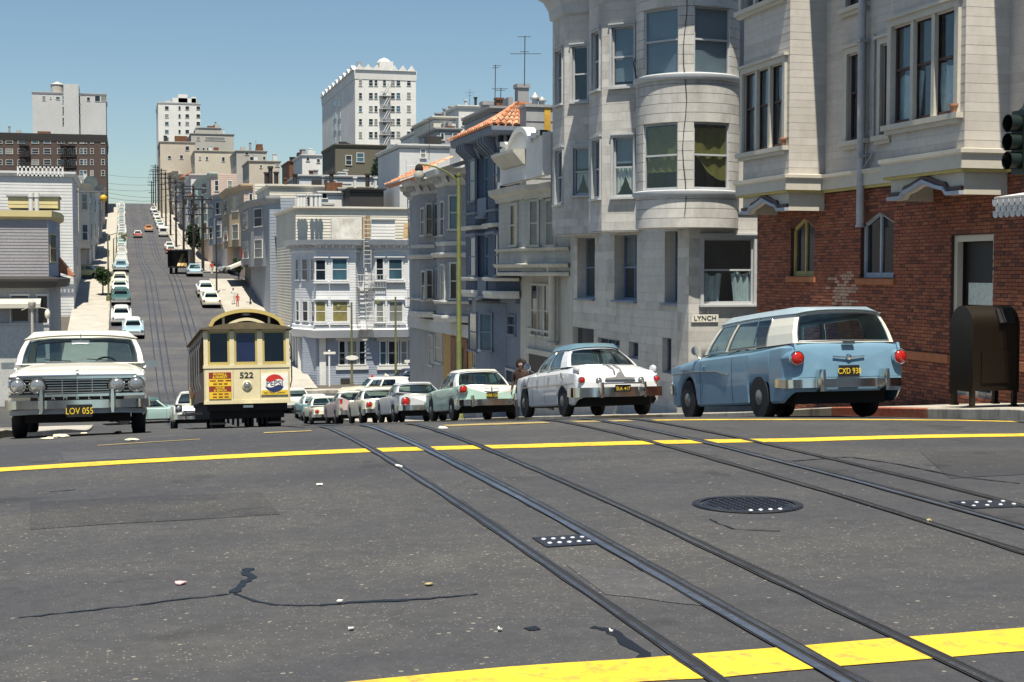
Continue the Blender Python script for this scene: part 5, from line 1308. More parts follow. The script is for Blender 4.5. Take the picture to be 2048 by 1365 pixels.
# hilltop left of centre
block('white_tower', 'white apartment tower with stepped roof on the hilltop right of the street', 'tower', (320, 404), 206, 520, 30, 'tower_white', [('grid', ((330, 337), (357, 361), (371, 378), (393, 400)), [(y, y+7) for y in (213, 229, 244, 260, 275, 291)])], cornice=.6)
for k, (xa, xb, y) in enumerate(((344, 392, 200), (356, 374, 192), (382, 391, 197))):
    a, b_ = at(xa, 208, s=532), at(xb, y, s=532); m = MB(); m.box(a.x, b_.x, 528, 540, a.z-2, b_.z); tag(m.build('roof_house', MATS['tower_white']), ('wide low roof storey', 'narrow top lift house', 'round shouldered tank house')[k] + ' on the stepped white hilltop tower', 'roof house')
block('stone_block', 'grey apartment block with a long loggia, right of the white hilltop tower', 'apartment house', (385, 470), 268, 455, 30, 'stone_wall', [(393, 274, 400, 281), (410, 275, 450, 281), (394, 296, 399, 302), (405, 296, 409, 302), (414, 296, 418, 302)], cornice=.5)
block('stone_block', 'small upper storey with round tanks behind the grey block', 'apartment house', (396, 445), 256, 480, 16, 'stone_wall', [], cornice=.4)
block('beige_block', 'beige stepped apartment block in front of the white hilltop tower', 'apartment house', (323, 392), 284, 420, 22, 'beige_wall', [(371, 293, 378, 301), (336, 312, 342, 318), (360, 311, 366, 318)], cornice=.5)
block('beige_block', 'sandy beige block right of the loggia block', 'apartment house', (392, 475), 302, 400, 20, 'sand_wall', [(398, 313, 402, 320), (412, 314, 416, 320), (444, 315, 449, 323), (462, 314, 467, 320)], cornice=.5)
block('beige_block', 'pinkish grey block with a thin aerial, on the skyline', 'apartment house', (475, 535), 302, 380, 20, 'stone_wall', [(490, 304, 497, 310), (500, 314, 507, 322), (526, 314, 531, 320)], cornice=.5)
block('beige_block', 'low beige block at the end of the skyline row', 'apartment house', (500, 562), 322, 330, 18, 'beige_wall', [(520, 331, 524, 336), (551, 329, 558, 333)], cornice=.4)
block('brick_house', 'low brick and white house on the skyline left of the olive house', 'house', (580, 612), 323, 300, 14, 'brown_wood', [], cornice=.4)
block('white_house', 'small white skyline house with two windows beside the olive house', 'house', (606, 645), 310, 270, 14, 'tower_white', [(613, 316, 618, 322), (634, 318, 639, 325)], cornice=.4)
# middle hillside: stacked pale walls behind the white corner building
block('cream_house', 'long cream boarded wall right behind the white corner building', 'house', (592, 818), 415, 124, 16, 'cream_wall', [], course=.26, cornice=.25)
block('cream_house', 'wide pale roofscape house with chimneys behind the cream boarded wall', 'house', (540, 762), 372, 150, 14, 'cream_wall', [], course=.26, cornice=.3)
hb = block('white_house', 'small white gable wall with two tiny windows behind the cream wall', 'house', (640, 700), 384, 142, 8, 'white_paint', [(645, 386, 653, 397), (686, 385, 694, 396)], cornice=.2)
block('dark_shed', 'black open roof shed with a slanting brace, behind the cream wall', 'shed', (700, 768), 378, 138, 5, 'dark_door', [], cornice=.1)
block('white_house', 'white terrace house wall below the olive house', 'house', (600, 800), 352, 185, 12, 'ghost_wall', [(664, 362, 672, 376)], cornice=.3)
block('white_house', 'white flat roofed house with a bay at the right of the hillside', 'house', (918, 975), 212, 175, 14, 'tower_white', [(924, 235, 929, 252), (936, 233, 948, 251), (954, 233, 957, 246)], cornice=.4)
block('white_house', 'white house with a sun deck roof beside the tall bay house', 'house', (868, 912), 234, 165, 12, 'cream_wall', [(890, 248, 900, 256)], cornice=.3)
block('grey_house', 'pale blue grey house below the sun deck house', 'house', (874, 922), 257, 158, 10, 'pale_grey', [(882, 268, 888, 280), (906, 267, 916, 282)], cornice=.25)
block('white_house', 'low white house right of the tall white tower', 'house', (836, 872), 262, 190, 12, 'tower_white', [(848, 274, 864, 285)], cornice=.3)
block('grey_house', 'grey stuccoed house wall behind the tile roof of the pale grey house', 'house', (800, 900), 290, 135, 12, 'ghost_wall', [(842, 300, 850, 316)], cornice=.3)
block('dark_house', 'slate dark house wall behind the hipped tile roof', 'house', (985, 1058), 215, 92, 8, 'dim_grey', [], cornice=.2)
for px, ya, s, w, lab in ((1047, 168, 88, .7, 'tall grey chimney rising behind the hipped tile roof'), (978, 203, 95, .75, 'squat dark chimney left of the slanting roof behind the tile roof')):
    p = at(px, ya, s=s); m = MB(); m.box(p.x-w/2, p.x+w/2, s, s+.8, p.z-3, p.z); m.box(p.x-w/2-.08, p.x+w/2+.08, s-.08, s+.88, p.z-.25, p.z); tag(m.build('chimney', MATS['dim_grey']), lab, 'chimney')
# street rows on the far hill, right side
TR = 13.6
def hillhouse(xa, xb, ytop, wm, label, bayw=None, nrow=3, cor=.4, tile=False, depth_t=7, wn=True, dark=True):
    """house on the right of the far street between two pixel columns of its front; xb is the nearer, right end"""
    sa, sb = s_at(xa, TR), s_at(xb, TR); ztop = at(xb, ytop, t=TR).z; zb_ = min(rz(sb), rz(sa))-2
    b = thing('row_house', label, 'row house', (TR, sb, rz(sb)), 'houses climbing the right side of the far street')
    w = MATS[wm]; F = Face((TR, sa), (TR, sb)); G = Face((TR, sb), (TR+depth_t, sb)); m = MB()
    sheet(m, F, zb_, ztop); clad(m, G, zb_, ztop, .3, lip=.02); m.quad(V(TR+depth_t, sa, zb_), V(TR, sa, zb_), V(TR, sa, ztop), V(TR+depth_t, sa, ztop)); m.build('wall', w, b, fix=False)
    m = MB(); m.box(TR, TR+depth_t, sb, sa, ztop-.3, ztop-.25); m.build('roof', MATS['roof_felt'], b)
    if bayw:
        L = sa-sb; p = [(TR, sa-.12*L), (TR-1, sa-.25*L), (TR-1, sb+.3*L), (TR, sb+.12*L)]; fs = [Face(p[i], p[i+1]) for i in range(3)]
        zf = rz((sa+sb)/2)+3.2; m = MB()
        for f in fs: sheet(m, f, zf, ztop)
        slab(m, p, zf-.02, zf); slab(m, p, ztop-.05, ztop); m.build('bay', MATS[bayw], b, fix=False)
        n = max(1, int((ztop-zf)/3.1))
        for k in range(n):
            zz_ = zf+.9+k*(ztop-zf-.3)/n
            for f in fs[1:]: farwin(b, f, (f.W*.25, f.W*.75, zz_, zz_+1.7), MATS['white_paint'])
        m = MB(); molding(m, [(TR, sa)] + p + [(TR, sb), (TR+1, sb)], [(0, ztop-.5), (.12, ztop-.4), (.4, ztop-.05), (.42, ztop+.15), (0, ztop+.2)]); m.build('cornice', MATS[bayw], b)
    else:
        m = MB(); molding(m, [(TR, sa), (TR, sb), (TR+depth_t, sb)], [(0, ztop-cor), (.12, ztop-cor), (.35, ztop-.1), (.35, ztop+.1), (0, ztop+.12)]); m.build('cornice', w, b)
        n = max(2, int((ztop-rz(sb))/3.2))
        if wn:
            for k in range(n):
                for q in (.3, .7): farwin(b, F, (F.W*q-.5, F.W*q+.5, ztop-2.6-k*3.1, ztop-.9-k*3.1), MATS['white_paint'])
    if tile:
        m = MB(); m.extr([V(TR-1.3, sb-.2, ztop), V(TR-1.3, sa+.2, ztop), V(TR+1.2, sa+.2, ztop+1.3), V(TR+1.2, sb-.2, ztop+1.3)], (.3, 0, -.15)); m.build('tile_roof', MATS['tile'], b)
    return b, F, G
HL = [(540, 592, 396, 'blue_wall', 'pale_grey', 'grey blue house left of the white corner building, with a dark cornice', {}),
    (489, 511, 370, 'pink_wall', 'tan_wall', 'pink and cream house with a tan bay, its long cream side wall towards the dip', {}),
    (452, 480, 386, 'blue_wall', 'blue_wall', 'slate blue bay house with an awning, left of the pink house', {}),
    (424, 476, 345, 'pink_wall', 'mint_wall', 'tall pink and pale green house left of the slate blue bay house', {}),
    (393, 426, 388, 'white_blue', 'pale_grey', 'white bay house with a little tiled roof', {'tile': True}),
    (384, 425, 346, 'ghost_wall', None, 'tall pale grey flat roofed house with two windows near its top', {}),
    (373, 392, 352, 'blue_wall', 'pale_grey', 'blue grey house under an orange tiled roof', {'tile': True}),
    (361, 376, 345, 'dim_grey', 'beige_wall', 'brownish bay house with a dark upper side', {}),
    (351, 363, 338, 'sand_wall', 'sand_wall', 'sandy bay house with a rounded white cornice', {}),
    (342, 353, 330, 'stone_wall', None, 'grey house high on the right of the far street', {}),
    (335, 344, 318, 'ghost_wall', 'ghost_wall', 'pale bay house high on the right of the far street', {}),
    (328, 336, 312, 'dim_grey', None, 'dark narrow house near the crest on the right', {}),
    (322, 329, 300, 'stone_wall', None, 'last grey house before the crest on the right', {})]
for k, (xc, xr_, y, wm, bw, lab, kw) in enumerate(HL):
    xn = HL[k+1][0] if k+1 < len(HL) else 318
    Zb = 3008*TR/(xc-248); wd = (xr_-xc)*Zb/3008
    b, F, G = hillhouse(xn+.5, xc, y, wm, lab, bw, depth_t=max(wd, .6), **kw)
    if k == 0: ww = ((557, 452, 566, 489), (577, 449, 588, 487), (558, 525, 567, 560), (577, 525, 589, 561))
    elif k == 1:
        ww = ((499, 388, 505, 414), (499, 440, 506, 467), (499, 492, 507, 517)); s1_ = s_at(xc, TR)
        m = MB(); clad(m, Face((TR+wd, s1_-.1), (TR+wd+22, s1_-.1)), rz(s1_)-3, at(520, 368, s=s1_).z, .3, lip=.03); m.build('side_boards', MATS['cream_wall'], b, fix=False)
    elif k == 2: ww = ((460, 408, 470, 432), (460, 456, 470, 480))
    elif k == 3: ww = ((430, 362, 437, 382), (456, 362, 464, 380))
    elif k == 4: ww = ((412, 405, 419, 416), (404, 440, 410, 460))
    elif k == 5: ww = ((402, 366, 410, 374), (412, 366, 420, 374))
    elif k == 6: ww = ((378, 380, 384, 396),)
    else: ww = ((xc+3, y+12, xc+8, y+22),)
    for r in ww: farwin(b, G, G.rect(*r), MATS['white_paint'], casing=.08)
# left side of the far street
TL = -4.7
def lefthouse(xa, xb, ytop, wm, label, bayw=None, width=14, wins=True):
    """xa is the nearer, left end of its street front, xb the farther"""
    sa, sb = s_at(xa, TL), s_at(xb, TL); ztop = at(xa, ytop, t=TL).z; zb_ = min(rz(sb), rz(sa))-2
    b = thing('row_house', label, 'row house', (TL, sa, rz(sa)), 'houses climbing the left side of the far street')
    w = MATS[wm]; F = Face((TL, sa), (TL, sb)); G = Face((TL-width, sa), (TL, sa)); m = MB()
    sheet(m, F, zb_, ztop); clad(m, G, zb_, ztop, .3, lip=.02); m.build('wall', w, b, fix=False)
    m = MB(); m.box(TL-width, TL, sa, sb, ztop-.3, ztop-.25); m.build('roof', MATS['roof_felt'], b)
    if bayw:
        L = sb-sa; p = [(TL, sa+.12*L), (TL+1, sa+.25*L), (TL+1, sb-.3*L), (TL, sb-.12*L)]; fs = [Face(p[i], p[i+1]) for i in range(3)]
        zf = rz((sa+sb)/2)+3.2; m = MB()
        for f in fs: sheet(m, f, zf, ztop)
        slab(m, p, zf-.02, zf); slab(m, p, ztop-.05, ztop); m.build('bay', MATS[bayw], b, fix=False)
        n = max(1, int((ztop-zf)/3.1))
        for k in range(n):
            zz_ = zf+.9+k*(ztop-zf-.3)/n
            for f in fs[:2]: farwin(b, f, (f.W*.25, f.W*.75, zz_, zz_+1.7), MATS['white_paint'])
        m = MB(); molding(m, [(TL, sa)] + p + [(TL, sb)], [(0, ztop-.5), (.12, ztop-.4), (.4, ztop-.05), (.42, ztop+.15), (0, ztop+.2)]); m.build('cornice', MATS[bayw], b)
    else:
        m = MB(); molding(m, [(TL-width, sa), (TL, sa), (TL, sb)], [(0, ztop-.4), (.12, ztop-.4), (.35, ztop-.1), (.35, ztop+.1), (0, ztop+.12)]); m.build('cornice', w, b)
        if wins:
            n = max(2, int((ztop-rz(sa))/3.2))
            for k in range(n):
                for q in (.3, .7): farwin(b, F, (F.W*q-.5, F.W*q+.5, ztop-2.6-k*3.1, ztop-.9-k*3.1), MATS['white_paint'])
    return b, F, G
# the corner shop house on the left of the dip
sk = 103.0
xw = t_at(97, sk); b = thing('corner_shop_house', 'grey boarded house over a dark shop front on the left corner of the dip', 'house', (xw, sk, rz(sk)))
F = Face((xw-16, sk), (xw, sk)); zs, zt2, zt3 = F.uv(60, 560)[1], F.uv(60, 434)[1], F.uv(60, 416)[1]
m = MB(); clad(m, F, zs, zt2, .21, lip=.022); m.build('upper_wall', mat('lilac_grey', (0.288, 0.276, 0.288), .8, n2=(.4, .1)), b, fix=False)
F2 = Face((xw, sk), (TL+.2, sk+3.2)); F3_ = Face((TL+.2, sk+3.2), (TL+.2, sk+9)); m = MB(); clad(m, F2, zs, zt2, .21); clad(m, F3_, zs, zt2, .21); m.build('corner_bay', MATS['slate_board'], b, fix=False)
farwin(b, F2, (.5, F2.W-.5, F2.uv(110, 523)[1], F2.uv(110, 470)[1]), MATS['yellow_wall']); farwin(b, F3_, (.6, 2.2, F3_.uv(120, 500)[1], F3_.uv(120, 462)[1]), MATS['white_paint'])
pl = [(xw-16, sk), (xw, sk), (TL+.2, sk+3.2), (TL+.2, sk+9)]
m = MB(); molding(m, pl, [(0, zt2-.2), (.15, zt2-.1), (.3, zt2), (.32, zt3-.2), (0, zt3-.2)]); m.build('cornice', MATS['yellow_wall'], b)
m = MB(); molding(m, pl, [(0, zs-.55), (.6, zs-.5), (.7, zs-.1), (.7, zs+.05), (0, zs+.25)]); m.build('shop_cornice', MATS['dark_door'], b)
m = MB(); g0 = rz(sk)-1
h = [F.rect(22, 592, 57, 645), F.rect(75, 592, 105, 650)]; h[1] = (h[1][0], min(h[1][1], F.W-.1), h[1][2], h[1][3])
sheet(m, F, g0, zs-.5, h, .4); sheet(m, F2, g0, zs-.5); sheet(m, F3_, g0, zs-.5); m.build('shop_wall', mat('shop_grey', (.36, .37, .37), .8), b, fix=False)
for q in h: window(b, F, q, MATS['white_paint'], pane='dark', style='fixed', casing=.08, sill=True, inset=.2)
m = MB(); sheet(m, F, g0, F.uv(60, 650)[1], out=.12); m.obox(F.P(0, F.uv(60, 650)[1], 0), F.P(F.W, 0)-F.P(0, 0), (0, -.2, 0), (0, 0, .12)); m.build('shop_base', MATS['pale_trim'], b, fix=False)
m = MB(); m.box(xw-16, TL, sk+.1, sk+9, zt2-.1, zt2); m.build('roof', MATS['roof_felt'], b)
p = F.P(F.uv(36, 607)[0], F.uv(36, 607)[1]); m = MB(); m.extr([p+V(-1.5, 0, .4), p+V(-1.5, -1.4, 0), p+V(-1.5, -1.4, -.3), p+V(-1.5, 0, 0)], (3, 0, 0)); m.build('awning', MATS['cream_trim'], b)
y0 = sk+6; pa = V(TL+.2, y0, F3_.uv(128, 535)[1]); m = MB(); m.extr([pa+V(0, 0, .7), pa+V(1.0, 0, -.6), pa+V(1.0, 0, -.75), pa+V(0, 0, -.4)], (0, 4.5, 0)); m.build('tile_hood', MATS['tile'], b)
a, c = at(22, 416, s=sk+3), at(120, 392, s=sk+3)
shed('roof_house', 'yellowish boarded roof storey with two white flues on the left corner house', 'roof house', 16, 116, 394, 416, sk+4, 4, 'yellow_wall', .3)
for x in (62, 74):
    p = at(x, 432, s=sk+2); q = at(x, 395, s=sk+2); m = MB(); m.lathe([(.16, 0), (.16, q.z-p.z), (.2, q.z-p.z), (.2, q.z-p.z+.3)], p, (0, 0, 1), 10); tag(m.build('flue', MATS['white_paint'], smooth=40), ('left' if x < 70 else 'right') + ' one of two white flue pipes on the left corner roof', 'flue')
bl, F, G = lefthouse(147, 158, 352, 'ghost_wall', 'tall pale grey boarded house behind the left corner shop house', None, 24)
a, b_ = at(36, 352, s=sk+40), at(125, 334, s=sk+40); m = MB()
for k in range(12): x = a.x+(b_.x-a.x)*k/11; m.box(x-.08, x+.08, sk+40, sk+40.15, a.z, b_.z)
m.box(a.x, b_.x, sk+40, sk+40.15, b_.z-.15, b_.z); m.box(a.x, b_.x, sk+40, sk+40.15, a.z, a.z+.15); tag(m.build('roof_railing', MATS['white_paint']), 'white roof terrace railing on the tall pale grey house at left', 'railing')
for xa, xb, y, wm, bw, lab in ((159, 169, 370, 'cream_wall', 'cream_wall', 'cream bay house, second up the left side'), (170, 179, 358, 'dim_grey', 'mint_wall', 'grey green bay house with a dark cornice on the left'),
        (180, 188, 385, 'ghost_wall', 'ghost_wall', 'pale bay house in the middle of the left row'), (189, 196, 372, 'blue_wall', 'pale_grey', 'blue grey bay house in the left row'), (197, 203, 378, 'beige_wall', 'beige_wall', 'beige bay house in the left row'),
        (204, 209, 380, 'white_blue', None, 'small white house high in the left row'), (210, 214, 388, 'stone_wall', None, 'grey house next to the brown apartment block')):
    lefthouse(xa, xb, y, wm, lab, bw)
BB = block('brick_apartment_block', 'dark brown brick apartment block with fire escapes, on the left below the white block', 'apartment house', (-30, 216), 268, 415, 40, 'brown_brick',
    [('grid', ((64, 77), (88, 101), (115, 122), (124, 128), (138, 143), (147, 152), (160, 166), (168, 173), (181, 186), (203, 209), (36, 50), (-10, 4), (12, 25)), [(y, y+10) for y in (277, 298, 320, 342)]),
     ], cornice=2.0, cm='dark_door')
m = MB()
for xa, xb in ((38, 58), (120, 150)):
    for y in (291, 313, 335):
        a, b_ = at(xa, y, s=413.5), at(xb, y, s=413.5); m.box(a.x, b_.x, 413.4, 415, a.z-.1, a.z+.1)
        for k in range(9): x = a.x+(b_.x-a.x)*k/8; m.box(x-.08, x+.08, 413.4, 413.5, a.z, a.z+1.5)
        m.box(a.x, b_.x, 413.4, 413.5, a.z+1.4, a.z+1.5); c, d = at(xa+4, y, s=413.6), at(xb-4, y+20, s=413.6); m.tube([c, d], .15, 4)
m.build('fire_escape', MATS['dark_door'], BB)['kind'] = 'stuff'
block('white_block', 'white apartment block with two dark window slots, behind the brown brick block', 'tower', (70, 216), 186, 445, 30, 'tower_grey', [(85, 193, 91, 201), (100, 194, 103, 198), (112, 194, 119, 199), (174, 195, 180, 202), (190, 192, 200, 203), (202, 192, 213, 203)] + [(125, y, 129, y+15) for y in (192, 214, 236)] + [(156, y, 160, y+15) for y in (192, 214, 236)], cornice=.6)
a, b_ = at(127, 188, s=443), at(157, 169, s=443); m = MB(); m.box(a.x, b_.x, 443, 455, a.z-18, b_.z); tag(m.build('lift_tower', MATS['tower_grey']), 'windowless lift tower between the dark slots of the white block', 'tower')
p = at(115, 187, s=447); m = MB(); m.lathe([(1.9, 0), (1.9, 2.4), (2.1, 2.4), (.1, 3.4)], p, (0, 0, 1), 14); tag(m.build('water_tank', MATS['stone_wall'], smooth=40), 'round roof water tank with a conical lid on the white block', 'water tank')

# houses behind the viewer: they stand in the window panes and chrome as reflections
for k, (x0, x1, s0, s1, h, wm, lab) in enumerate(((-30, -5, -34, -18, 9, 'cream_wall', 'cream corner house behind the viewer on the left'), (-60, -31, -34, -19, 11, 'beige_wall', 'beige house behind the viewer, farther left'), (14, 34, -36, -17, 10, 'ghost_wall', 'pale corner house behind the viewer on the right'),
        (35, 60, -36, -17, 12, 'brown_brick', 'brown brick house behind the viewer, farther right'), (-29, -5, -60, -35, 8, 'pink_wall', 'pink house behind the viewer, down the block at left'), (14, 33, -62, -37, 8, 'sand_wall', 'sandy house behind the viewer, down the block at right'))):
    b = thing('house', lab, 'house', (x0, s1, 0)); m = MB(); m.box(x0, x1, s0, s1, -2, h); m.build('wall', MATS[wm], b); m = MB(); m.box(x0-.4, x1+.4, s0, s1+.4, h, h+.5); m.build('cornice', MATS['white_paint'], b)
    F = Face((x1, s1), (x0, s1)); n = int((x1-x0)/4)
    for i in range(n):
        for z in (1.2, 4.4, 7.2):
            if z+2 < h: farwin(b, F, ((i+.3)*F.W/n, (i+.7)*F.W/n, z, z+1.7), MATS['white_paint'])
# ------------------------------------------------------------------ cars: X forward, Y to the car's left, Z up, wheels on z = 0
def paint(name, col, rough=.32):
    return mat(name, col, rough, n=(40, .03), n2=(1.2, .06), coat=.5)
mat('chrome', (.72, .70, .66), .14, 1.0, n=(8, .05), n2=(2, .05))
mat('dull_chrome', (.52, .51, .48), .28, 1.0, n=(8, .1), n2=(2, .1))
mat('hub', (.22, .22, .22), .35, .6)
mat('rubber', (.018, .018, .019), .8, n=(30, .2))
mat('under', (.012, .012, .012), .9)
mat('seat_dark', (.05, .055, .06), .85)
mat('seat_tan', (.30, .27, .22), .85)
mat('red_lens', (.42, .015, .01), .15, n=(60, .1), coat=.6)
mat('lamp_lens', (.34, .35, .35), .10, .6, n=(60, .15), coat=.6)
mat('amber_lens', (.55, .28, .03), .2)
mat('plate_black', (.014, .013, .012), .4)
mat('plate_yellow', (.72, .50, .03), .5)
def lerp_pts(P, x):
    if x <= P[0][0]: return P[0][1]
    for (a, b), (c, d) in zip(P[:-1], P[1:]):
        if x <= c:
            t = (x-a)/(c-a); t = t*t*(3-2*t)*.6 + t*.4
            return b+(d-b)*t
    return P[-1][1]
BASE = dict(L=5.0, W=1.9, wf=1.48, wr=-1.48, wrad=.345, arch=.40, rear_arch=.60, sill=.27,
            top=[(-2.5, .78), (-2.35, .90), (-1.2, .98), (1.0, .98), (2.2, .90), (2.42, .84), (2.5, .70)],
            sho=[(-2.5, .80), (-2.3, .94), (-1, .93), (1.2, .90), (2.3, .88), (2.5, .72)],
            wid=[(-2.5, .86), (-2.35, .93), (-1, .95), (1, .95), (2.3, .93), (2.45, .88), (2.5, .82)],
            bot=[(-2.5, .42), (-2.2, .30), (2.2, .28), (2.5, .42)],
            xw0=.95, xr0=.40, xb1=-1.0, xb0=-1.55, belt=.95, belt_r=.96, roof=1.50, wb=.80, wbr=.78, wr_=.60, wrr=.60, cvf=.22, cvr=.22, crown=.07,
            posts=(.055, .47, .52, .90), lod=2, trim=True, seats=True)
def car(name, label, body, roofm, group=None, upper=None, cat='car', under_z=.0, **kw):
    """heading 0: nose up the street (away from the camera); 180: nose towards the camera"""
    p = dict(BASE); p.update(kw); g = lambda k: p[k]
    L, hi = p['L'], p['lod']
    o = thing(name, label, cat, (0, 0, 0), group)
    # ---- body shell
    n = {2: 84, 1: 46, 0: 26}[hi]
    xs = [-L/2 + L*i/n for i in range(n+1)]
    xs = sorted(set([round(x, 3) for x in xs] + [round(p['wf']+p['arch']*a, 3) for a in (-1, -.99, .99, 1)] + [round(p['wr']+p['arch']*a, 3) for a in (-1, -.99, .99, 1)]))
    def bottom(x):
        b = lerp_pts(p['bot'], x); r = p['wrad']
        for wx, cap_ in ((p['wf'], 9), (p['wr'], p['rear_arch'])):
            d = abs(x-wx)
            if d < p['arch']: b = max(b, min(cap_, r + math.sqrt(p['arch']**2-d*d)))
        return b
    def ring(x):
        w, sh, tp, b = lerp_pts(p['wid'], x), lerp_pts(p['sho'], x), lerp_pts(p['top'], x), bottom(x)
        H = [(w-.05, b), (w-.012, b+.035), (w, b+(sh-b)*.42), (w-.004, b+(sh-b)*.80), (w-.022, sh-.025), (w-.06, sh)]
        if sh > tp + .02: H += [(w-.11, sh-.03), (w-.20, tp+.01), (w*.5, tp), (0, tp+.005)]
        else: H += [(w-.13, sh+(tp-sh)*.35), (w-.26, sh+(tp-sh)*.72), (w*.5, tp-.008), (0, tp)]
        return [V(x, y, z) for y, z in H] + [V(x, -y, z) for y, z in H[-2::-1]]
    rs = [ring(x) for x in xs]; N = len(rs[0]); mb = MB(); vs = [q for r in rs for q in r]; fs = []; mi = []
    cx0, cx1 = p['xb0']+.12, p['xw0']-.10
    up_m = upper is not None
    for j in range(len(rs)-1):
        xm = (xs[j]+xs[j+1])/2
        for i in range(N-1):
            if cx0 < xm < cx1 and 7 <= i < N-8: continue
            fs.append((j*N+i, j*N+i+1, (j+1)*N+i+1, (j+1)*N+i))
            zc = sum(vs[k].z for k in fs[-1])/4
            mi.append(1 if up_m and upper[1](xm, zc, i if i < N/2 else N-2-i) else 0)
    mb.add(vs, fs)
    mb.m = mi
    for j, sgn, bul in ((0, -1, p.get('bulr', .05)), (len(rs)-1, 1, p.get('bulf', .05))):   # closed ends
        r0 = rs[j]; zc = (min(q.z for q in r0)+max(q.z for q in r0))/2; prev = r0
        rr = []
        for f in (.93, .80, .5, .12):
            rr.append([V(q.x+sgn*bul*(1-f*f)**.6, q.y*f, zc+(q.z-zc)*f) for q in r0])
        base = len(mb.v); mb.add([q for r in [r0]+rr for q in r], [])
        for a in range(len(rr)):
            for i in range(N):
                k = (i+1) % N; mb.f.append((base+a*N+i, base+a*N+k, base+(a+1)*N+k, base+(a+1)*N+i)); zq = rr[0][i].z; mb.m.append(1 if up_m and upper[1](r0[0].x, zq, min(i, N-1-i)) else 0)
        mb.f.append(tuple(base+len(rr)*N+i for i in range(N))); mb.m.append(0)
    mats = [body] + ([upper[0]] if up_m else [])
    bo = mb.build('body', mats if up_m else body, o, smooth=38)
    if hi == 2:                               # shut lines of the doors
        xw, xb_ = p['xw0'], p['xb0']
        for x in p.get('doors', (xw-.05, (xw+xb_)/2+.12, xb_+.28)):
            for sd in (1, -1):
                w, sh, b_ = lerp_pts(p['wid'], x), lerp_pts(p['sho'], x), bottom(x)
                if b_ > .45: b_ = .72
                q = [V(x, sd*(y+.0025), z) for y, z in ((w-.008, b_+.05), (w, b_+(sh-b_)*.42), (w-.004, b_+(sh-b_)*.80), (w-.020, sh-.03))]
                m = MB()
                for A, B in zip(q[:-1], q[1:]): m.quad(A+V(-.006, 0, 0), A+V(.006, 0, 0), B+V(.006, 0, 0), B+V(-.006, 0, 0))
                m.build('door_seam', MATS['under'], o, fix=False)
    # ---- underbody, wheel wells and wheels
    m = MB(); m.box(-L/2+.25, L/2-.25, -p['W']/2+.22, p['W']/2-.22, .22, .62); m.box(-L/2+.12, L/2-.12, -p['W']/2+.12, p['W']/2-.12, .44, .60); m.build('underbody', MATS['under'], o)
    for wx in (p['wf'], p['wr']):
        for sd in (1, -1):
            r = p['wrad']; y = sd*(p['W']/2-.10); m = MB()
            m.lathe([(r*.60, -.085), (r*.93, -.10), (r, -.07), (r, .05), (r*.95, .085), (r*.62, .09)], (wx, y, r), (0, sd, 0), 26 if hi else 14)
            w = m.build('wheel', MATS['rubber'], o, smooth=40)
            m = MB(); m.lathe([(r*.62, .03), (r*.60, .085), (r*.52, .07), (r*.40, .075), (r*.30, .10), (.01, .115)], (wx, y, r), (0, sd, 0), 20 if hi else 12)
            m.build('hubcap', MATS['hub'], w, smooth=50)
    # ---- greenhouse
    zr = p['roof']-p['crown']
    nf = 9 if hi else 5
    def arcp(xc, yh, cv, x, nn): return [(x + cv*(1-(2*i/nn-1)**2), yh*(1-2*i/nn)) for i in range(nn+1)]   # from +y to -y
    zbelt = lambda x: p['belt'] + (p['belt_r']-p['belt'])*min(1, max(0, (p['xw0']-x)/(p['xw0']-p['xb0'])))
    Fb = [V(x, y, zbelt(x)) for x, y in arcp(0, p['wb'], p['cvf'], p['xw0'], nf)]
    dr = lambda y, h: .055*(abs(y)/h)**3
    Ft = [V(x, y, zr-dr(y, p['wr_'])) for x, y in arcp(0, p['wr_'], p['cvf']*.8, p['xr0'], nf)]
    Rb = [V(x, y, zbelt(x)) for x, y in arcp(0, p['wbr'], -p['cvr'], p['xb0'], nf)]
    Rt = [V(x, y, zr-dr(y, p['wrr'])) for x, y in arcp(0, p['wrr'], -p['cvr']*.8, p['xb1'], nf)]
    frame, roof_top = MB(), MB()
    def pt(A, B, v, out=0):
        q = A.lerp(B, v); bl = math.sin(math.pi*v)*.025
        q.y += (bl if q.y > 0.05 else -bl if q.y < -.05 else 0); return q
    panes = []
    def panel(At, Ab, kind):                 # At, Ab: lists along the panel; glass between 7% and 92%
        vsplit = [0, .05, .35, .65, .92, 1] if kind else [0, .35, .65, 1]
        rows_ = [[pt(b_, t_, v) for b_, t_ in zip(Ab, At)] for v in vsplit]
        gm = MB()
        for a in range(len(rows_)-1):
            tgt = gm if kind and 0 < a < len(rows_)-2 else frame
            for i in range(len(At)-1): tgt.quad(rows_[a][i], rows_[a][i+1], rows_[a+1][i+1], rows_[a+1][i])
        if kind: panes.append((kind, gm, [r[0] for r in rows_[1:-1]] + rows_[-2] + [r[-1] for r in rows_[1:-1]][::-1] + rows_[1][::-1]))
    e = 1 if hi else 1
    # windscreen and back window with a strip of pillar at each side
    def ends(B_, T_, kind):
        B2, T2 = list(B_), list(T_)
        panel([T2[0], T2[0].lerp(T2[1], .45)], [B2[0], B2[0].lerp(B2[1], .45)], None)
        panel([T2[-2].lerp(T2[-1], .55), T2[-1]], [B2[-2].lerp(B2[-1], .55), B2[-1]], None)
        panel([T2[0].lerp(T2[1], .45)] + T2[1:-1] + [T2[-2].lerp(T2[-1], .55)], [B2[0].lerp(B2[1], .45)] + B2[1:-1] + [B2[-2].lerp(B2[-1], .55)], kind)
    ends(Fb, Ft, 'windscreen'); ends(Rb, Rt, 'rear_window')
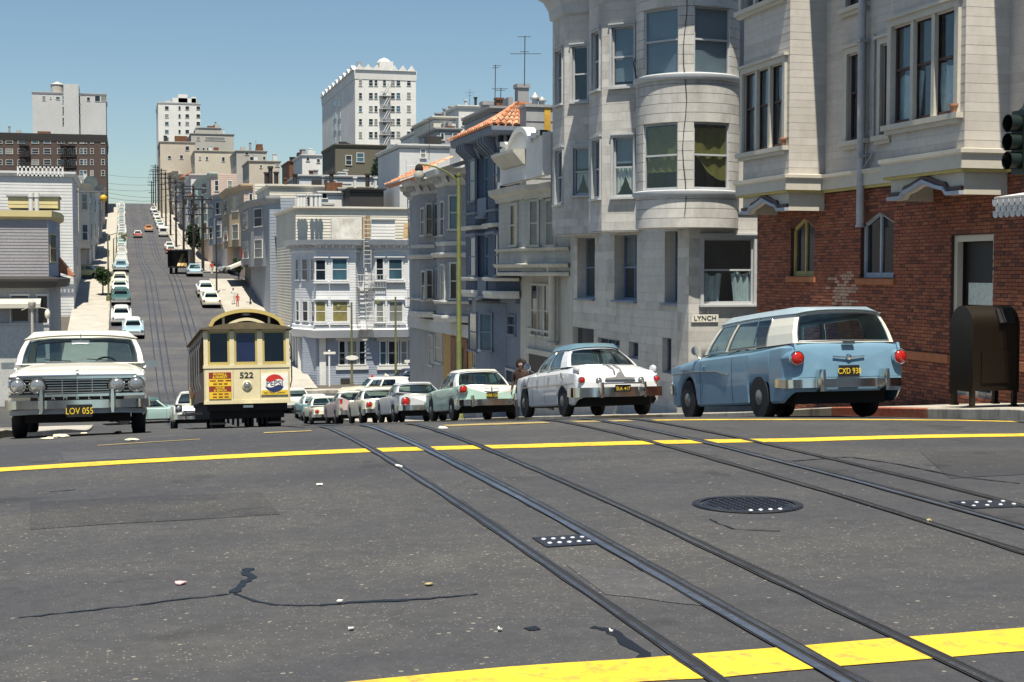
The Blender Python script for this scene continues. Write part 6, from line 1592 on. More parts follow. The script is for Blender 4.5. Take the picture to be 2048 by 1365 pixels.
    def side(sd):
        fb, ft, rb, rt = (Fb[0], Ft[0], Rb[0], Rt[0]) if sd > 0 else (Fb[-1], Ft[-1], Rb[-1], Rt[-1])
        us = [0] + list(p['posts']) + [1]
        for k in range(len(us)-1):
            uu = [us[k]+(us[k+1]-us[k])*q/3 for q in range(4)]
            def bp(u):
                q = fb.lerp(rb, u); q.z = zbelt(q.x); q.y = sd*(p['wb']+(p['wbr']-p['wb'])*u+.03*math.sin(math.pi*u)); return q
            def tpp(u):
                q = ft.lerp(rt, u); q.y = sd*(p['wr_']+(p['wrr']-p['wr_'])*u+.03*math.sin(math.pi*u)); q.z = zr-.055+.02*math.sin(math.pi*u); return q
            panel([tpp(u) for u in uu], [bp(u) for u in uu], 'side_window' if k % 2 == 1 else None)
        return [tpp(i/8) for i in range(1, 8)]
    sl, srr = side(1), side(-1)
    loop = list(Ft) + srr + list(reversed(Rt)) + list(reversed(sl))
    c = sum(loop, V(0, 0, 0))/len(loop); cr = p['crown']
    rr = [loop, [V(c.x+(q.x-c.x)*1.035, q.y*1.03, q.z+.015) for q in loop], [V(c.x+(q.x-c.x)*.98, q.y*.97, q.z+cr*.42) for q in loop]] + [[V(c.x+(q.x-c.x)*f, q.y*f, zr+cr*h) for q in loop] for f, h in ((.86, .72), (.6, .92), (.3, .99), (.02, 1.0))]
    roof_top.rings(rr, True, False, True)
    fo = frame.build('window_frames', p.get('framem') or roofm, o, smooth=40)
    roof_top.build('roof', roofm, o, smooth=50)
    for kind, gm, path in panes:
        w = gm.build(kind, MATS['car_glass'], o, smooth=60)
        if p['trim'] and hi == 2:
            m = MB(); m.tube(path + path[:1], .013, 5); m.build('trim', MATS['dull_chrome'], w, smooth=60)
    # ---- inside
    m = MB(); b_ = p['belt']
    m.box(p['xb0'], p['xw0'], -.72, .72, .45, .5); m.box(p['xw0']-.35, p['xw0']+.12, -.74, .74, .62, b_-.03)
    m.box(max(p['xb0']-.15, -L/2+.14), p['xb0']+.30, -.7, .7, .6, b_-.10); m.build('cabin_floor', MATS['seat_dark'], o)
    if p['seats']:
        for x in ((p['xw0']+p['xb0'])/2+.15, p['xb0']+.55):
            m2 = MB(); m2.box(x-.05, x+.5, -.66, .66, .45, .66); m2.extr([(x-.05, -.66, .5), (x+.12, -.66, .62), (x-.02, -.66, 1.08), (x-.12, -.66, 1.10), (x-.2, -.66, .5)], (0, 1.32, 0)); m2.build('seat', p.get('seatm') or MATS['seat_dark'], o)
        m = MB(); cx_ = p['xw0']-.48; cyc = .36
        ringp = [V(cx_-.06*math.sin(a), cyc+.2*math.cos(a), .98+.19*math.sin(a)) for a in [2*math.pi*k/18 for k in range(19)]]
        m.tube(ringp, .014, 5); m.tube([(cx_, cyc-.2, .98), (cx_, cyc+.2, .98)], .012, 4); m.tube([(cx_, cyc, .98), (cx_+.3, cyc, .82)], .02, 5); m.build('steering_wheel', MATS['under'], o)
    return o
def place(o, t, s, heading=0, tilt=True, dz=0.0):
    """nose along +s for heading 0, turned anticlockwise by heading degrees; tilts with the road"""
    a = R(90+heading); d = Vector((math.cos(a), math.sin(a)))
    A = road_z(s+d.y*1.4, t+d.x*1.4); B = road_z(s-d.y*1.4, t-d.x*1.4)
    pit = math.atan2(A-B, 2.8) if tilt else 0
    o.location = (t, s, (A+B)/2+dz)
    o.rotation_euler = (Matrix.Rotation(a, 3, 'Z') @ Matrix.Rotation(-pit, 3, 'Y')).to_euler()
    return o
def bumper(o, x, W, z, wrap, h=.15, m='chrome', d=.07, guards=(), gm='chrome', bow=.10):
    """x < 0 rear, x > 0 front; wraps round the corners by wrap metres"""
    sg = 1 if x > 0 else -1; hw = W/2+.015; P = [V(x-sg*wrap, hw, z+.02), V(x-sg*wrap*.5, hw+.01, z+.01), V(x-sg*.16, hw-.005, z)]
    P += [V(x-sg*.05, hw-.05, z), V(x+sg*bow*.3, hw*.80, z), V(x+sg*bow*.75, hw*.45, z), V(x+sg*bow, 0, z)]
    P = P + [V(q.x, -q.y, q.z) for q in P[-2::-1]]
    if x < 0: P = P[::-1]
    pr = [(-.005, -h/2), (.02, -h/2), (.045, -h*.32), (.055, 0), (.045, h*.32), (.02, h/2), (-.005, h/2)]
    mb = MB(); mb.sweep(P, [(u, w) for u, w in pr]); 
    b_ = mb.build('bumper', MATS[m], o, smooth=50)
    for y in guards:
        g = MB(); g.rings([[V(x+sg*(bow+dx), y+q*ww, z+zz_) for dx, q in ((-.08, -1), (.09, -1), (.13, -.5), (.13, .5), (.09, 1), (-.08, 1))] for zz_, ww in ((-.12, .03), (-.05, .045), (.12, .045), (.2, .03))]); g.build('bumper_guard', MATS[gm], o, smooth=50)
    return b_
def round_lamp(o, name, x, y, z, r, sg, lens='red_lens', depth=.06, rim='chrome', bez=1.22):
    mb = MB(); mb.lathe([(r*.96, -depth), (r*bez, -depth*.5), (r*bez, depth*.2), (r*1.03, depth*.55), (r*1.0, depth*.2)], (x, y, z), (sg, 0, 0), 22); w = mb.build(name, MATS[rim], o, smooth=45)
    mb = MB(); mb.lathe([(r, depth*.1), (r*.92, depth*.45), (r*.6, depth*.75), (.005, depth*.9)], (x, y, z), (sg, 0, 0), 22); mb.build('lens', MATS[lens], w, smooth=60)
    return w
def plate_on(o, x, y, z, sg, txt, w=.33, h=.165, lean=0):
    mb = MB(); mb.box(x-.01, x+.01, y-w/2, y+w/2, z-h/2, z+h/2); pl = mb.build('number_plate', MATS['plate_black'], o)
    loc = pl.location
    X = Vector((0, sg, 0)); Y = Vector((0, 0, 1)); Zv = Vector((sg, 0, 0))
    M = Matrix(((X.x, Y.x, Zv.x, sg*.012), (X.y, Y.y, Zv.y, 0), (X.z, Y.z, Zv.z, h*.46), (0, 0, 0, 1)))
    text(txt, h*.74, 'lettering', MATS['plate_yellow'], pl, M, .002, sx=.80)
    return pl
def strip_on(o, name, pts, r, m='chrome'):
    mb = MB(); mb.sweep(pts, [(-.006, -r), (.010, -r*.6), (.012, 0), (.010, r*.6), (-.006, r)]); return mb.build(name, MATS[m], o, smooth=50)
# ------------------------------------------------------------------ the cars near the crest
mat('stripe_metal', (.42, .42, .43), .3, .4)
paint('cream_paint', (.74, .71, .60)); paint('wagon_blue', (.16, .29, .40), .42); paint('wagon_roof_highlit', (.36, .46, .53)); paint('white_car', (.63, .64, .66)); paint('slate_roof', (.12, .21, .26), .28)  # wagon roof: light blue with its highlight put into the colour
paint('mint', (.40, .58, .50)); paint('ivory_car', (.72, .72, .66)); paint('silver_white', (.52, .54, .56)); paint('butter', (.70, .66, .50)); paint('rose', (.50, .38, .38)); paint('teal_car', (.14, .32, .34))
paint('pale_green', (.36, .50, .47)); paint('deep_green', (.05, .12, .11)); paint('black_car', (.015, .016, .02)); paint('navy_car', (.02, .03, .07)); paint('yellow_car', (.66, .58, .28)); paint('red_car', (.30, .03, .025)); paint('sky_car', (.32, .46, .52)); paint('grey_car', (.30, .32, .34)); paint('orange_car', (.55, .22, .05))

def fins_pod(o, y, z, x0, x1, r, m):
    mb = MB(); mb.lathe([(r*.25, x1-x0), (r*.75, (x1-x0)*.6), (r*1.02, (x1-x0)*.2), (r*1.12, 0)], (x0, y, z), (1, 0, 0), 20); return mb.build('fender_pod', MATS[m], o, smooth=50)
# blue and cream estate car
w = car('station_wagon', 'blue and cream two door station wagon parked by the brick corner building', MATS['wagon_blue'], MATS['wagon_roof_highlit'], 'cars parked along the right kerb',
    framem=MATS['cream_paint'], L=5.0, W=1.93, belt=1.10, belt_r=1.13, roof=1.72, xw0=.95, xr0=.48, xb1=-2.26, xb0=-2.42, wb=.85, wbr=.83, wr_=.70, wrr=.69, cvr=.10, posts=(.05, .27, .315, .74), crown=.10, doors=(.90, -.42),
    top=[(-2.5, 1.125), (-2.38, 1.14), (-1, 1.14), (1.0, 1.13), (2.1, 1.03), (2.4, .92), (2.5, .76)], sho=[(-2.5, 1.08), (-2.2, 1.09), (-1, 1.04), (1.2, 1.02), (2.3, .95), (2.5, .76)],
    wid=[(-2.5, .90), (-2.3, .955), (1, .965), (2.3, .93), (2.5, .82)], bulr=.05, rear_arch=.55, wr=-1.42, wf=1.52, bot=[(-2.5, .40), (-2.2, .24), (2.2, .22), (2.5, .42)])
for sd in (1, -1):
    fins_pod(w, sd*.845, .90, -2.56, -1.4, .112, 'wagon_blue'); round_lamp(w, 'tail_light', -2.57, sd*.845, .90, .098, -1, 'red_lens', .06, 'chrome', 1.15)
    m = MB(); m.extr([V(-2.55, sd*.845-.02, 1.03), V(-2.52, sd*.845-.02, 1.12), V(-1.6, sd*.845-.02, 1.02), V(-1.6, sd*.845-.02, .98)], (0, .04, 0)); m.build('fin', MATS['wagon_blue'], w)
    strip_on(w, 'side_trim', [V(x, sd*(.968 if x < 1.4 else .955), z) for x, z in ((2.2, .80), (1.2, .82), (.2, .80), (-.3, .72))][::sd], .014)
    m = MB(); m.tube([(.75, sd*.97, .90), (.60, sd*.985, .90)], .014, 6); m.build('door_handle', MATS['chrome'], w)
bumper(w, -2.56, 1.92, .52, .50, .125, guards=(-.52, .52)); bumper(w, 2.5, 1.9, .52, .4)
plate_on(w, -2.60, .02, .70, -1, 'CXD 938')
m = MB(); m.box(-2.585, -2.555, -.20, .22, .60, .615); m.build('plate_frame', MATS['chrome'], w)
strip_on(w, 'tailgate_badge', [V(-2.567, .26, .92), V(-2.575, 0, .90), V(-2.567, -.26, .92)], .012)
m = MB(); m.lathe([(.05, 0), (.04, .02), (.005, .025)], (-2.56, 0, .905), (-1, 0, 0), 12); m.build('emblem', MATS['chrome'], w)
m = MB(); m.box(-2.58, -2.54, -.10, .10, 1.10, 1.145); m.build('tailgate_handle', MATS['chrome'], w)
m = MB(); m.box(-2.562, -2.556, -.82, .82, .605, .612); m.build('tailgate_seam', MATS['under'], w)
m = MB(); m.tube([(1.05, .86, 1.0), (1.08, .97, 1.14)], .012, 6); m.lathe([(.075, -.02), (.08, 0), (.05, .03), (.005, .04)], (1.06, .97, 1.18), (1, 0, 0), 14); m.build('wing_mirror', MATS['chrome'], w, smooth=40)
m = MB(); m.tube([(-1.06, .845, 1.17), (-1.1, .73, 1.62)], .012, 5); m.build('window_divider', MATS['chrome'], w)
strip_on(w, 'fender_script', [V(1.85, .958, .86), V(1.75, .96, .875), V(1.68, .96, .855), V(1.6, .962, .87)], .010)
w.scale = (1.04,)*3; place(w, 10.85, 22.9, 0, dz=-.02)
# white saloon with slate roof
w = car('sedan', 'rounded white sedan with slate blue roof and two chrome stripes on its boot', MATS['white_car'], MATS['slate_roof'], 'cars parked along the right kerb',
    framem=MATS['white_car'], L=5.15, W=1.95, belt=1.06, belt_r=1.08, roof=1.64, xw0=.85, xr0=.40, xb1=-.95, xb0=-1.50, wb=.80, wbr=.80, wr_=.58, wrr=.57, cvr=.30, crown=.13, posts=(.06, .42, .47, .80),
    top=[(-2.57, .78), (-2.4, .98), (-1.9, 1.09), (-1.2, 1.12), (1.0, 1.10), (2.0, 1.04), (2.45, .92), (2.57, .74)], sho=[(-2.57, .78), (-2.4, .92), (-1.8, .96), (-1, .96), (1.2, .96), (2.3, .94), (2.57, .78)],
    wid=[(-2.57, .84), (-2.4, .935), (-1.2, .97), (1, .96), (2.2, .94), (2.45, .88), (2.57, .80)], bulr=.07, rear_arch=.52, wr=-1.55, wf=1.55, bot=[(-2.57, .40), (-2.2, .24), (2.2, .24), (2.57, .42)])
for y in (-.075, .075):
    pts = [V(x, y, z+.012) for x, z in ((-1.75, 1.10), (-2.0, 1.075), (-2.2, 1.035), (-2.4, .985), (-2.53, .90))]
    m = MB(); m.sweep(pts, [(-.016, 0), (-.012, .014), (.012, .014), (.016, 0)]); m.build('deck_stripe', MATS['stripe_metal'], w, smooth=40)
m = MB(); m.extr([(-2.66, y, z) for y, z in ((-.34, .80), (-.30, .76), (.30, .76), (.34, .80), (.10, .815), (.05, .90), (0, .93), (-.05, .90), (-.10, .815))], (.05, 0, 0)); m.build('boot_ornament', MATS['stripe_metal'], w)
for sd in (1, -1):
    round_lamp(w, 'tail_light', -2.58, sd*.83, .76, .062, -1, 'red_lens', .05, 'chrome', 1.25); round_lamp(w, 'reversing_light', -2.62, sd*.47, .74, .055, -1, 'lamp_lens', .04, 'chrome', 1.3)
    strip_on(w, 'side_trim', [V(x, sd*y, .70) for x, y in ((1.8, .955), (0, .982), (-1.2, .985), (-2.3, .95))][::sd], .018)
    m = MB(); m.ball((-2.30, sd*.86, .98), .10, 10, (2.0, .5, .9)); m.build('fender_crest', MATS['white_car'], w, smooth=60)
    m = MB(); m.tube([(.35, sd*.97, .99), (.2, sd*.985, .99)], .014, 6); m.tube([(-.55, sd*.97, .99), (-.7, sd*.985, .99)], .014, 6); m.build('door_handles', MATS['chrome'], w)
m = MB(); m.tube([(-1.62, .93, .80), (-1.62, .985, .86), (-1.62, .99, .95)], .02, 6); m.build('fuel_flap', MATS['dull_chrome'], w)
bumper(w, -2.62, 1.96, .50, .55, .20, guards=(-.47, .47), bow=.14); bumper(w, 2.6, 1.9, .5, .4)
m = MB(); m.tube([(-2.80, -.47, .68), (-2.84, 0, .68), (-2.80, .47, .68)], .022, 6); m.build('bumper_bar', MATS['chrome'], w)
plate_on(w, -2.80, 0, .57, -1, 'ELK 417', .34, .15)
m = MB(); m.tube([(1.0, .86, 1.04), (1.05, 1.0, 1.14)], .012, 6); m.lathe([(.07, -.02), (.085, 0), (.05, .03), (.005, .04)], (1.03, 1.0, 1.18), (1, 0, 0), 14); m.build('wing_mirror', MATS['chrome'], w, smooth=40)
w.scale = (1.09,)*3; place(w, 10.98, 34.2, 0, dz=.12)
# mint and ivory saloon
def ford_like(name, label, bodym, deck, roofm, plate, Lx=5.0, upper=True, **kw):
    d = dict(framem=roofm, L=Lx, W=1.93, belt=.97, belt_r=.99, roof=1.52, xw0=.85, xr0=.35, xb1=-.95, xb0=-1.50, wb=.80, wbr=.80, wr_=.62, wrr=.62, cvr=.26, crown=.08, posts=(.06, .44, .48, .86),
        top=[(-2.5, .86), (-2.42, .94), (-1.9, .99), (-1.2, 1.01), (1.0, 1.0), (2.1, .94), (2.4, .85), (2.5, .72)], sho=[(-2.5, 1.0), (-2.2, 1.0), (-1.4, .95), (1.2, .93), (2.3, .88), (2.5, .74)],
        wid=[(-2.5, .92), (-2.3, .955), (1, .96), (2.3, .93), (2.5, .82)], bulr=.04, rear_arch=.60, wr=-1.42, wf=1.50)
    d.update(kw)
    o = car(name, label, bodym, roofm, 'cars parked along the right kerb', upper=(deck, lambda x, z, i: i >= 6 and x < -1.2 or (x < -2.4 and z > .62 and i >= 4)) if upper else None, **d)
    return o
w = ford_like('sedan', 'mint green and ivory sedan with round red tail lights', MATS['mint'], MATS['ivory_car'], MATS['ivory_car'], 'x')
for sd in (1, -1):
    fins_pod(w, sd*.84, .88, -2.56, -1.6, .125, 'mint'); round_lamp(w, 'tail_light', -2.57, sd*.84, .88, .105, -1, 'red_lens', .06, 'chrome', 1.15)
    strip_on(w, 'side_trim', [V(x, sd*.968, z) for x, z in ((2.1, .78), (.6, .82), (-.2, .70), (-2.3, .74))][::sd], .016)
bumper(w, -2.56, 1.93, .50, .5, .18, guards=(-.6, .6)); bumper(w, 2.5, 1.9, .5, .4); plate_on(w, -2.58, 0, .70, -1, 'KRB 526', .33, .16)
strip_on(w, 'boot_badge', [V(-2.56, .22, .885), V(-2.575, 0, .87), V(-2.56, -.22, .885)], .012); m = MB(); m.tube([(-2.55, 0, .93), (-2.58, 0, .84)], .02, 6); m.build('boot_handle', MATS['chrome'], w)
w.scale = (1.09,)*3; place(w, 11.0, 46.2, 0, dz=.06)
# silver white saloon with large round lights
w = ford_like('sedan', 'silver white sedan with broad flat fins, parked behind the mint green sedan', MATS['silver_white'], MATS['ivory_car'], MATS['silver_white'], 'x', 5.3,
    top=[(-2.65, .78), (-2.55, .86), (-1.9, .93), (-1.2, .96), (1, .96), (2.3, .90), (2.55, .8), (2.65, .7)], sho=[(-2.65, .96), (-2.2, .97), (-1.4, .93), (1.2, .92), (2.4, .88), (2.65, .74)], wid=[(-2.65, .93), (-2.3, .97), (1, .97), (2.4, .94), (2.65, .84)], roof=1.44, wr_=.64, wrr=.62, xb0=-1.45, xb1=-.85, belt=.93, belt_r=.95)
for sd in (1, -1):
    round_lamp(w, 'tail_light', -2.68, sd*.72, .70, .135, -1, 'red_lens', .07, 'chrome', 1.25)
    m = MB(); m.extr([V(-2.7, sd*.5, .955), V(-2.7, sd*.98, 1.0), V(-1.2, sd*.96, .95), V(-1.2, sd*.9, .93)], (0, 0, .03)); m.build('fin', MATS['silver_white'], w)
bumper(w, -2.7, 1.95, .48, .6, .18); bumper(w, 2.65, 1.9, .5, .4); w.scale = (1.08,)*3; place(w, 10.9, 56.0, 0, dz=.08)
w = ford_like('compact_car', 'butter cream compact car between the silver white sedan and the rose finned sedan', MATS['butter'], MATS['ivory_car'], MATS['ivory_car'], 'x', 4.7,
    top=[(-2.35, .80), (-2.25, .88), (-1.6, .95), (1, .96), (2.1, .88), (2.35, .7)], sho=[(-2.35, .90), (-1.9, .94), (1.2, .92), (2.1, .87), (2.35, .74)], wid=[(-2.35, .84), (-2.1, .90), (1, .91), (2.1, .88), (2.35, .78)], W=1.82, roof=1.42, wf=1.4, wr=-1.35, xb0=-1.3, xb1=-.8, belt=.92, belt_r=.94, bot=[(-2.35, .42), (-2.1, .30), (2.1, .28), (2.35, .42)])
for sd in (1, -1): round_lamp(w, 'tail_light', -2.38, sd*.68, .72, .10, -1, 'red_lens', .06, 'chrome', 1.3)
bumper(w, -2.4, 1.82, .48, .5, .16); w.scale = (1.08,)*3; place(w, 10.75, 63.4, 0, dz=.08)
w = ford_like('finned_sedan', 'rose and cream sedan with tall tail fins, fourth car down from the slate roofed one', MATS['rose'], MATS['rose'], MATS['ivory_car'], 'x', 5.3, False,
    top=[(-2.65, .80), (-2.5, .90), (-1.9, .97), (-1.2, 1.0), (1, .99), (2.3, .92), (2.65, .72)], sho=[(-2.65, 1.18), (-2.3, 1.14), (-1.2, .97), (1.2, .93), (2.4, .88), (2.65, .74)], wid=[(-2.65, .92), (-2.3, .96), (1, .97), (2.4, .94), (2.65, .84)], roof=1.48)
for sd in (1, -1):
    m = MB(); m.box(-2.72, -2.66, sd*.84-.07, sd*.84+.07, .62, 1.10); t_ = m.build('tail_light', MATS['chrome'], w); m = MB(); m.box(-2.735, -2.72, sd*.84-.045, sd*.84+.045, .86, 1.05); m.build('lens', MATS['red_lens'], t_)
bumper(w, -2.7, 1.93, .50, .5, .2); w.scale = (1.08,)*3; place(w, 10.75, 70.8, 0, dz=.08)
w = ford_like('compact_car', 'cream compact car nosed in ahead of the rose finned sedan', MATS['butter'], MATS['butter'], MATS['ivory_car'], 'x', 4.5, False,
    top=[(-2.25, .80), (-1.6, .95), (1, .96), (2.1, .88), (2.25, .7)], sho=[(-2.25, .88), (1.2, .92), (2.25, .74)], wid=[(-2.25, .80), (1, .90), (2.25, .78)], W=1.8, wf=1.35, wr=-1.3, bot=[(-2.25, .4), (2.25, .4)], xb0=-1.3, xb1=-.8, lod=1)
for sd in (1, -1): round_lamp(w, 'tail_light', -2.27, sd*.62, .70, .09, -1, 'red_lens', .06, 'chrome', 1.3)
bumper(w, -2.3, 1.8, .48, .5, .16); place(w, 10.4, 78.6, 0)
w = ford_like('sedan', 'teal sedan with a cream roof parked at the bottom of the dip', MATS['teal_car'], MATS['teal_car'], MATS['ivory_car'], 'x', 4.9, False, lod=1)
bumper(w, -2.5, 1.9, .48, .5, .18); place(w, 10.9, 86.6, 0)
w = ford_like('sedan', 'creamy white sedan right of the cable car at the bottom of the dip', MATS['ivory_car'], MATS['ivory_car'], MATS['ivory_car'], 'x', 4.9, False, lod=1)
bumper(w, -2.5, 1.9, .48, .5, .18); place(w, 10.6, 94.5, 0)
# cars crossing in the dip
w = car('station_wagon', 'cream station wagon with a red beacon on its roof, crossing the street in the dip', MATS['butter'], MATS['ivory_car'], lod=1, L=5.2, roof=1.62, xb0=-2.3, xb1=-2.1, xw0=.9, posts=(.04, .3, .34, .66), belt=1.0, belt_r=1.0)
m = MB(); m.lathe([(.10, 0), (.09, .14), (.02, .19)], (.3, 0, 1.60), (0, 0, 1), 10); m.build('beacon', MATS['red_lens'], w, smooth=50); m = MB(); m.lathe([(.05, 0), (.14, .3)], (-.9, 0, 1.66), (1, 0, .3), 10); m.build('horn', MATS['cream_paint'], w)
place(w, 17.2, 101.5, 92, False)
w = car('sedan', 'dark navy sedan climbing the cross street in front of the white corner building', MATS['navy_car'], MATS['navy_car'], lod=1, L=5.0); q = at(835, 757, s=106); place(w, q.x, 106, -88, False); w.location.z = q.z-.75
w = car('sedan', 'pale green sedan with a dark roof crossing at left, behind the parked cream sedan', MATS['pale_green'], MATS['deep_green'], lod=2, framem=MATS['pale_green'], L=5.0); place(w, 1.25, 86.5, -80, False)
# oncoming two-tone car beside the cable car
w = car('sedan', 'cream and black two tone sedan coming up the hill beside the cable car', MATS['ivory_car'], MATS['ivory_car'], L=5.0, upper=(MATS['black_car'], lambda x, z, i: i >= 6 and x > 5), belt=.98, roof=1.52)
for sd in (1, -1):
    m = MB(); m.box(2.36, 2.54, sd*.74-.13, sd*.74+.13, .66, .92); hl = m.build('headlight', MATS['black_car'], w); m = MB(); m.lathe([(.095, 0), (.07, .03), (.005, .045)], (2.54, sd*.74, .79), (1, 0, 0), 16); m.build('lens', MATS['lamp_lens'], hl, smooth=60)
m = MB(); m.box(2.5, 2.56, -.58, .58, .56, .70); m.build('grille', MATS['under'], w); m = MB(); m.sweep([(2.57, .62, .63), (2.6, 0, .63), (2.57, -.62, .63)], [(-.02, -.03), (.03, 0), (-.02, .03)]); m.build('grille_bar', MATS['chrome'], w)
bumper(w, 2.55, 1.92, .46, .5, .20, guards=(-.5, .5)); place(w, 2.75, 60.2, 180)
# the big cream saloon at left, nose towards us
w = car('sedan', 'large cream sedan with four round headlights parked facing us at the left edge', MATS['cream_paint'], MATS['cream_paint'], L=4.85, W=1.87, belt=1.06, belt_r=1.03, roof=1.60, xw0=.85, xr0=.24, xb1=-1.0, xb0=-1.5, wb=.915, wr_=.81, wrr=.76, wbr=.86, cvf=.24, crown=.10, seatm=MATS['seat_tan'],
    top=[(-2.42, .8), (-2.3, .93), (-1, 1.02), (.95, 1.085), (1.6, 1.03), (2.1, .955), (2.32, .905), (2.42, .86)], sho=[(-2.42, .8), (-2.2, .92), (1.0, .985), (2.2, .915), (2.42, .86)], wid=[(-2.42, .84), (-2.2, .92), (1, .935), (2.2, .93), (2.35, .91), (2.42, .88)],
    bot=[(-2.42, .45), (-2.2, .3), (2.2, .3), (2.30, .42), (2.42, .50)], wf=1.45, wr=-1.35, bulf=.01, posts=(.05, .46, .50, .88))
m = MB(); m.box(2.40, 2.455, -.87, .87, .59, .865); gr = m.build('grille', MATS['under'], w)
m = MB()
for z in (.845, .60): m.sweep([(2.46, .90, z), (2.485, .45, z), (2.49, 0, z), (2.485, -.45, z), (2.46, -.90, z)], [(-.03, -.018), (.02, -.018), (.02, .018), (-.03, .018)])
m.build('grille_surround', MATS['chrome'], gr)
for k in range(6):
    z = .635+k*.035; y = .43; m = MB(); b_ = -.035*math.sin(math.pi*(k+.5)/6)
    m.sweep([(2.468+b_, y, z), (2.478+b_, 0, z), (2.468+b_, -y, z)], [(-.02, -.006), (.014, -.006), (.014, .006), (-.02, .006)]); m.build('grille_bar', MATS['dull_chrome'], gr)
for y in (-.2, 0, .2): m = MB(); m.box(2.455, 2.475, y-.006, y+.006, .625, .83); m.build('grille_bar', MATS['dull_chrome'], gr)
for sd in (1, -1):
    for k in range(4): m = MB(); z = .645+k*.05; m.box(2.44, 2.47, min(sd*.44, sd*.9), max(sd*.44, sd*.9), z, z+.012); m.build('grille_bar', MATS['dull_chrome'], gr)
    for y in (.53, .79): round_lamp(w, 'headlight', 2.48, sd*y, .735, .098, 1, 'lamp_lens', .06, 'chrome', 1.24)
    m = MB(); m.box(2.44, 2.48, min(sd*.47, sd*.60), max(sd*.47, sd*.60), .575, .605); m.build('indicator', MATS['lamp_lens'], w)
    m = MB(); m.tube([(.72, sd*.90, .98), (.70, sd*1.0, 1.04)], .014, 6); m.box(.62, .74, sd*1.04-.09, sd*1.04+.09, 1.0, 1.10); m.build('wing_mirror', MATS['dull_chrome'], w)
    strip_on(w, 'side_trim', [V(x, sd*(y+.004), .80) for x, y in ((2.3, .915), (1, .942), (-1, .942), (-2.2, .925))][::sd], .016)
strip_on(w, 'hood_edge', [V(2.425, .80, .872), V(2.44, 0, .876), V(2.425, -.80, .872)][::-1], .012)
for i, ch in enumerate('RAMBLER'):
    y = -.48 + i*.16
    text(ch, .075, 'letter', MATS['chrome'], w, Matrix(((0, 0, 1, 2.475), (1, 0, 0, y), (0, 1, 0, .565), (0, 0, 0, 1))), .008)
m = MB(); m.box(2.40, 2.46, -.62, .62, .525, .595); m.build('lower_panel', MATS['under'], w)
bumper(w, 2.45, 1.90, .475, .55, .115, guards=(-.47, .47), bow=.10); m = MB(); m.sweep([(2.30, .90, .36), (2.45, .6, .375), (2.48, 0, .375), (2.45, -.6, .375), (2.30, -.90, .36)], [(-.02, -.03), (.03, -.025), (.03, .04), (-.02, .04)]); m.build('valance', MATS['grey_car'], w, smooth=50)
plate_on(w, 2.60, .03, .385, 1, 'LOV 055', .34, .17)
m = MB(); m.tube([(.50, 0, 1.52), (.60, 0, 1.42)], .008, 5); m.box(.57, .60, -.13, .13, 1.36, 1.425); m.build('rear_view_mirror', MATS['dull_chrome'], w)
for y in (.35, -.25):
    m = MB(); m.tube([(1.14, y+.12, 1.10), (1.06, y-.25, 1.13)], .007, 4); m.build('wiper', MATS['under'], w)
m = MB(); m.box(2.32, 2.40, -.02, .02, .93, .95); m.build('hood_ornament', MATS['chrome'], w)
m = MB(); m.extr([(.8, -.5, 1.09), (.85, .25, 1.09), (.65, .45, 1.09), (.6, -.4, 1.09)], (0, 0, .015)); m.build('papers', MATS['paper'], w)
place(w, -.64, 23.35, 180, dz=.02)
w.rotation_euler.rotate_axis('Y', R(1.6))
# crumpled newspaper under and before it
def crumple(px, py, r, label, seed):
    c = on_road(px, py); rnd = random.Random(seed); mb = MB()
    n = 9; rs = []
    for j in range(5):
        ph = math.pi*j/4; rs.append([c+V(r*1.6*math.sin(ph)*math.cos(2*math.pi*k/n)*rnd.uniform(.5, 1.2), r*math.sin(ph)*math.sin(2*math.pi*k/n)*rnd.uniform(.5, 1.2), r*.30*(1-math.cos(ph))*rnd.uniform(.7, 1.2)) for k in range(n)])
    mb.rings(rs); tag(mb.build('crumpled_paper', mat('newsprint', (.72, .66, .48), .9, n=(12, .15))), label, 'litter', 'scraps of litter on the road')
crumple(122, 876, .085, 'big crumpled newspaper in the gutter under the cream sedan', 1); crumple(96, 880, .06, 'flat end of the crumpled newspaper in front of the cream sedan', 2); crumple(168, 868, .05, 'small crumpled paper under the front bumper of the cream sedan', 3); crumple(262, 882, .05, 'folded paper lying by the front tyre of the cream sedan', 4); crumple(236, 866, .045, 'paper scrap beneath the cream sedan, in front of the right tyre', 5)
# ------------------------------------------------------------------ parked and moving cars on the far hill
LEFTC = [('ivory_car', 'white'), ('butter', 'cream'), ('sky_car', 'pale blue'), ('silver_white', 'silver'), ('butter', 'cream'), ('ivory_car', 'white'), ('rose', 'pinkish'), ('ivory_car', 'white'), ('mint', 'mint green'), ('grey_car', 'grey')]
mat('far_chrome', (.50, .49, .46), .5, .3)
def far_proto(label, bodym, roofm, front=True, **kw):
    o = car('parked_car', label, MATS[bodym], MATS[roofm], lod=0, trim=False, seats=False, **kw)
    for sg in (1, -1):
        m = MB(); m.box(min(sg*2.48, sg*2.62), max(sg*2.48, sg*2.62), -.93, .93, .40, .54); m.build('bumper', MATS['far_chrome'], o)
    m = MB(); m.box(2.5, 2.56, -.55, .55, .58, .74); m.build('grille', MATS['grey_car'], o)
    for sd in (1, -1):
        round_lamp(o, 'headlight', 2.53, sd*.72, .74, .10, 1, 'lamp_lens', .06, 'chrome', 1.2); round_lamp(o, 'tail_light', -2.53, sd*.76, .78, .09, -1, 'red_lens', .05, 'chrome', 1.2)
    return o
bpy.context.view_layer.update()
PA = far_proto('pale blue and white sedan standing out from the left row, lowest on the far hill', 'sky_car', 'ivory_car'); place(PA, .75, 133.5, 180)
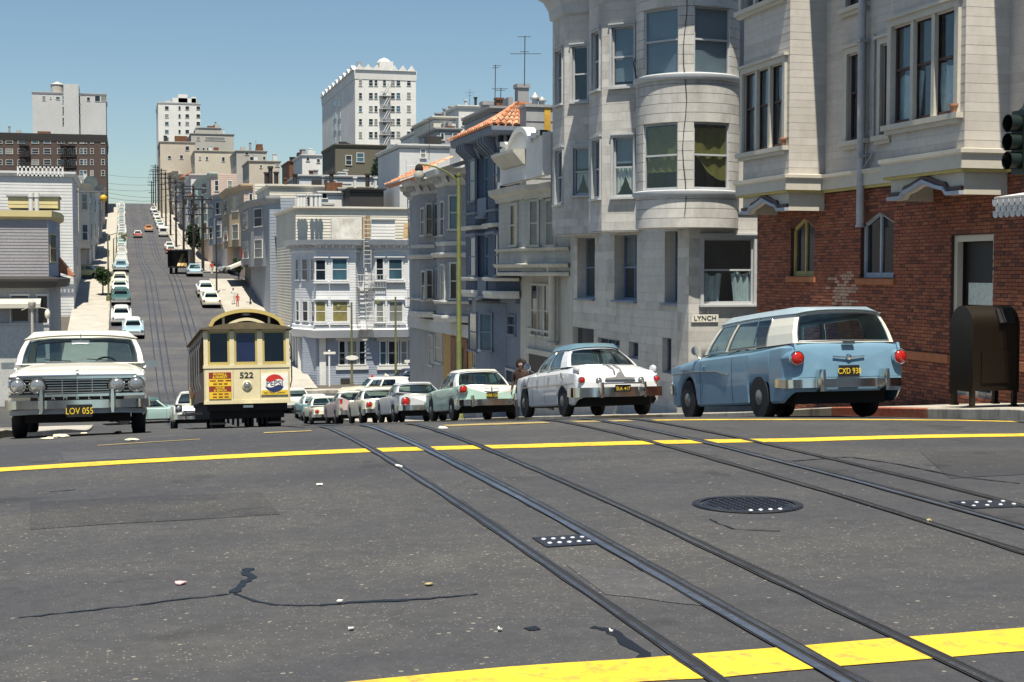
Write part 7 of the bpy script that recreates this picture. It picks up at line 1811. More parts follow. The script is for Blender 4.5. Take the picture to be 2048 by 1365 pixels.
GL, GR_ = 'cars parked nose down in the long row on the left of the far hill', 'cars parked on the right of the far hill'
PA['group'] = GL
def recolour(o, bodym, roofm):
    for k in kids(o):
        nm = k.name.split('.')[0]
        if nm in ('body', 'roof', 'window_frames'):
            k.material_slots[0].link = 'OBJECT'; k.material_slots[0].material = MATS[bodym if nm == 'body' else roofm]
def copycar(t, s, hd, bodym, roofm, label, group, tilt=True):
    o = copy_tree(PA); recolour(o, bodym, roofm); o['label'] = label
    if group: o['group'] = group
    elif 'group' in o: del o['group']
    place(o, t, s, hd, tilt); return o
rnd = random.Random(4)
copycar(-.25, 140.5, 180, 'ivory_car', 'ivory_car', 'white sedan right behind the pale blue one at the foot of the far hill', GL)
copycar(-.3, 152.5, 180, 'deep_green', 'deep_green', 'dark green sedan heading the long left row below the white ones', GL)
s = 159.5; k = 0
while s < 470:
    if not (171 < s < 191):
        bm_, cn = LEFTC[k % 10] if k else ('ivory_car', 'white')
        rm = bm_ if rnd.random() < .6 else 'ivory_car'
        ords = ['first', 'second', 'third', 'fourth', 'fifth', 'sixth', 'seventh', 'eighth', 'ninth', 'tenth', 'eleventh', 'twelfth']
        lab = '%s car above the dark green sedan in the left kerb row, %s' % (ords[k], cn) if k < 12 else 'tiny %s car high in the long row on the left of the far hill' % cn
        copycar(-.3+rnd.uniform(-.12, .12), s, 180, bm_, rm, lab, GL); k += 1
    s += rnd.uniform(5.7, 6.7)
for t, s, bm_, rm, lab in ((8.5, 150.5, 'butter', 'ivory_car', 'cream car parked lowest on the right of the far hill'), (8.4, 158, 'ivory_car', 'ivory_car', 'white car parked just above the cream one on the right of the far hill'), (8.2, 178.5, 'sky_car', 'sky_car', 'grey blue sedan just below the dark truck'),
        (8.5, 285, 'ivory_car', 'ivory_car', 'white car above the dark truck on the right'), (8.5, 276, 'red_car', 'ivory_car', 'red and cream car above the dark truck on the right'), (8.5, 350, 'ivory_car', 'ivory_car', 'white car above the white van on the right'), (8.5, 362, 'sky_car', 'ivory_car', 'pale blue car well up the right side of the far hill'),
        (8.5, 374, 'butter', 'butter', 'cream car high on the right of the far hill'), (8.5, 392, 'ivory_car', 'ivory_car', 'white car high on the right, below the crest'), (8.5, 410, 'grey_car', 'grey_car', 'grey car high on the right, below the crest'), (8.5, 430, 'ivory_car', 'ivory_car', 'white car nearly at the crest on the right')):
    copycar(t, s, 0, bm_, rm, lab, GR_)
copycar(3.0, 318, 0, 'red_car', 'ivory_car', 'dark red car driving up the left track of the far hill', None)
copycar(5.6, 338, 180, 'orange_car', 'orange_car', 'small orange car coming down the middle of the far hill', None)
q = on_road(190, 561); copycar(-4.6, 175.5, 90, 'yellow_car', 'yellow_car', 'pale yellow sedan standing across the pavement behind the little round tree', None, False)
copycar(16.5, 184, -90, 'sky_car', 'ivory_car', 'pale blue car in the right cross street beyond the power poles', None, False)
copycar(14.0, 187.5, 90, 'grey_car', 'black_car', 'dark car in the right cross street above the truck', None, False)
# white van and dark open truck on the far hill
def van(t, s):
    o = thing('van', 'white delivery van parked on the right, halfway up the far hill', 'van', (0, 0, 0))
    m = MB(); m.extr([V(x, -.95, z) for x, z in ((-2.4, .5), (2.3, .5), (2.4, 1.1), (1.7, 1.3), (1.3, 2.0), (1.0, 2.15), (-2.3, 2.15), (-2.4, 2.0))], (0, 1.9, 0)); m.build('body', MATS['ivory_car'], o)
    m = MB(); m.box(-2.42, -2.39, -.65, .65, 1.25, 1.8); m.build('rear_window', MATS['dark_glass'], o); m = MB(); m.box(-2.55, -2.4, -.95, .95, .42, .58); m.build('bumper', MATS['dull_chrome'], o)
    for x in (-1.5, 1.5):
        for y in (-.8, .8): m = MB(); m.lathe([(.2, -.1), (.36, -.1), (.36, .1), (.2, .1)], (x, y, .36), (0, 1, 0), 14); m.build('wheel', MATS['rubber'], o)
    for y in (-.8, .8): m = MB(); m.box(-2.43, -2.40, y-.06, y+.06, .9, 1.1); m.build('tail_light', MATS['red_lens'], o)
    place(o, t, s, 0)
van(8.3, 322)
def truck(t, s):
    o = thing('truck', 'dark open backed truck loaded with planks in the street on the far hill', 'truck', (0, 0, 0)); M_ = MATS['black_car']
    m = MB(); m.box(-3.4, 1.6, -1.25, 1.25, .8, .95); m.build('bed', M_, o)
    for y in (-1.25, 1.19): m = MB(); m.box(-3.4, 1.6, y, y+.06, .95, 2.9); m.build('side_panel', M_, o)
    m = MB(); m.box(1.5, 1.6, -1.25, 1.25, .95, 2.9); m.build('front_panel', M_, o); m = MB(); m.box(-3.4, 1.6, -1.28, 1.28, 2.9, 2.98); m.build('roof', M_, o)
    m = MB(); m.extr([V(x, -1.0, z) for x, z in ((1.7, .6), (3.9, .6), (3.9, 1.4), (2.9, 1.6), (2.5, 2.4), (1.7, 2.4))], (0, 2.0, 0)); m.build('cab', M_, o)
    for x in (-2.2, 2.9):
        for y in (-1.0, 1.0): m = MB(); m.lathe([(.2, -.14), (.46, -.14), (.46, .14), (.2, .14)], (x, y, .46), (0, 1, 0), 16); m.build('wheel', MATS['rubber'], o)
    m = MB(); m.obox((-3.2, -.2, .95), (1.6, -.4, 1.5), (0, .35, .05), (-.03, 0, .04)); m.build('plank', MATS['plywood'], o); m = MB(); m.obox((-3.3, -.6, .95), (1.2, -.3, .9), (0, .3, .02), (-.03, 0, .04)); m.build('plank', MATS['tan_brick'], o)
    m = MB(); m.box(-2.9, -1.5, -1.0, -.2, .95, 1.35); m.build('crate', MATS['plywood'], o)
    place(o, t, s, -9)
truck(7.0, 186)
# ------------------------------------------------------------------ the cable car, seen from behind
mat('car_cream', (.66, .58, .36), .45, n=(14, .04), n2=(1.2, .08), coat=.3, dirt=((.42, .34, .20), 3, .3))
mat('car_ochre', (.46, .36, .12), .5, n=(14, .05), n2=(1.2, .08))
mat('maroon', (.05, .014, .011), .5); mat('sign_maroon', (.22, .025, .015), .5); mat('sign_yellow', (.68, .46, .02), .5); mat('sign_white', (.76, .74, .66), .5)
mat('sign_red', (.50, .03, .02), .45); mat('sign_blue', (.02, .03, .10), .45); mat('roof_canvas', (.11, .085, .045), .8, n2=(1.5, .15)); glass('cab_glass', (.8, .9, 1.0), .14); mat('sky_dark_glass', (.012, .018, .06), .06, n=(2, .2))
cc = thing('cable_car', 'cream and ochre cable car number 522 seen from behind, rolling down the near track', 'cable car', (0, 0, 0))
HW = 1.05
fy = lambda px: HW - 2*HW*(px-413)/164
fz = lambda py: (850-py)*36/2900
def panel(name, y0, y1, z0, z1, x0, x1, m, par=None): mb = MB(); mb.box(x0, x1, min(y0, y1), max(y0, y1), z0, z1); return mb.build(name, MATS[m], par or cc)
dash = panel('dash', HW, -HW, fz(795), fz(728), 0, .06, 'car_cream')
for y in (fy(413)-.02, fy(468), fy(520), fy(577)+.02): panel('seam', y-.008, y+.008, fz(793), fz(730), -.004, 0, 'car_ochre', dash)
panel('rail', HW+.02, -HW-.02, fz(729), fz(723), -.02, .09, 'car_cream'); panel('sill_beam', HW+.01, -HW-.01, fz(800), fz(793), -.03, .10, 'car_cream')
for a, b_ in ((413, 421), (462, 471), (515, 525), (570, 577)):
    panel('post', fy(a), fy(b_), fz(724), fz(652), 0, .09, 'car_cream')
for a, b_ in ((421, 462), (471, 515), (525, 570)):
    w = MB(); y0, y1, z0, z1 = fy(a), fy(b_), fz(723), fz(655); r = .05
    w.box(.02, .07, y1, y1+r, z0, z1); w.box(.02, .07, y0-r, y0, z0, z1); w.box(.02, .07, y1+r, y0-r, z0, z0+.08); w.box(.02, .07, y1+r, y0-r, z1-r, z1)
    wo = w.build('window', MATS['car_ochre'], cc); pm = MB(); pm.box(.04, .05, y1+r, y0-r, z0+.08, z1-r); pm.build('pane', MATS['sky_dark_glass'] if a == 471 else MATS['cab_glass'], wo)
    if a != 471:
        for z in (z0+.18, z0+.32): m = MB(); m.tube([(.14, y1, z), (.14, y0, z)], .014, 6); m.build('guard_rail', MATS['dull_chrome'], wo)
panel('header', HW, -HW, fz(655), fz(648), 0, .09, 'car_cream')
for sd in (1, -1):                           # sides: lower panel, posts and panes, running board
    y = sd*HW
    panel('side_panel', y-.04*sd, y, .69, 1.45, .09, 5.2, 'maroon'); panel('running_board', y+.02*sd, y+.30*sd, .38, .43, .6, 8.0, 'under'); panel('side_header', y-.04*sd, y, 2.30, 2.49, .09, 8.3, 'maroon')
    for k in range(9):
        x = .7+k*.9; panel('side_post', y-.05*sd, y+.005*sd, .9 if x > 5.2 else 1.45, 2.30, x, x+.09, 'brown_wood')
        if x < 4.9: m = MB(); m.box(x+.09, x+.9, min(y-.03*sd, y-.02*sd), max(y-.03*sd, y-.02*sd), 1.45, 2.30); m.build('side_pane', MATS['window_glass'], cc)
    for x in (.5, 1.6, 2.9, 4.2, 5.5, 6.8): m = MB(); m.tube([(x, y+.05*sd, 1.0), (x, y+.10*sd, 1.2), (x, y+.10*sd, 2.0), (x, y+.03*sd, 2.25)], .017, 6); m.build('grab_pole', MATS['hub'], cc)
panel('floor', .95, -.95, .62, .70, .1, 8.3, 'under'); panel('bench', .6, -.6, .7, 1.15, 5.4, 8.0, 'brown_wood'); panel('bulkhead', .98, -.98, .7, 2.45, 5.15, 5.2, 'brown_wood'); panel('side_bench', .98, .5, .7, 1.2, 1.2, 5.1, 'brown_wood'); panel('side_bench', -.98, -.5, .7, 1.2, 1.2, 5.1, 'brown_wood')
panel('front_dash', HW, -HW, .69, 1.55, 8.3, 8.36, 'car_cream')
for k, y in enumerate((-.98, -.35, .35, .98)): panel('post', y-.05, y+.05, 1.55, 2.49, 8.27, 8.34, 'car_cream')
def archpts(hw, z0, z1, n=14, p=1.0): return [(-hw+2*hw*k/n, z0+(z1-z0)*math.sin(math.pi*k/n)**p) for k in range(n+1)]
mb = MB(); A = archpts(1.13, fz(650), fz(638)); mb.rings([[V(x, y, z) for y, z in A] + [V(x, y, fz(652)-.0) for y, z in A[::-1]] for x in (-.12, 8.5)]); mb.build('lower_roof', MATS['roof_canvas'], cc, smooth=40)
mb = MB(); A = archpts(.92, fz(646), fz(612), 22, .5); B = [(y*.93, fz(643)-.02+(z-fz(643))*.88) for y, z in A]
mb.rings([[V(x, y, z) for y, z in A] + [V(x, y, z) for y, z in B[::-1]] for x in (-.08, 8.2)]); mb.build('upper_roof', MATS['roof_canvas'], cc, smooth=40)
mb = MB(); mb.rings([[V(x, y*1.012, z+.012) for y, z in A] + [V(x, y, z-.01) for y, z in B[::-1]] for x in (-.12, -.05)]); mb.build('roof_edge', MATS['car_ochre'], cc, smooth=40)
mb = MB(); mb.extr([V(.35, y, z) for y, z in B], (.04, 0, 0)); mb.build('clerestory_end', MATS['maroon'], cc)
mb = MB(); A2 = archpts(.50, fz(643), fz(629), 12, .8); B2 = [(y*.86, fz(645)+(z-fz(643))*.72) for y, z in A2]; mb.rings([[V(x, y, z) for y, z in A2] + [V(x, y, z) for y, z in B2[::-1]] for x in (-.10, .2)]); mb.build('small_arch', MATS['car_cream'], cc, smooth=40)
for y in (.56, -.56): panel('clerestory_post', y-.03, y+.03, fz(642), fz(624), .02, .08, 'car_cream')
mb = MB(); mb.lathe([(.13, 0), (.12, .05), (.07, .11), (.02, .15)], (.05, 0, fz(624)), (0, 0, 1), 14); mb.build('roof_lamp', MATS['lamp_lens'], cc, smooth=50)
hl = round_lamp(cc, 'headlight', -.01, fy(494.5), fz(764), .09, -1, 'lamp_lens', .06, 'car_cream', 1.4)
TM = lambda y, z, x=-.006: Matrix(((0, 0, -1, x), (-1, 0, 0, y), (0, 1, 0, z), (0, 0, 0, 1)))
text('522', .20, 'number', MATS['black_ink'], cc, TM(fy(493.5), fz(744)), .003, sx=1.15, bold=.004)
def sign_group(name, y0, y1, z0, z1, m): return panel(name, y0, y1, z0, z1, -.03, -.001, m)
sg1 = sign_group('route_sign', fy(422), fy(464), fz(790), fz(737), 'sign_maroon'); L1 = sg1.location.copy()
def on(par, L, y, z, x): M = TM(y, z, x); M.translation = M.translation - L; return M
for za, zb_ in ((fz(764.5), fz(750)), (fz(790)+.003, fz(776))):
    m = MB(); m.box(-.034, -.0305, fy(464)+.004, fy(422)-.004, za, zb_); m.build('yellow_band', MATS['sign_yellow'], sg1)
ymid = (fy(422)+fy(464))/2
for tx, py, sz, mm in (('POWELL', 741.2, .085, 'sign_yellow'), ('& MARKET', 746.8, .075, 'sign_yellow'), ('FISHERMANS WHARF', 753.6, .047, 'sign_maroon'), ('NORTH BEACH', 760, .05, 'sign_maroon'), ('HYDE', 767.8, .085, 'sign_yellow'), ('& BEACH', 773, .075, 'sign_yellow'), ('AQUATIC PARK', 780, .05, 'sign_maroon'), ('RUSSIAN HILL', 786, .05, 'sign_maroon')):
    if mm == 'sign_maroon':                  # the small lines cannot be read: printed bars of about their length
        m = MB(); w_ = .04*len(tx)*.42
        for k in range(3): m.box(-.037, -.0345, ymid-w_+w_*.7*k, ymid-w_+w_*.7*k+w_*.5, fz(py)-.016, fz(py)+.016)
        m.build('small_print', MATS['sign_maroon'], sg1)['kind'] = 'stuff'
    else: text(tx, sz, 'lettering', MATS[mm], sg1, on(sg1, L1, ymid, fz(py), -.034), .002, bold=.003)
sg2 = sign_group('advert_panel', fy(521), fy(573), fz(784), fz(741), 'sign_white'); L2 = sg2.location.copy(); yc = (fy(521)+fy(573))/2; zc = fz(760.5); r = .24
def cap(sign_, m, name):
    n = 16; P = []
    wave = lambda u: sign_*(.075 + (.035 if sign_ > 0 else .03)*math.sin(u*math.pi*1.1))
    for k in range(n+1):
        u = -1+2*k/n; a = u*r*.93; P.append((a, wave(u*sign_)))
    top = [(r*math.sin(q), sign_*r*.92*math.cos(q)) for q in [R(68)-R(136)*k/n for k in range(n+1)]]
    pts = P + top
    mb = MB(); mb.extr([V(-.031, yc-a, zc+b_) for a, b_ in (pts if sign_ > 0 else pts)], (-.005, 0, 0)); mb.build(name, MATS[m], sg2)
cap(1, 'sign_red', 'red_wave'); cap(-1, 'sign_blue', 'blue_wave')
text('PEPSI', .185, 'lettering', MATS['sign_blue'], sg2, on(sg2, L2, yc, zc-.005, -.032), .002, sx=1.02, bold=.0025)
m = MB(); m.box(-.034, -.0305, fy(573)+.01, fy(521)-.01, fz(783.5), fz(774.5)); m.build('yellow_band', MATS['sign_yellow'], sg2)
text("say 'Pepsi, please'", .075, 'lettering', MATS['sign_blue'], sg2, on(sg2, L2, yc, fz(779), -.035), .002)
panel('underframe', .92, -.92, .26, .66, .25, 8.0, 'under'); panel('apron', .98, -.98, .45, .69, .06, .25, 'under')
for x in (1.3, 2.7, 5.9, 7.3):
    for y in (.55, -.55): m = MB(); m.lathe([(.1, -.06), (.29, -.06), (.31, -.04), (.27, .0), (.27, .06), (.1, .06)], (x, y, .29), (0, 1, 0), 20); m.build('wheel', MATS['under'], cc, smooth=40)
for y in (.72, -.72): panel('track_brake', y-.13, y+.13, .02, .30, .35, 1.1, 'under'); panel('fender_board', y-.2, y+.2, .12, .18, .2, .3, 'under')
panel('coupler', .12, -.12, .52, .58, -.14, .1, 'dull_chrome')
m = MB()
for k in range(9): y = -.5+k*.12; m.box(.3, .36, y-.03, y+.03, .06+.04*(k % 3), .3)
m.build('life_guard', MATS['under'], cc)['kind'] = 'stuff'
A_, B_ = rz(37.4), rz(43.0); cc.location = (2.93, 36.2, rz(36.2)-.03); cc.rotation_euler = (Matrix.Rotation(R(90), 3, 'Z') @ Matrix.Rotation(-math.atan2(B_-A_, 5.6), 3, 'Y')).to_euler()

# ------------------------------------------------------------------ street furniture
mat('mail_olive', (.012, .0075, .0035), .38, .1, n=(10, .1), n2=(1.5, .15)); mat('lamp_green', (.17, .19, .06), .55, n2=(1.5, .15)); mat('signal_green', (.006, .014, .010), .4); mat('pole_wood', (.022, .019, .017), .9, n=(4, .2)); mat('pole_olive', (.13, .13, .06), .6); mat('wire', (.03, .03, .035), .7)
p = at(1975, 808, t=13.0); ps = p.y; gz = walk_z(ps)
mb_ = thing('mailbox', 'large olive brown street mailbox with a rounded top on four legs, by the brick wall', 'mailbox', (13.0, ps, gz))
t0, t1 = t_at(1948, ps), t_at(2040, ps); w = t1-t0; z1 = at(1975, 610, s=ps).z; zl = at(1975, 782, s=ps).z; d = .62; cyz = z1-d/2
prof = [(ps, zl), (ps, cyz-.05)] + [(ps+d/2-d/2*math.cos(a), cyz-.05+(d/2+.03)*math.sin(a)) for a in [R(x) for x in range(12, 180, 14)]] + [(ps+d, cyz-.05), (ps+d, zl)]
m = MB(); m.extr([V(t0+.03, y, z) for y, z in prof], (w-.06, 0, 0)); m.build('body', MATS['mail_olive'], mb_, smooth=30)
for x in (t0-.005, t1-.03):
    m = MB(); pr2 = [(ps+d/2+(y-ps-d/2)*1.05, zl-.02+(z-zl)*1.015) for y, z in prof]; m.extr([V(x, y, z) for y, z in pr2], (.035, 0, 0)); m.build('side_plate', MATS['mail_olive'], mb_)
for x in (t0, t1-.07):
    for y in (ps+.02, ps+d-.09): m = MB(); m.box(x, x+.07, y, y+.07, gz, zl+.05); m.box(x-.02, x+.09, y-.02, y+.09, gz, gz+.03); m.build('leg', MATS['mail_olive'], mb_)
m = MB(); q = w*.55; m.extr([V(t0+q, ps-.02, z1-.30), V(t0+w-.1, ps-.02, z1-.28), V(t0+w-.1, ps+.10, z1-.07), V(t0+q, ps+.10, z1-.08)], (0, -.03, .02)); m.build('hatch', MATS['under'], mb_)
m = MB(); m.box(t0+.15, t1-.15, ps-.02, ps, zl+.12, zl+.62); m.build('door', MATS['mail_olive'], mb_)
# traffic signal on its post just outside the frame
sgp = at(2032, 290, s=16.4); tl_ = thing('traffic_signal', 'dark green three lamp traffic signal cut by the right edge, seen edge on', 'traffic light', sgp); sy = 16.4
zs = [at(2032, y, s=16.4).z for y in (248, 285, 322)]; X0 = sgp.x
m = MB(); m.box(X0+.02, X0+.26, sy-.13, sy+.13, zs[2]-.17, zs[0]+.17); m.lathe([(.10, 0), (.04, .06), (.02, .14)], (X0+.14, sy, zs[0]+.17), (0, 0, 1), 10); m.build('housing', MATS['signal_green'], tl_)
for z in zs:
    m = MB(); n = 10; rs = []
    for x, r_ in ((X0+.03, .115), (X0-.13, .12)): rs.append([V(x, sy+r_*math.cos(a), z+r_*math.sin(a)) for a in [R(-60+300*k/n) for k in range(n+1)]] )
    rs2 = [[V(q.x, sy+(q.y-sy)*.93, z+(q.z-z)*.93) for q in r] for r in rs][::-1]; m.rings(rs+rs2, False); v = m.build('visor', MATS['signal_green'], tl_, smooth=50)
    m = MB(); m.lathe([(.10, 0), (.06, .03), (.005, .04)], (X0+.02, sy, z), (-1, 0, 0), 14); m.build('lens', mat('lens_dark', (.02, .02, .02), .2), v)
m = MB(); m.tube([(X0+.42, sy, walk_z(sy)-.2), (X0+.42, sy, zs[0]+.5)], .06, 10); m.tube([(X0+.14, sy, zs[0]+.25), (X0+.42, sy, zs[0]+.25)], .03, 6); m.tube([(X0+.14, sy, zs[2]-.22), (X0+.42, sy, zs[2]-.22)], .03, 6); m.build('post', MATS['signal_green'], tl_, smooth=40)
# tall green street lamp
ls = 58.3; lp = at(918, 730, s=ls); lt = lp.x; g0 = walk_z(ls); ztop = at(914, 352, s=ls).z
lamp = thing('street_lamp', 'tall olive green street lamp with a curved arm and hanging glass, before the pale houses', 'street lamp', (lt, ls, g0))
m = MB(); m.tube([(lt, ls, g0), (lt, ls, g0+.4), (lt, ls, g0+.45), (lt, ls, ztop)], [.19, .17, .125, .075], 12); m.tube([(lt, ls, ztop), (lt, ls, ztop+.12)], .10, 10); m.build('pole', MATS['lamp_green'], lamp, smooth=40)
e_ = at(838, 334, s=ls-.2); arm = [(lt, ls, ztop-.25)] + [(lt+(e_.x-lt)*u, ls-.2*u, (ztop-.25)+(e_.z+.1-ztop+.25)*(1-(1-u)**2.3)) for u in (.2, .4, .6, .8, 1)]
m = MB(); m.tube(arm, .035, 8); m.build('arm', MATS['lamp_green'], lamp, smooth=60)
zb_ = at(838, 364, s=ls-.2).z; hgt = e_.z-zb_
m = MB(); m.lathe([(.03, 0), (.14, -.08), (.17, -.22), (.15, -.30)], (e_.x, ls-.2, e_.z+.12), (0, 0, 1), 14); m.build('hood', MATS['under'], lamp, smooth=50)
m = MB(); m.lathe([(.14, 0), (.21, -.12), (.20, -.30), (.12, -.44), (.01, -.48)], (e_.x, ls-.2, e_.z-.15), (0, 0, 1), 16); m.build('glass_bowl', mat('frosted', (.36, .36, .32), .25), lamp, smooth=60)
# two olive poles and signs at the dip
def pole(px, ytop, s, r, m_, label, base=None, arm_=None, name='pole'):
    p_ = at(px, ytop, s=s); g = walk_z(s) if base is None else base
    o = thing(name, label, 'pole', (p_.x, s, g)); m = MB(); m.tube([(p_.x, s, g), (p_.x, s, g+.3), (p_.x, s, p_.z)], [r*1.5, r, r*.7], 10); m.build('shaft', MATS[m_], o, smooth=50)
    if arm_: q = at(*arm_, s=s); m = MB(); m.tube([(p_.x, s, q.z-.1), ((p_.x+q.x)/2, s, q.z), (q.x, s, q.z)], .05, 6); m.lathe([(.03, .1), (.2, 0), (.22, -.2), (.02, -.3)], q, (0, 0, 1), 10); m.build('arm', MATS[m_], o, smooth=50)
    return o
pole(703, 605, 108.8, .10, 'pole_olive', 'olive pole with a short left arm before the white corner building, the left one', None, (677, 612))
pole(791, 594, 109.2, .10, 'pole_olive', 'olive pole with a left arm before the white corner building, the taller right one', None, (756, 602))
def signpost(px, ytop, s, blades, label):
    p_ = at(px, ytop, s=s); g = walk_z(s); o = thing('sign_post', label, 'sign', (p_.x, s, g)); m = MB(); m.tube([(p_.x, s, g), (p_.x, s, p_.z)], .075, 8); m.ball((p_.x, s, p_.z), .1, 8); m.build('post', MATS['white_paint'], o, smooth=50)
    for x0, x1, y0, y1, kind in blades:
        a, b_ = at(x0, y1, s=s-.1), at(x1, y0, s=s-.1); m = MB()
        if kind == 'oval': cx_, cz_ = (a.x+b_.x)/2, (a.z+b_.z)/2; m.extr([V(cx_+(b_.x-a.x)/2*math.cos(q), s-.1, cz_+(b_.z-a.z)/2*math.sin(q)) for q in [2*math.pi*k/20 for k in range(20)]], (0, .03, 0))
        else: m.box(a.x, b_.x, s-.12, s-.09, a.z, b_.z)
        m.build('blade', MATS['sign_white'], o)
    return o
signpost(658.5, 703, 108.6, [(647, 671, 704, 709, 'bar')], 'white street name post with a cross blade at the left corner of the white building')
signpost(824, 716, 109.0, [(809, 838, 720, 726, 'bar')], 'street name post with a tan blade at the right end of the white corner building')
o = thing('oval_sign', 'white oval sign hung on the left olive pole in the dip', 'sign', at(704, 716, s=108.5)); a, b_ = at(691, 721, s=108.6), at(717, 711, s=108.6); m = MB(); cx_, cz_ = (a.x+b_.x)/2, (a.z+b_.z)/2
m.extr([V(cx_+(b_.x-a.x)/2*math.cos(q), 108.6, cz_+(b_.z-a.z)/2*math.sin(q)) for q in [2*math.pi*k/20 for k in range(20)]], (0, .04, 0)); m.build('blade', MATS['sign_white'], o)
# left lamp with an oval pendant, lamp posts on the far left walk, the yellow globe
s_ = 60; p_ = at(64, 615, s=s_); o = thing('street_lamp', 'slim street lamp with a side arm and oval pendant before the left corner shop', 'street lamp', (p_.x, s_, walk_z(s_))); m = MB(); m.tube([(p_.x, s_, walk_z(s_)), (p_.x, s_, p_.z)], .055, 8); m.build('pole', MATS['stone_wall'], o, smooth=40)
m = MB(); m.lathe([(.06, 0), (.14, .12), (.15, .3), (.05, .42)], (p_.x, s_, p_.z-.1), (0, 0, 1), 10); m.build('cap', MATS['stone_wall'], o, smooth=40); a = at(43, 621, s=s_); b_ = at(98, 619, s=s_); m = MB(); m.tube([a, (p_.x, s_, p_.z+.05), b_], .02, 6); m.build('arm', MATS['stone_wall'], o)
c = at(95, 629, s=s_); m = MB(); m.ball(c, .1, 12, (1.1, 1.1, 2.0)); m.build('pendant', MATS['cream_paint'], o, smooth=60)
for px, yt, s_, lab in ((215.5, 472, 153, 'dark lamp post nearest on the left walk of the far hill'), (227, 478, 205, 'second lamp post up the left walk of the far hill'), (233, 470, 262, 'third lamp post up the left walk of the far hill')):
    p_ = at(px, yt, s=s_); o = thing('lamp_post', lab, 'lamp post', (p_.x, s_, walk_z(s_)), 'lamp posts on the left walk of the far hill'); m = MB(); m.tube([(p_.x, s_, walk_z(s_)), (p_.x, s_, walk_z(s_)+.5), (p_.x, s_, walk_z(s_)+.55), (p_.x, s_, p_.z)], [.26, .22, .10, .07], 8); m.build('pole', MATS['pole_olive'], o)
    m = MB(); m.tube([(p_.x, s_, p_.z), (p_.x+.9, s_, p_.z+.3), (p_.x+1.5, s_, p_.z+.2)], .05, 6); m.lathe([(.05, .1), (.22, -.1), (.2, -.4), (.02, -.5)], (p_.x+1.5, s_, p_.z+.2), (0, 0, 1), 10); m.build('arm', MATS['pole_olive'], o)
c = at(207, 397, s=150); o = thing('globe_sign', 'yellow globe on a wall bracket over the left walk of the far hill', 'globe', c); m = MB(); m.ball(c, .36, 16); m.build('globe', mat('globe_yellow', (.60, .34, .02), .4), o, smooth=60); m = MB(); m.tube([c+V(0, 0, .36), c+V(0, 0, .6), c+V(-2.6, 0, .6)], .05, 6); m.build('bracket', MATS['dark_door'], o)
# power poles with cross arms climbing the right side, and their wires
PP = []
for k, (px, yt) in enumerate(((407, 392), (389, 372), (369, 360), (354, 358), (343, 352), (334, 338), (326, 330), (319, 318), (314, 318), (309.5, 340), (306, 362))):
    Z = 3008*9.95/(px-248); s_ = (Z-9.95*math.sin(YAW))/math.cos(YAW); g = walk_z(s_); zt_ = at(px, yt, s=s_).z; zt_ = min(zt_, g+13)
    ords = ('lowest', 'second', 'third', 'fourth', 'fifth', 'sixth', 'seventh', 'eighth', 'ninth', 'tenth', 'highest')
    o = thing('power_pole', '%s dark wooden power pole with cross arms up the right side of the far hill' % ords[k], 'power pole', (9.95, s_, g), 'power poles climbing the right side')
    m = MB(); m.tube([(9.95, s_, g), (9.95, s_, zt_)], [.20, .15], 8); m.build('post', MATS['pole_wood'], o, smooth=50)
    for dz, w_ in ((.5, 1.35), (1.6, 1.35), (4.2, 1.1)):
        m = MB(); m.box(9.95-w_, 9.95+w_, s_-.2, s_-.06, zt_-dz-.08, zt_-dz+.08); ca_ = m.build('cross_arm', MATS['pole_wood'], o)
        m = MB()
        for x in (-.95, -.5, .5, .95): m.lathe([(.05, 0), (.06, .1), (.02, .18)], (9.95+x*w_, s_-.13, zt_-dz+.08), (0, 0, 1), 6)
        m.build('insulators', MATS['dim_grey'], ca_)['kind'] = 'stuff'
    if k in (1, 2): m = MB(); m.lathe([(.25, 0), (.25, .9), (.1, 1.0)], (9.95+.38, s_, zt_-3.6), (0, 0, 1), 10); m.build('transformer', MATS['pole_wood'], o)
    PP.append((s_, zt_))
m = MB()
for (sa, za), (sb, zb2) in zip(PP[:-1], PP[1:]):
    for x in (-1.28, -.67, .67, 1.28):
        for dz in (.35, 1.45): m.tube([V(9.95+x, sa+(sb-sa)*u, za-dz+(zb2-za)*u-.5*math.sin(math.pi*u)) for u in (0, .25, .5, .75, 1)], .022, 3)
struct(m.build('power_lines', MATS['wire']), 'stuff')['label'] = 'power lines strung between the poles'
m = MB()
for y0, y1, s_ in ((349, 352, 330), (366, 364, 300), (378, 374, 270), (384, 392, 250), (394, 397, 240)):
    a, b_ = at(205, y0, s=s_), at(360, y1, s=s_); m.tube([a.lerp(b_, u)-V(0, 0, .6*math.sin(math.pi*u)) for u in (0, .25, .5, .75, 1)], .03, 3)
struct(m.build('span_wires', MATS['wire']), 'stuff')['label'] = 'wires spanning the far street'
pole(432, 440, 158, .10, 'pole_wood', 'dark lamp pole on the right walk of the far hill beside the shop awning', None, (440, 436)); pole(500, 535, 150, .07, 'pole_wood', 'thin hooked pole on the right walk near the pink house', None, (492, 530))
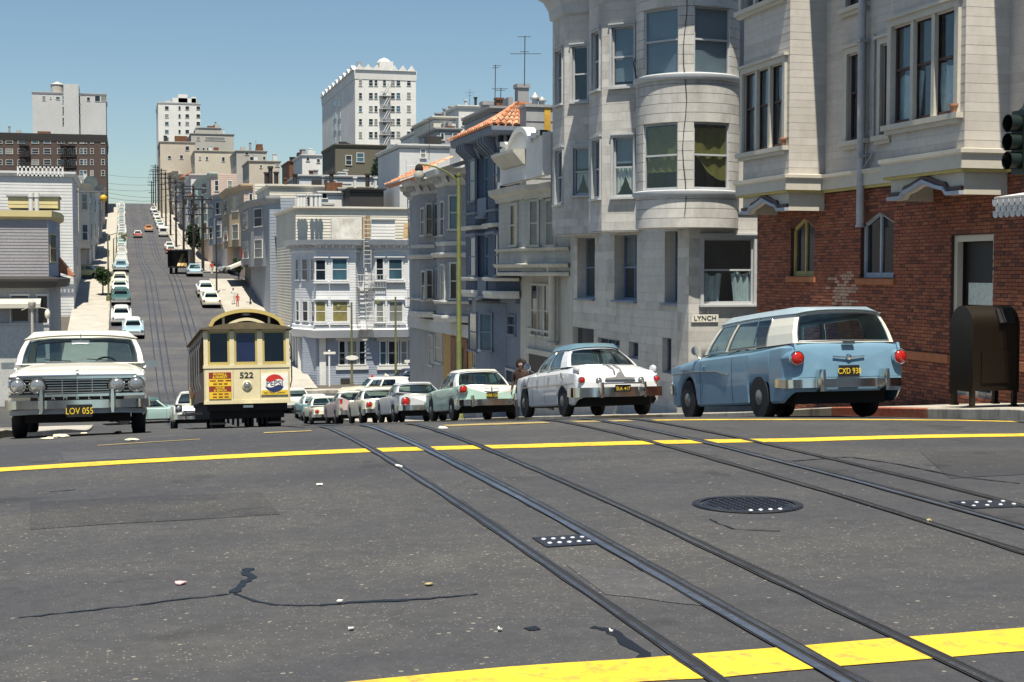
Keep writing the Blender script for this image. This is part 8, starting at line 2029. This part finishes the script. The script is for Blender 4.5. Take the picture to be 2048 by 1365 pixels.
# roof aerials
def aerial(px, y0, y1, s, bars, label):
    a, b_ = at(px, y1, s=s), at(px+1, y0, s=s); o = thing('aerial', label, 'aerial', a); m = MB(); m.tube([a, b_], .025, 5); m.build('mast', MATS['wire'], o)
    m = MB()
    for y, xa, xb in bars: c_, d_ = at(xa, y, s=s), at(xb, y, s=s); m.tube([c_, d_], .016, 4)
    m.build('rods', MATS['wire'], o)['kind'] = 'stuff'
aerial(1049, 72, 172, 70, [(74, 1036, 1062), (108, 1020, 1082), (104, 1040, 1058)], 'tallest television aerial with two cross bars above the tile roof')
aerial(990, 130, 206, 78, [(132, 986, 1002), (136, 984, 998)], 'slim aerial with a hooked top left of the tallest one'); aerial(1001, 176, 210, 78, [(178, 984, 1016), (181, 990, 1010)], 'low aerial with one long bar above the tile roof')
aerial(858, 236, 320, 120, [(239, 845, 872)], 'aerial standing among the white hillside houses'); aerial(939, 180, 212, 170, [(186, 930, 948), (192, 934, 945)], 'small aerial on the white flat roofed house'); aerial(511, 280, 303, 378, [(284, 509, 513)], 'thin aerial on the hilltop skyline block')
def stack(px, y0, y1, s, r, m_, label, grp=None):
    a, b_ = at(px, y1, s=s), at(px, y0, s=s); m = MB(); h = b_.z-a.z; m.lathe([(r, 0), (r, h*.85), (r*1.35, h*.86), (r*1.35, h)], a, (0, 0, 1), 10); tag(m.build('flue', MATS[m_], smooth=40), label, 'flue', grp)
for k, (px, y0, y1) in enumerate(((533, 345, 368), (541, 333, 368), (552.5, 344, 368), (590, 348, 368), (663, 345, 372), (735, 348, 374), (789, 346, 374), (797, 348, 374), (806, 348, 376))): stack(px, y0, y1, 148, .22, 'dark_door', ('%s black flue pipe from the left on the pale roofs' % ('first', 'second and tallest', 'third', 'fourth', 'fifth', 'sixth', 'seventh', 'eighth', 'ninth')[k]), 'black flues on the pale roofs')
for k, px in enumerate((597, 603, 609, 623, 632, 640)): stack(px, 388, 414, 123, .16, 'white_paint', '%s white flue from the left above the cream boarded wall' % ('first', 'second', 'third', 'fourth', 'fifth', 'sixth')[k], 'white flues above the cream wall')
# hillside rail and odd roof gear
# trees
mat('leaf', (.045, .085, .022), .7, n=(6, .3)); mat('leaf_dark', (.016, .036, .014), .7, n=(6, .3)); mat('bark', (.09, .065, .045), .9)
def tree(name, label, base, h, rx, rz_, m_, n, lo=.35, seed=1, leaf=.14):
    o = thing(name, label, 'tree', base); rnd = random.Random(seed); base = Vector(base); m = MB(); m.tube([base, base+V(.03, 0, h*.4), base+V(0, 0, h*.75)], [h*.03, h*.022, h*.008], 7)
    for k in range(6): a = k*1.1; m.tube([base+V(0, 0, h*(.35+.05*k)), base+V(math.cos(a)*rx*.6, math.sin(a)*rx*.6, h*(.55+.06*k))], [h*.012, h*.004], 5)
    m.build('trunk', MATS['bark'], o, smooth=50); m = MB(); c_ = base+V(0, 0, h-rz_)
    lobes = [(V(rnd.uniform(-.55, .55)*rx, rnd.uniform(-.55, .55)*rx, rnd.uniform(-.55, .6)*rz_), rnd.uniform(.35, .6)) for _ in range(11)]
    for _ in range(n):
        l, rr_ = rnd.choice(lobes); d_ = V(rnd.gauss(0, 1), rnd.gauss(0, 1), rnd.gauss(0, 1)).normalized()*rr_*rnd.uniform(.6, 1)
        q = c_+l+V(d_.x*rx, d_.y*rx, d_.z*rz_); u = V(rnd.gauss(0, 1), rnd.gauss(0, 1), rnd.gauss(0, 1)).normalized(); v = u.cross(V(rnd.gauss(0, 1), rnd.gauss(0, 1), rnd.gauss(0, 1))).normalized(); e = leaf*rnd.uniform(.6, 1.3)
        m.add([q-u*e, q+v*e*.5, q+u*e, q-v*e*.5], [(0, 1, 2, 3)])
    m.build('crown', MATS[m_], o, fix=False)['kind'] = 'stuff'
tree('street_tree', 'small round street tree on the left walk of the far hill', (t_at(205, 157), 157, walk_z(157)), 2.9, 1.0, .9, 'leaf', 2600, seed=3)
c = at(782, 350, s=185); tree('dark_tree', 'dark spreading evergreen behind the pale roofs below the white tower', (c.x, 185, c.z-3.5), 6.2, 2.4, 1.5, 'leaf_dark', 3500, seed=5, leaf=.2)
c = at(762, 350, s=186); tree('dark_tree', 'lower dark bush like tree left of the spreading evergreen', (c.x, 186, c.z-3), 4.6, 1.4, 1.2, 'leaf_dark', 1800, seed=8, leaf=.2)
tree('street_tree', 'dark ivy clad tree among the power poles on the right walk', (10.9, 238, walk_z(238)), 6.5, 1.3, 2.4, 'leaf_dark', 2600, seed=6, leaf=.2)
tree('street_tree', 'small green tree by the awning on the right walk of the far hill', (12.9, 171, walk_z(171)), 2.6, .7, .9, 'leaf', 1200, seed=9)
# awning shop front on the right walk
s0_ = 163; o = thing('awning', 'cream shop awning over the right walk below the slate blue house', 'awning', (TR, s0_, walk_z(s0_)+3)); m = MB(); zq = walk_z(s0_)+3.2; m.extr([V(TR, s0_, zq), V(TR-2.2, s0_, zq-.9), V(TR-2.2, s0_, zq-1.2), V(TR, s0_, zq-.3)], (0, 7, 0)); m.build('canvas', MATS['cream_wall'], o)
o = thing('shop_sign', 'dark red sign board above the awning shop on the right walk', 'sign', (TR-.1, 161.5, walk_z(161)+3.6)); m = MB(); m.box(TR-1.2, TR-.1, 161.2, 161.5, walk_z(161)+3.5, walk_z(161)+4.5); m.build('board', MATS['sign_maroon'], o)

# ------------------------------------------------------------------ people
mat('skin', (.36, .20, .13), .6); mat('skin_brown', (.20, .10, .065), .6); mat('hair_dark', (.018, .012, .010), .7, n=(60, .4)); mat('coat_brown', (.045, .022, .018), .85, n=(14, .2)); mat('cloth_red', (.45, .05, .035), .85); mat('cloth_white', (.66, .64, .58), .85); mat('cloth_dark', (.03, .03, .035), .85)
def person(label, t, s, z, h, face, top_m, leg_m, hair='hair_dark', skin='skin', stride=.16, bushy=0.0, near=False):
    o = thing('person', label, 'person', (t, s, z)); WL[o.name] = V(0, 0, 0); k = h/1.75; P = {'pel': (0, 0, .95), 'wai': (0, 0, 1.10), 'che': (0, .01, 1.32), 'nek': (0, .01, 1.47), 'hd0': (0, .02, 1.55), 'hd1': (0, .03, 1.64), 'hd2': (0, .01, 1.72),
        'hipL': (.09, 0, .90), 'kneL': (.10, stride*.6, .50), 'ankL': (.10, stride*.5, .09), 'toeL': (.11, stride*.5+.16, .04), 'hipR': (-.09, 0, .90), 'kneR': (-.10, -stride*.1, .50), 'ankR': (-.10, -stride, .10), 'toeR': (-.11, -stride+.15, .04),
        'shL': (.17, 0, 1.42), 'elL': (.24, -.05, 1.15), 'wrL': (.25, .10, .93), 'haL': (.245, .15, .86), 'shR': (-.17, 0, 1.42), 'elR': (-.24, .03, 1.15), 'wrR': (-.25, .06, .91), 'haR': (-.245, .09, .83)}
    E = [('pel', 'wai'), ('wai', 'che'), ('che', 'nek'), ('nek', 'hd0'), ('hd0', 'hd1'), ('hd1', 'hd2'), ('pel', 'hipL'), ('hipL', 'kneL'), ('kneL', 'ankL'), ('ankL', 'toeL'), ('pel', 'hipR'), ('hipR', 'kneR'), ('kneR', 'ankR'), ('ankR', 'toeR'), ('che', 'shL'), ('shL', 'elL'), ('elL', 'wrL'), ('wrL', 'haL'), ('che', 'shR'), ('shR', 'elR'), ('elR', 'wrR'), ('wrR', 'haR')]
    rad = {'pel': .135, 'wai': .125, 'che': .15, 'nek': .06, 'hd0': .075, 'hd1': .095, 'hd2': .075, 'hipL': .10, 'hipR': .10, 'kneL': .062, 'kneR': .062, 'ankL': .045, 'ankR': .045, 'toeL': .035, 'toeR': .035, 'shL': .072, 'shR': .072, 'elL': .05, 'elR': .05, 'wrL': .034, 'wrR': .034, 'haL': .036, 'haR': .036}
    if near:                                 # five separate fingers on each hand
        for sd in 'LR':
            q = Vector(P['ha'+sd]); sx = 1 if sd == 'L' else -1
            for j in range(4):
                a, b_ = 'f%d%s' % (j, sd), 'g%d%s' % (j, sd); off = (j-1.5)*.021; P[a] = (q.x, q.y+off, q.z-.05-(.008 if j in (1, 2) else 0)); P[b_] = (q.x-sx*.02, q.y+off+.006, q.z-.095-(.012 if j in (1, 2) else 0)); rad[a] = .0095; rad[b_] = .008; E += [('ha'+sd, a), (a, b_)]
            P['t'+sd] = (q.x-sx*.015, q.y+.055, q.z-.015); rad['t'+sd] = .0095; E.append(('ha'+sd, 't'+sd))
    names = list(P); me = bpy.data.meshes.new('body'); me.from_pydata([tuple(c*k for c in P[n]) for n in names], [(names.index(a), names.index(b_)) for a, b_ in E], [])
    tmp = bpy.data.objects.new('body', me); COL.objects.link(tmp)
    md = tmp.modifiers.new('skin', 'SKIN'); md.use_smooth_shade = True
    for i, n in enumerate(names): me.skin_vertices[0].data[i].radius = (rad[n]*k, rad[n]*k*(.72 if n in ('che', 'wai', 'pel') else 1)); me.skin_vertices[0].data[i].use_root = (n == 'pel')
    tmp.modifiers.new('sub', 'SUBSURF').levels = 1
    dg = bpy.context.evaluated_depsgraph_get(); ev = tmp.evaluated_get(dg); bm_ = bpy.data.meshes.new_from_object(ev); bpy.data.objects.remove(tmp)
    bm_.materials.clear()
    for mm in (skin, top_m, leg_m, 'under'): bm_.materials.append(MATS[mm])
    for f in bm_.polygons:
        c_ = f.center/k; f.material_index = 3 if c_.z < .10 else 2 if c_.z < .97 and abs(c_.x) < .2 else 0 if c_.z > 1.475 or (abs(c_.x) > .2 and c_.z < .93) else 1; f.use_smooth = True
    inst('body', bm_, o)
    hb_ = k
    m = MB(); m.ball((0, -.005*k, 1.675*k), (.115+bushy)*k, 14, (.95, 1.0, .95)); hv = [v for v in m.v]; m.v = [(x, min(y, .05*k+bushy*.3*k), max(z, (1.60-bushy)*k)) for x, y, z in hv]; m.build('hair', MATS[hair], o, smooth=60)
    m = MB(); m.ball((0, .115*k, 1.615*k), .018*k, 8, (.8, 1.2, 1.4)); m.build('nose', MATS[skin], o, smooth=60)
    for sx in (1, -1):
        m = MB(); m.ball((sx*.036*k, .098*k, 1.65*k), .014*k, 8); m.build('eye', MATS['stud'], o, smooth=60); m = MB(); m.ball((sx*.095*k, .01*k, 1.63*k), .026*k, 8, (.5, .8, 1.3)); m.build('ear', MATS[skin], o, smooth=60)
    m = MB(); m.ball((0, .108*k, 1.575*k), .022*k, 8, (1.3, .5, .35)); m.build('mouth', MATS['sign_maroon'], o, smooth=60)
    o.rotation_euler = (0, 0, R(face)); return o
q = at(1042, 745, s=39.6)
person('person with bushy dark hair in a dark brown coat walking between two parked cars', q.x, 39.6, road_z(39.6, q.x), 1.72, 150, 'coat_brown', 'cloth_dark', skin='skin_brown', bushy=.055, near=True)
person('person in white beside a child in red on the right walk', t_at(466, 150), 150, walk_z(150), 1.65, 170, 'cloth_white', 'cloth_white', stride=.2)
person('child in red walking on the right pavement of the far hill', t_at(474.5, 148.5), 148.5, walk_z(148.5), 1.3, 170, 'cloth_red', 'cloth_red', stride=.14)
person('person in a red jacket standing by the power poles on the right walk', t_at(424, 181), 181, road_z(181, 11)+.02, 1.65, 20, 'cloth_red', 'cloth_white', stride=.1)
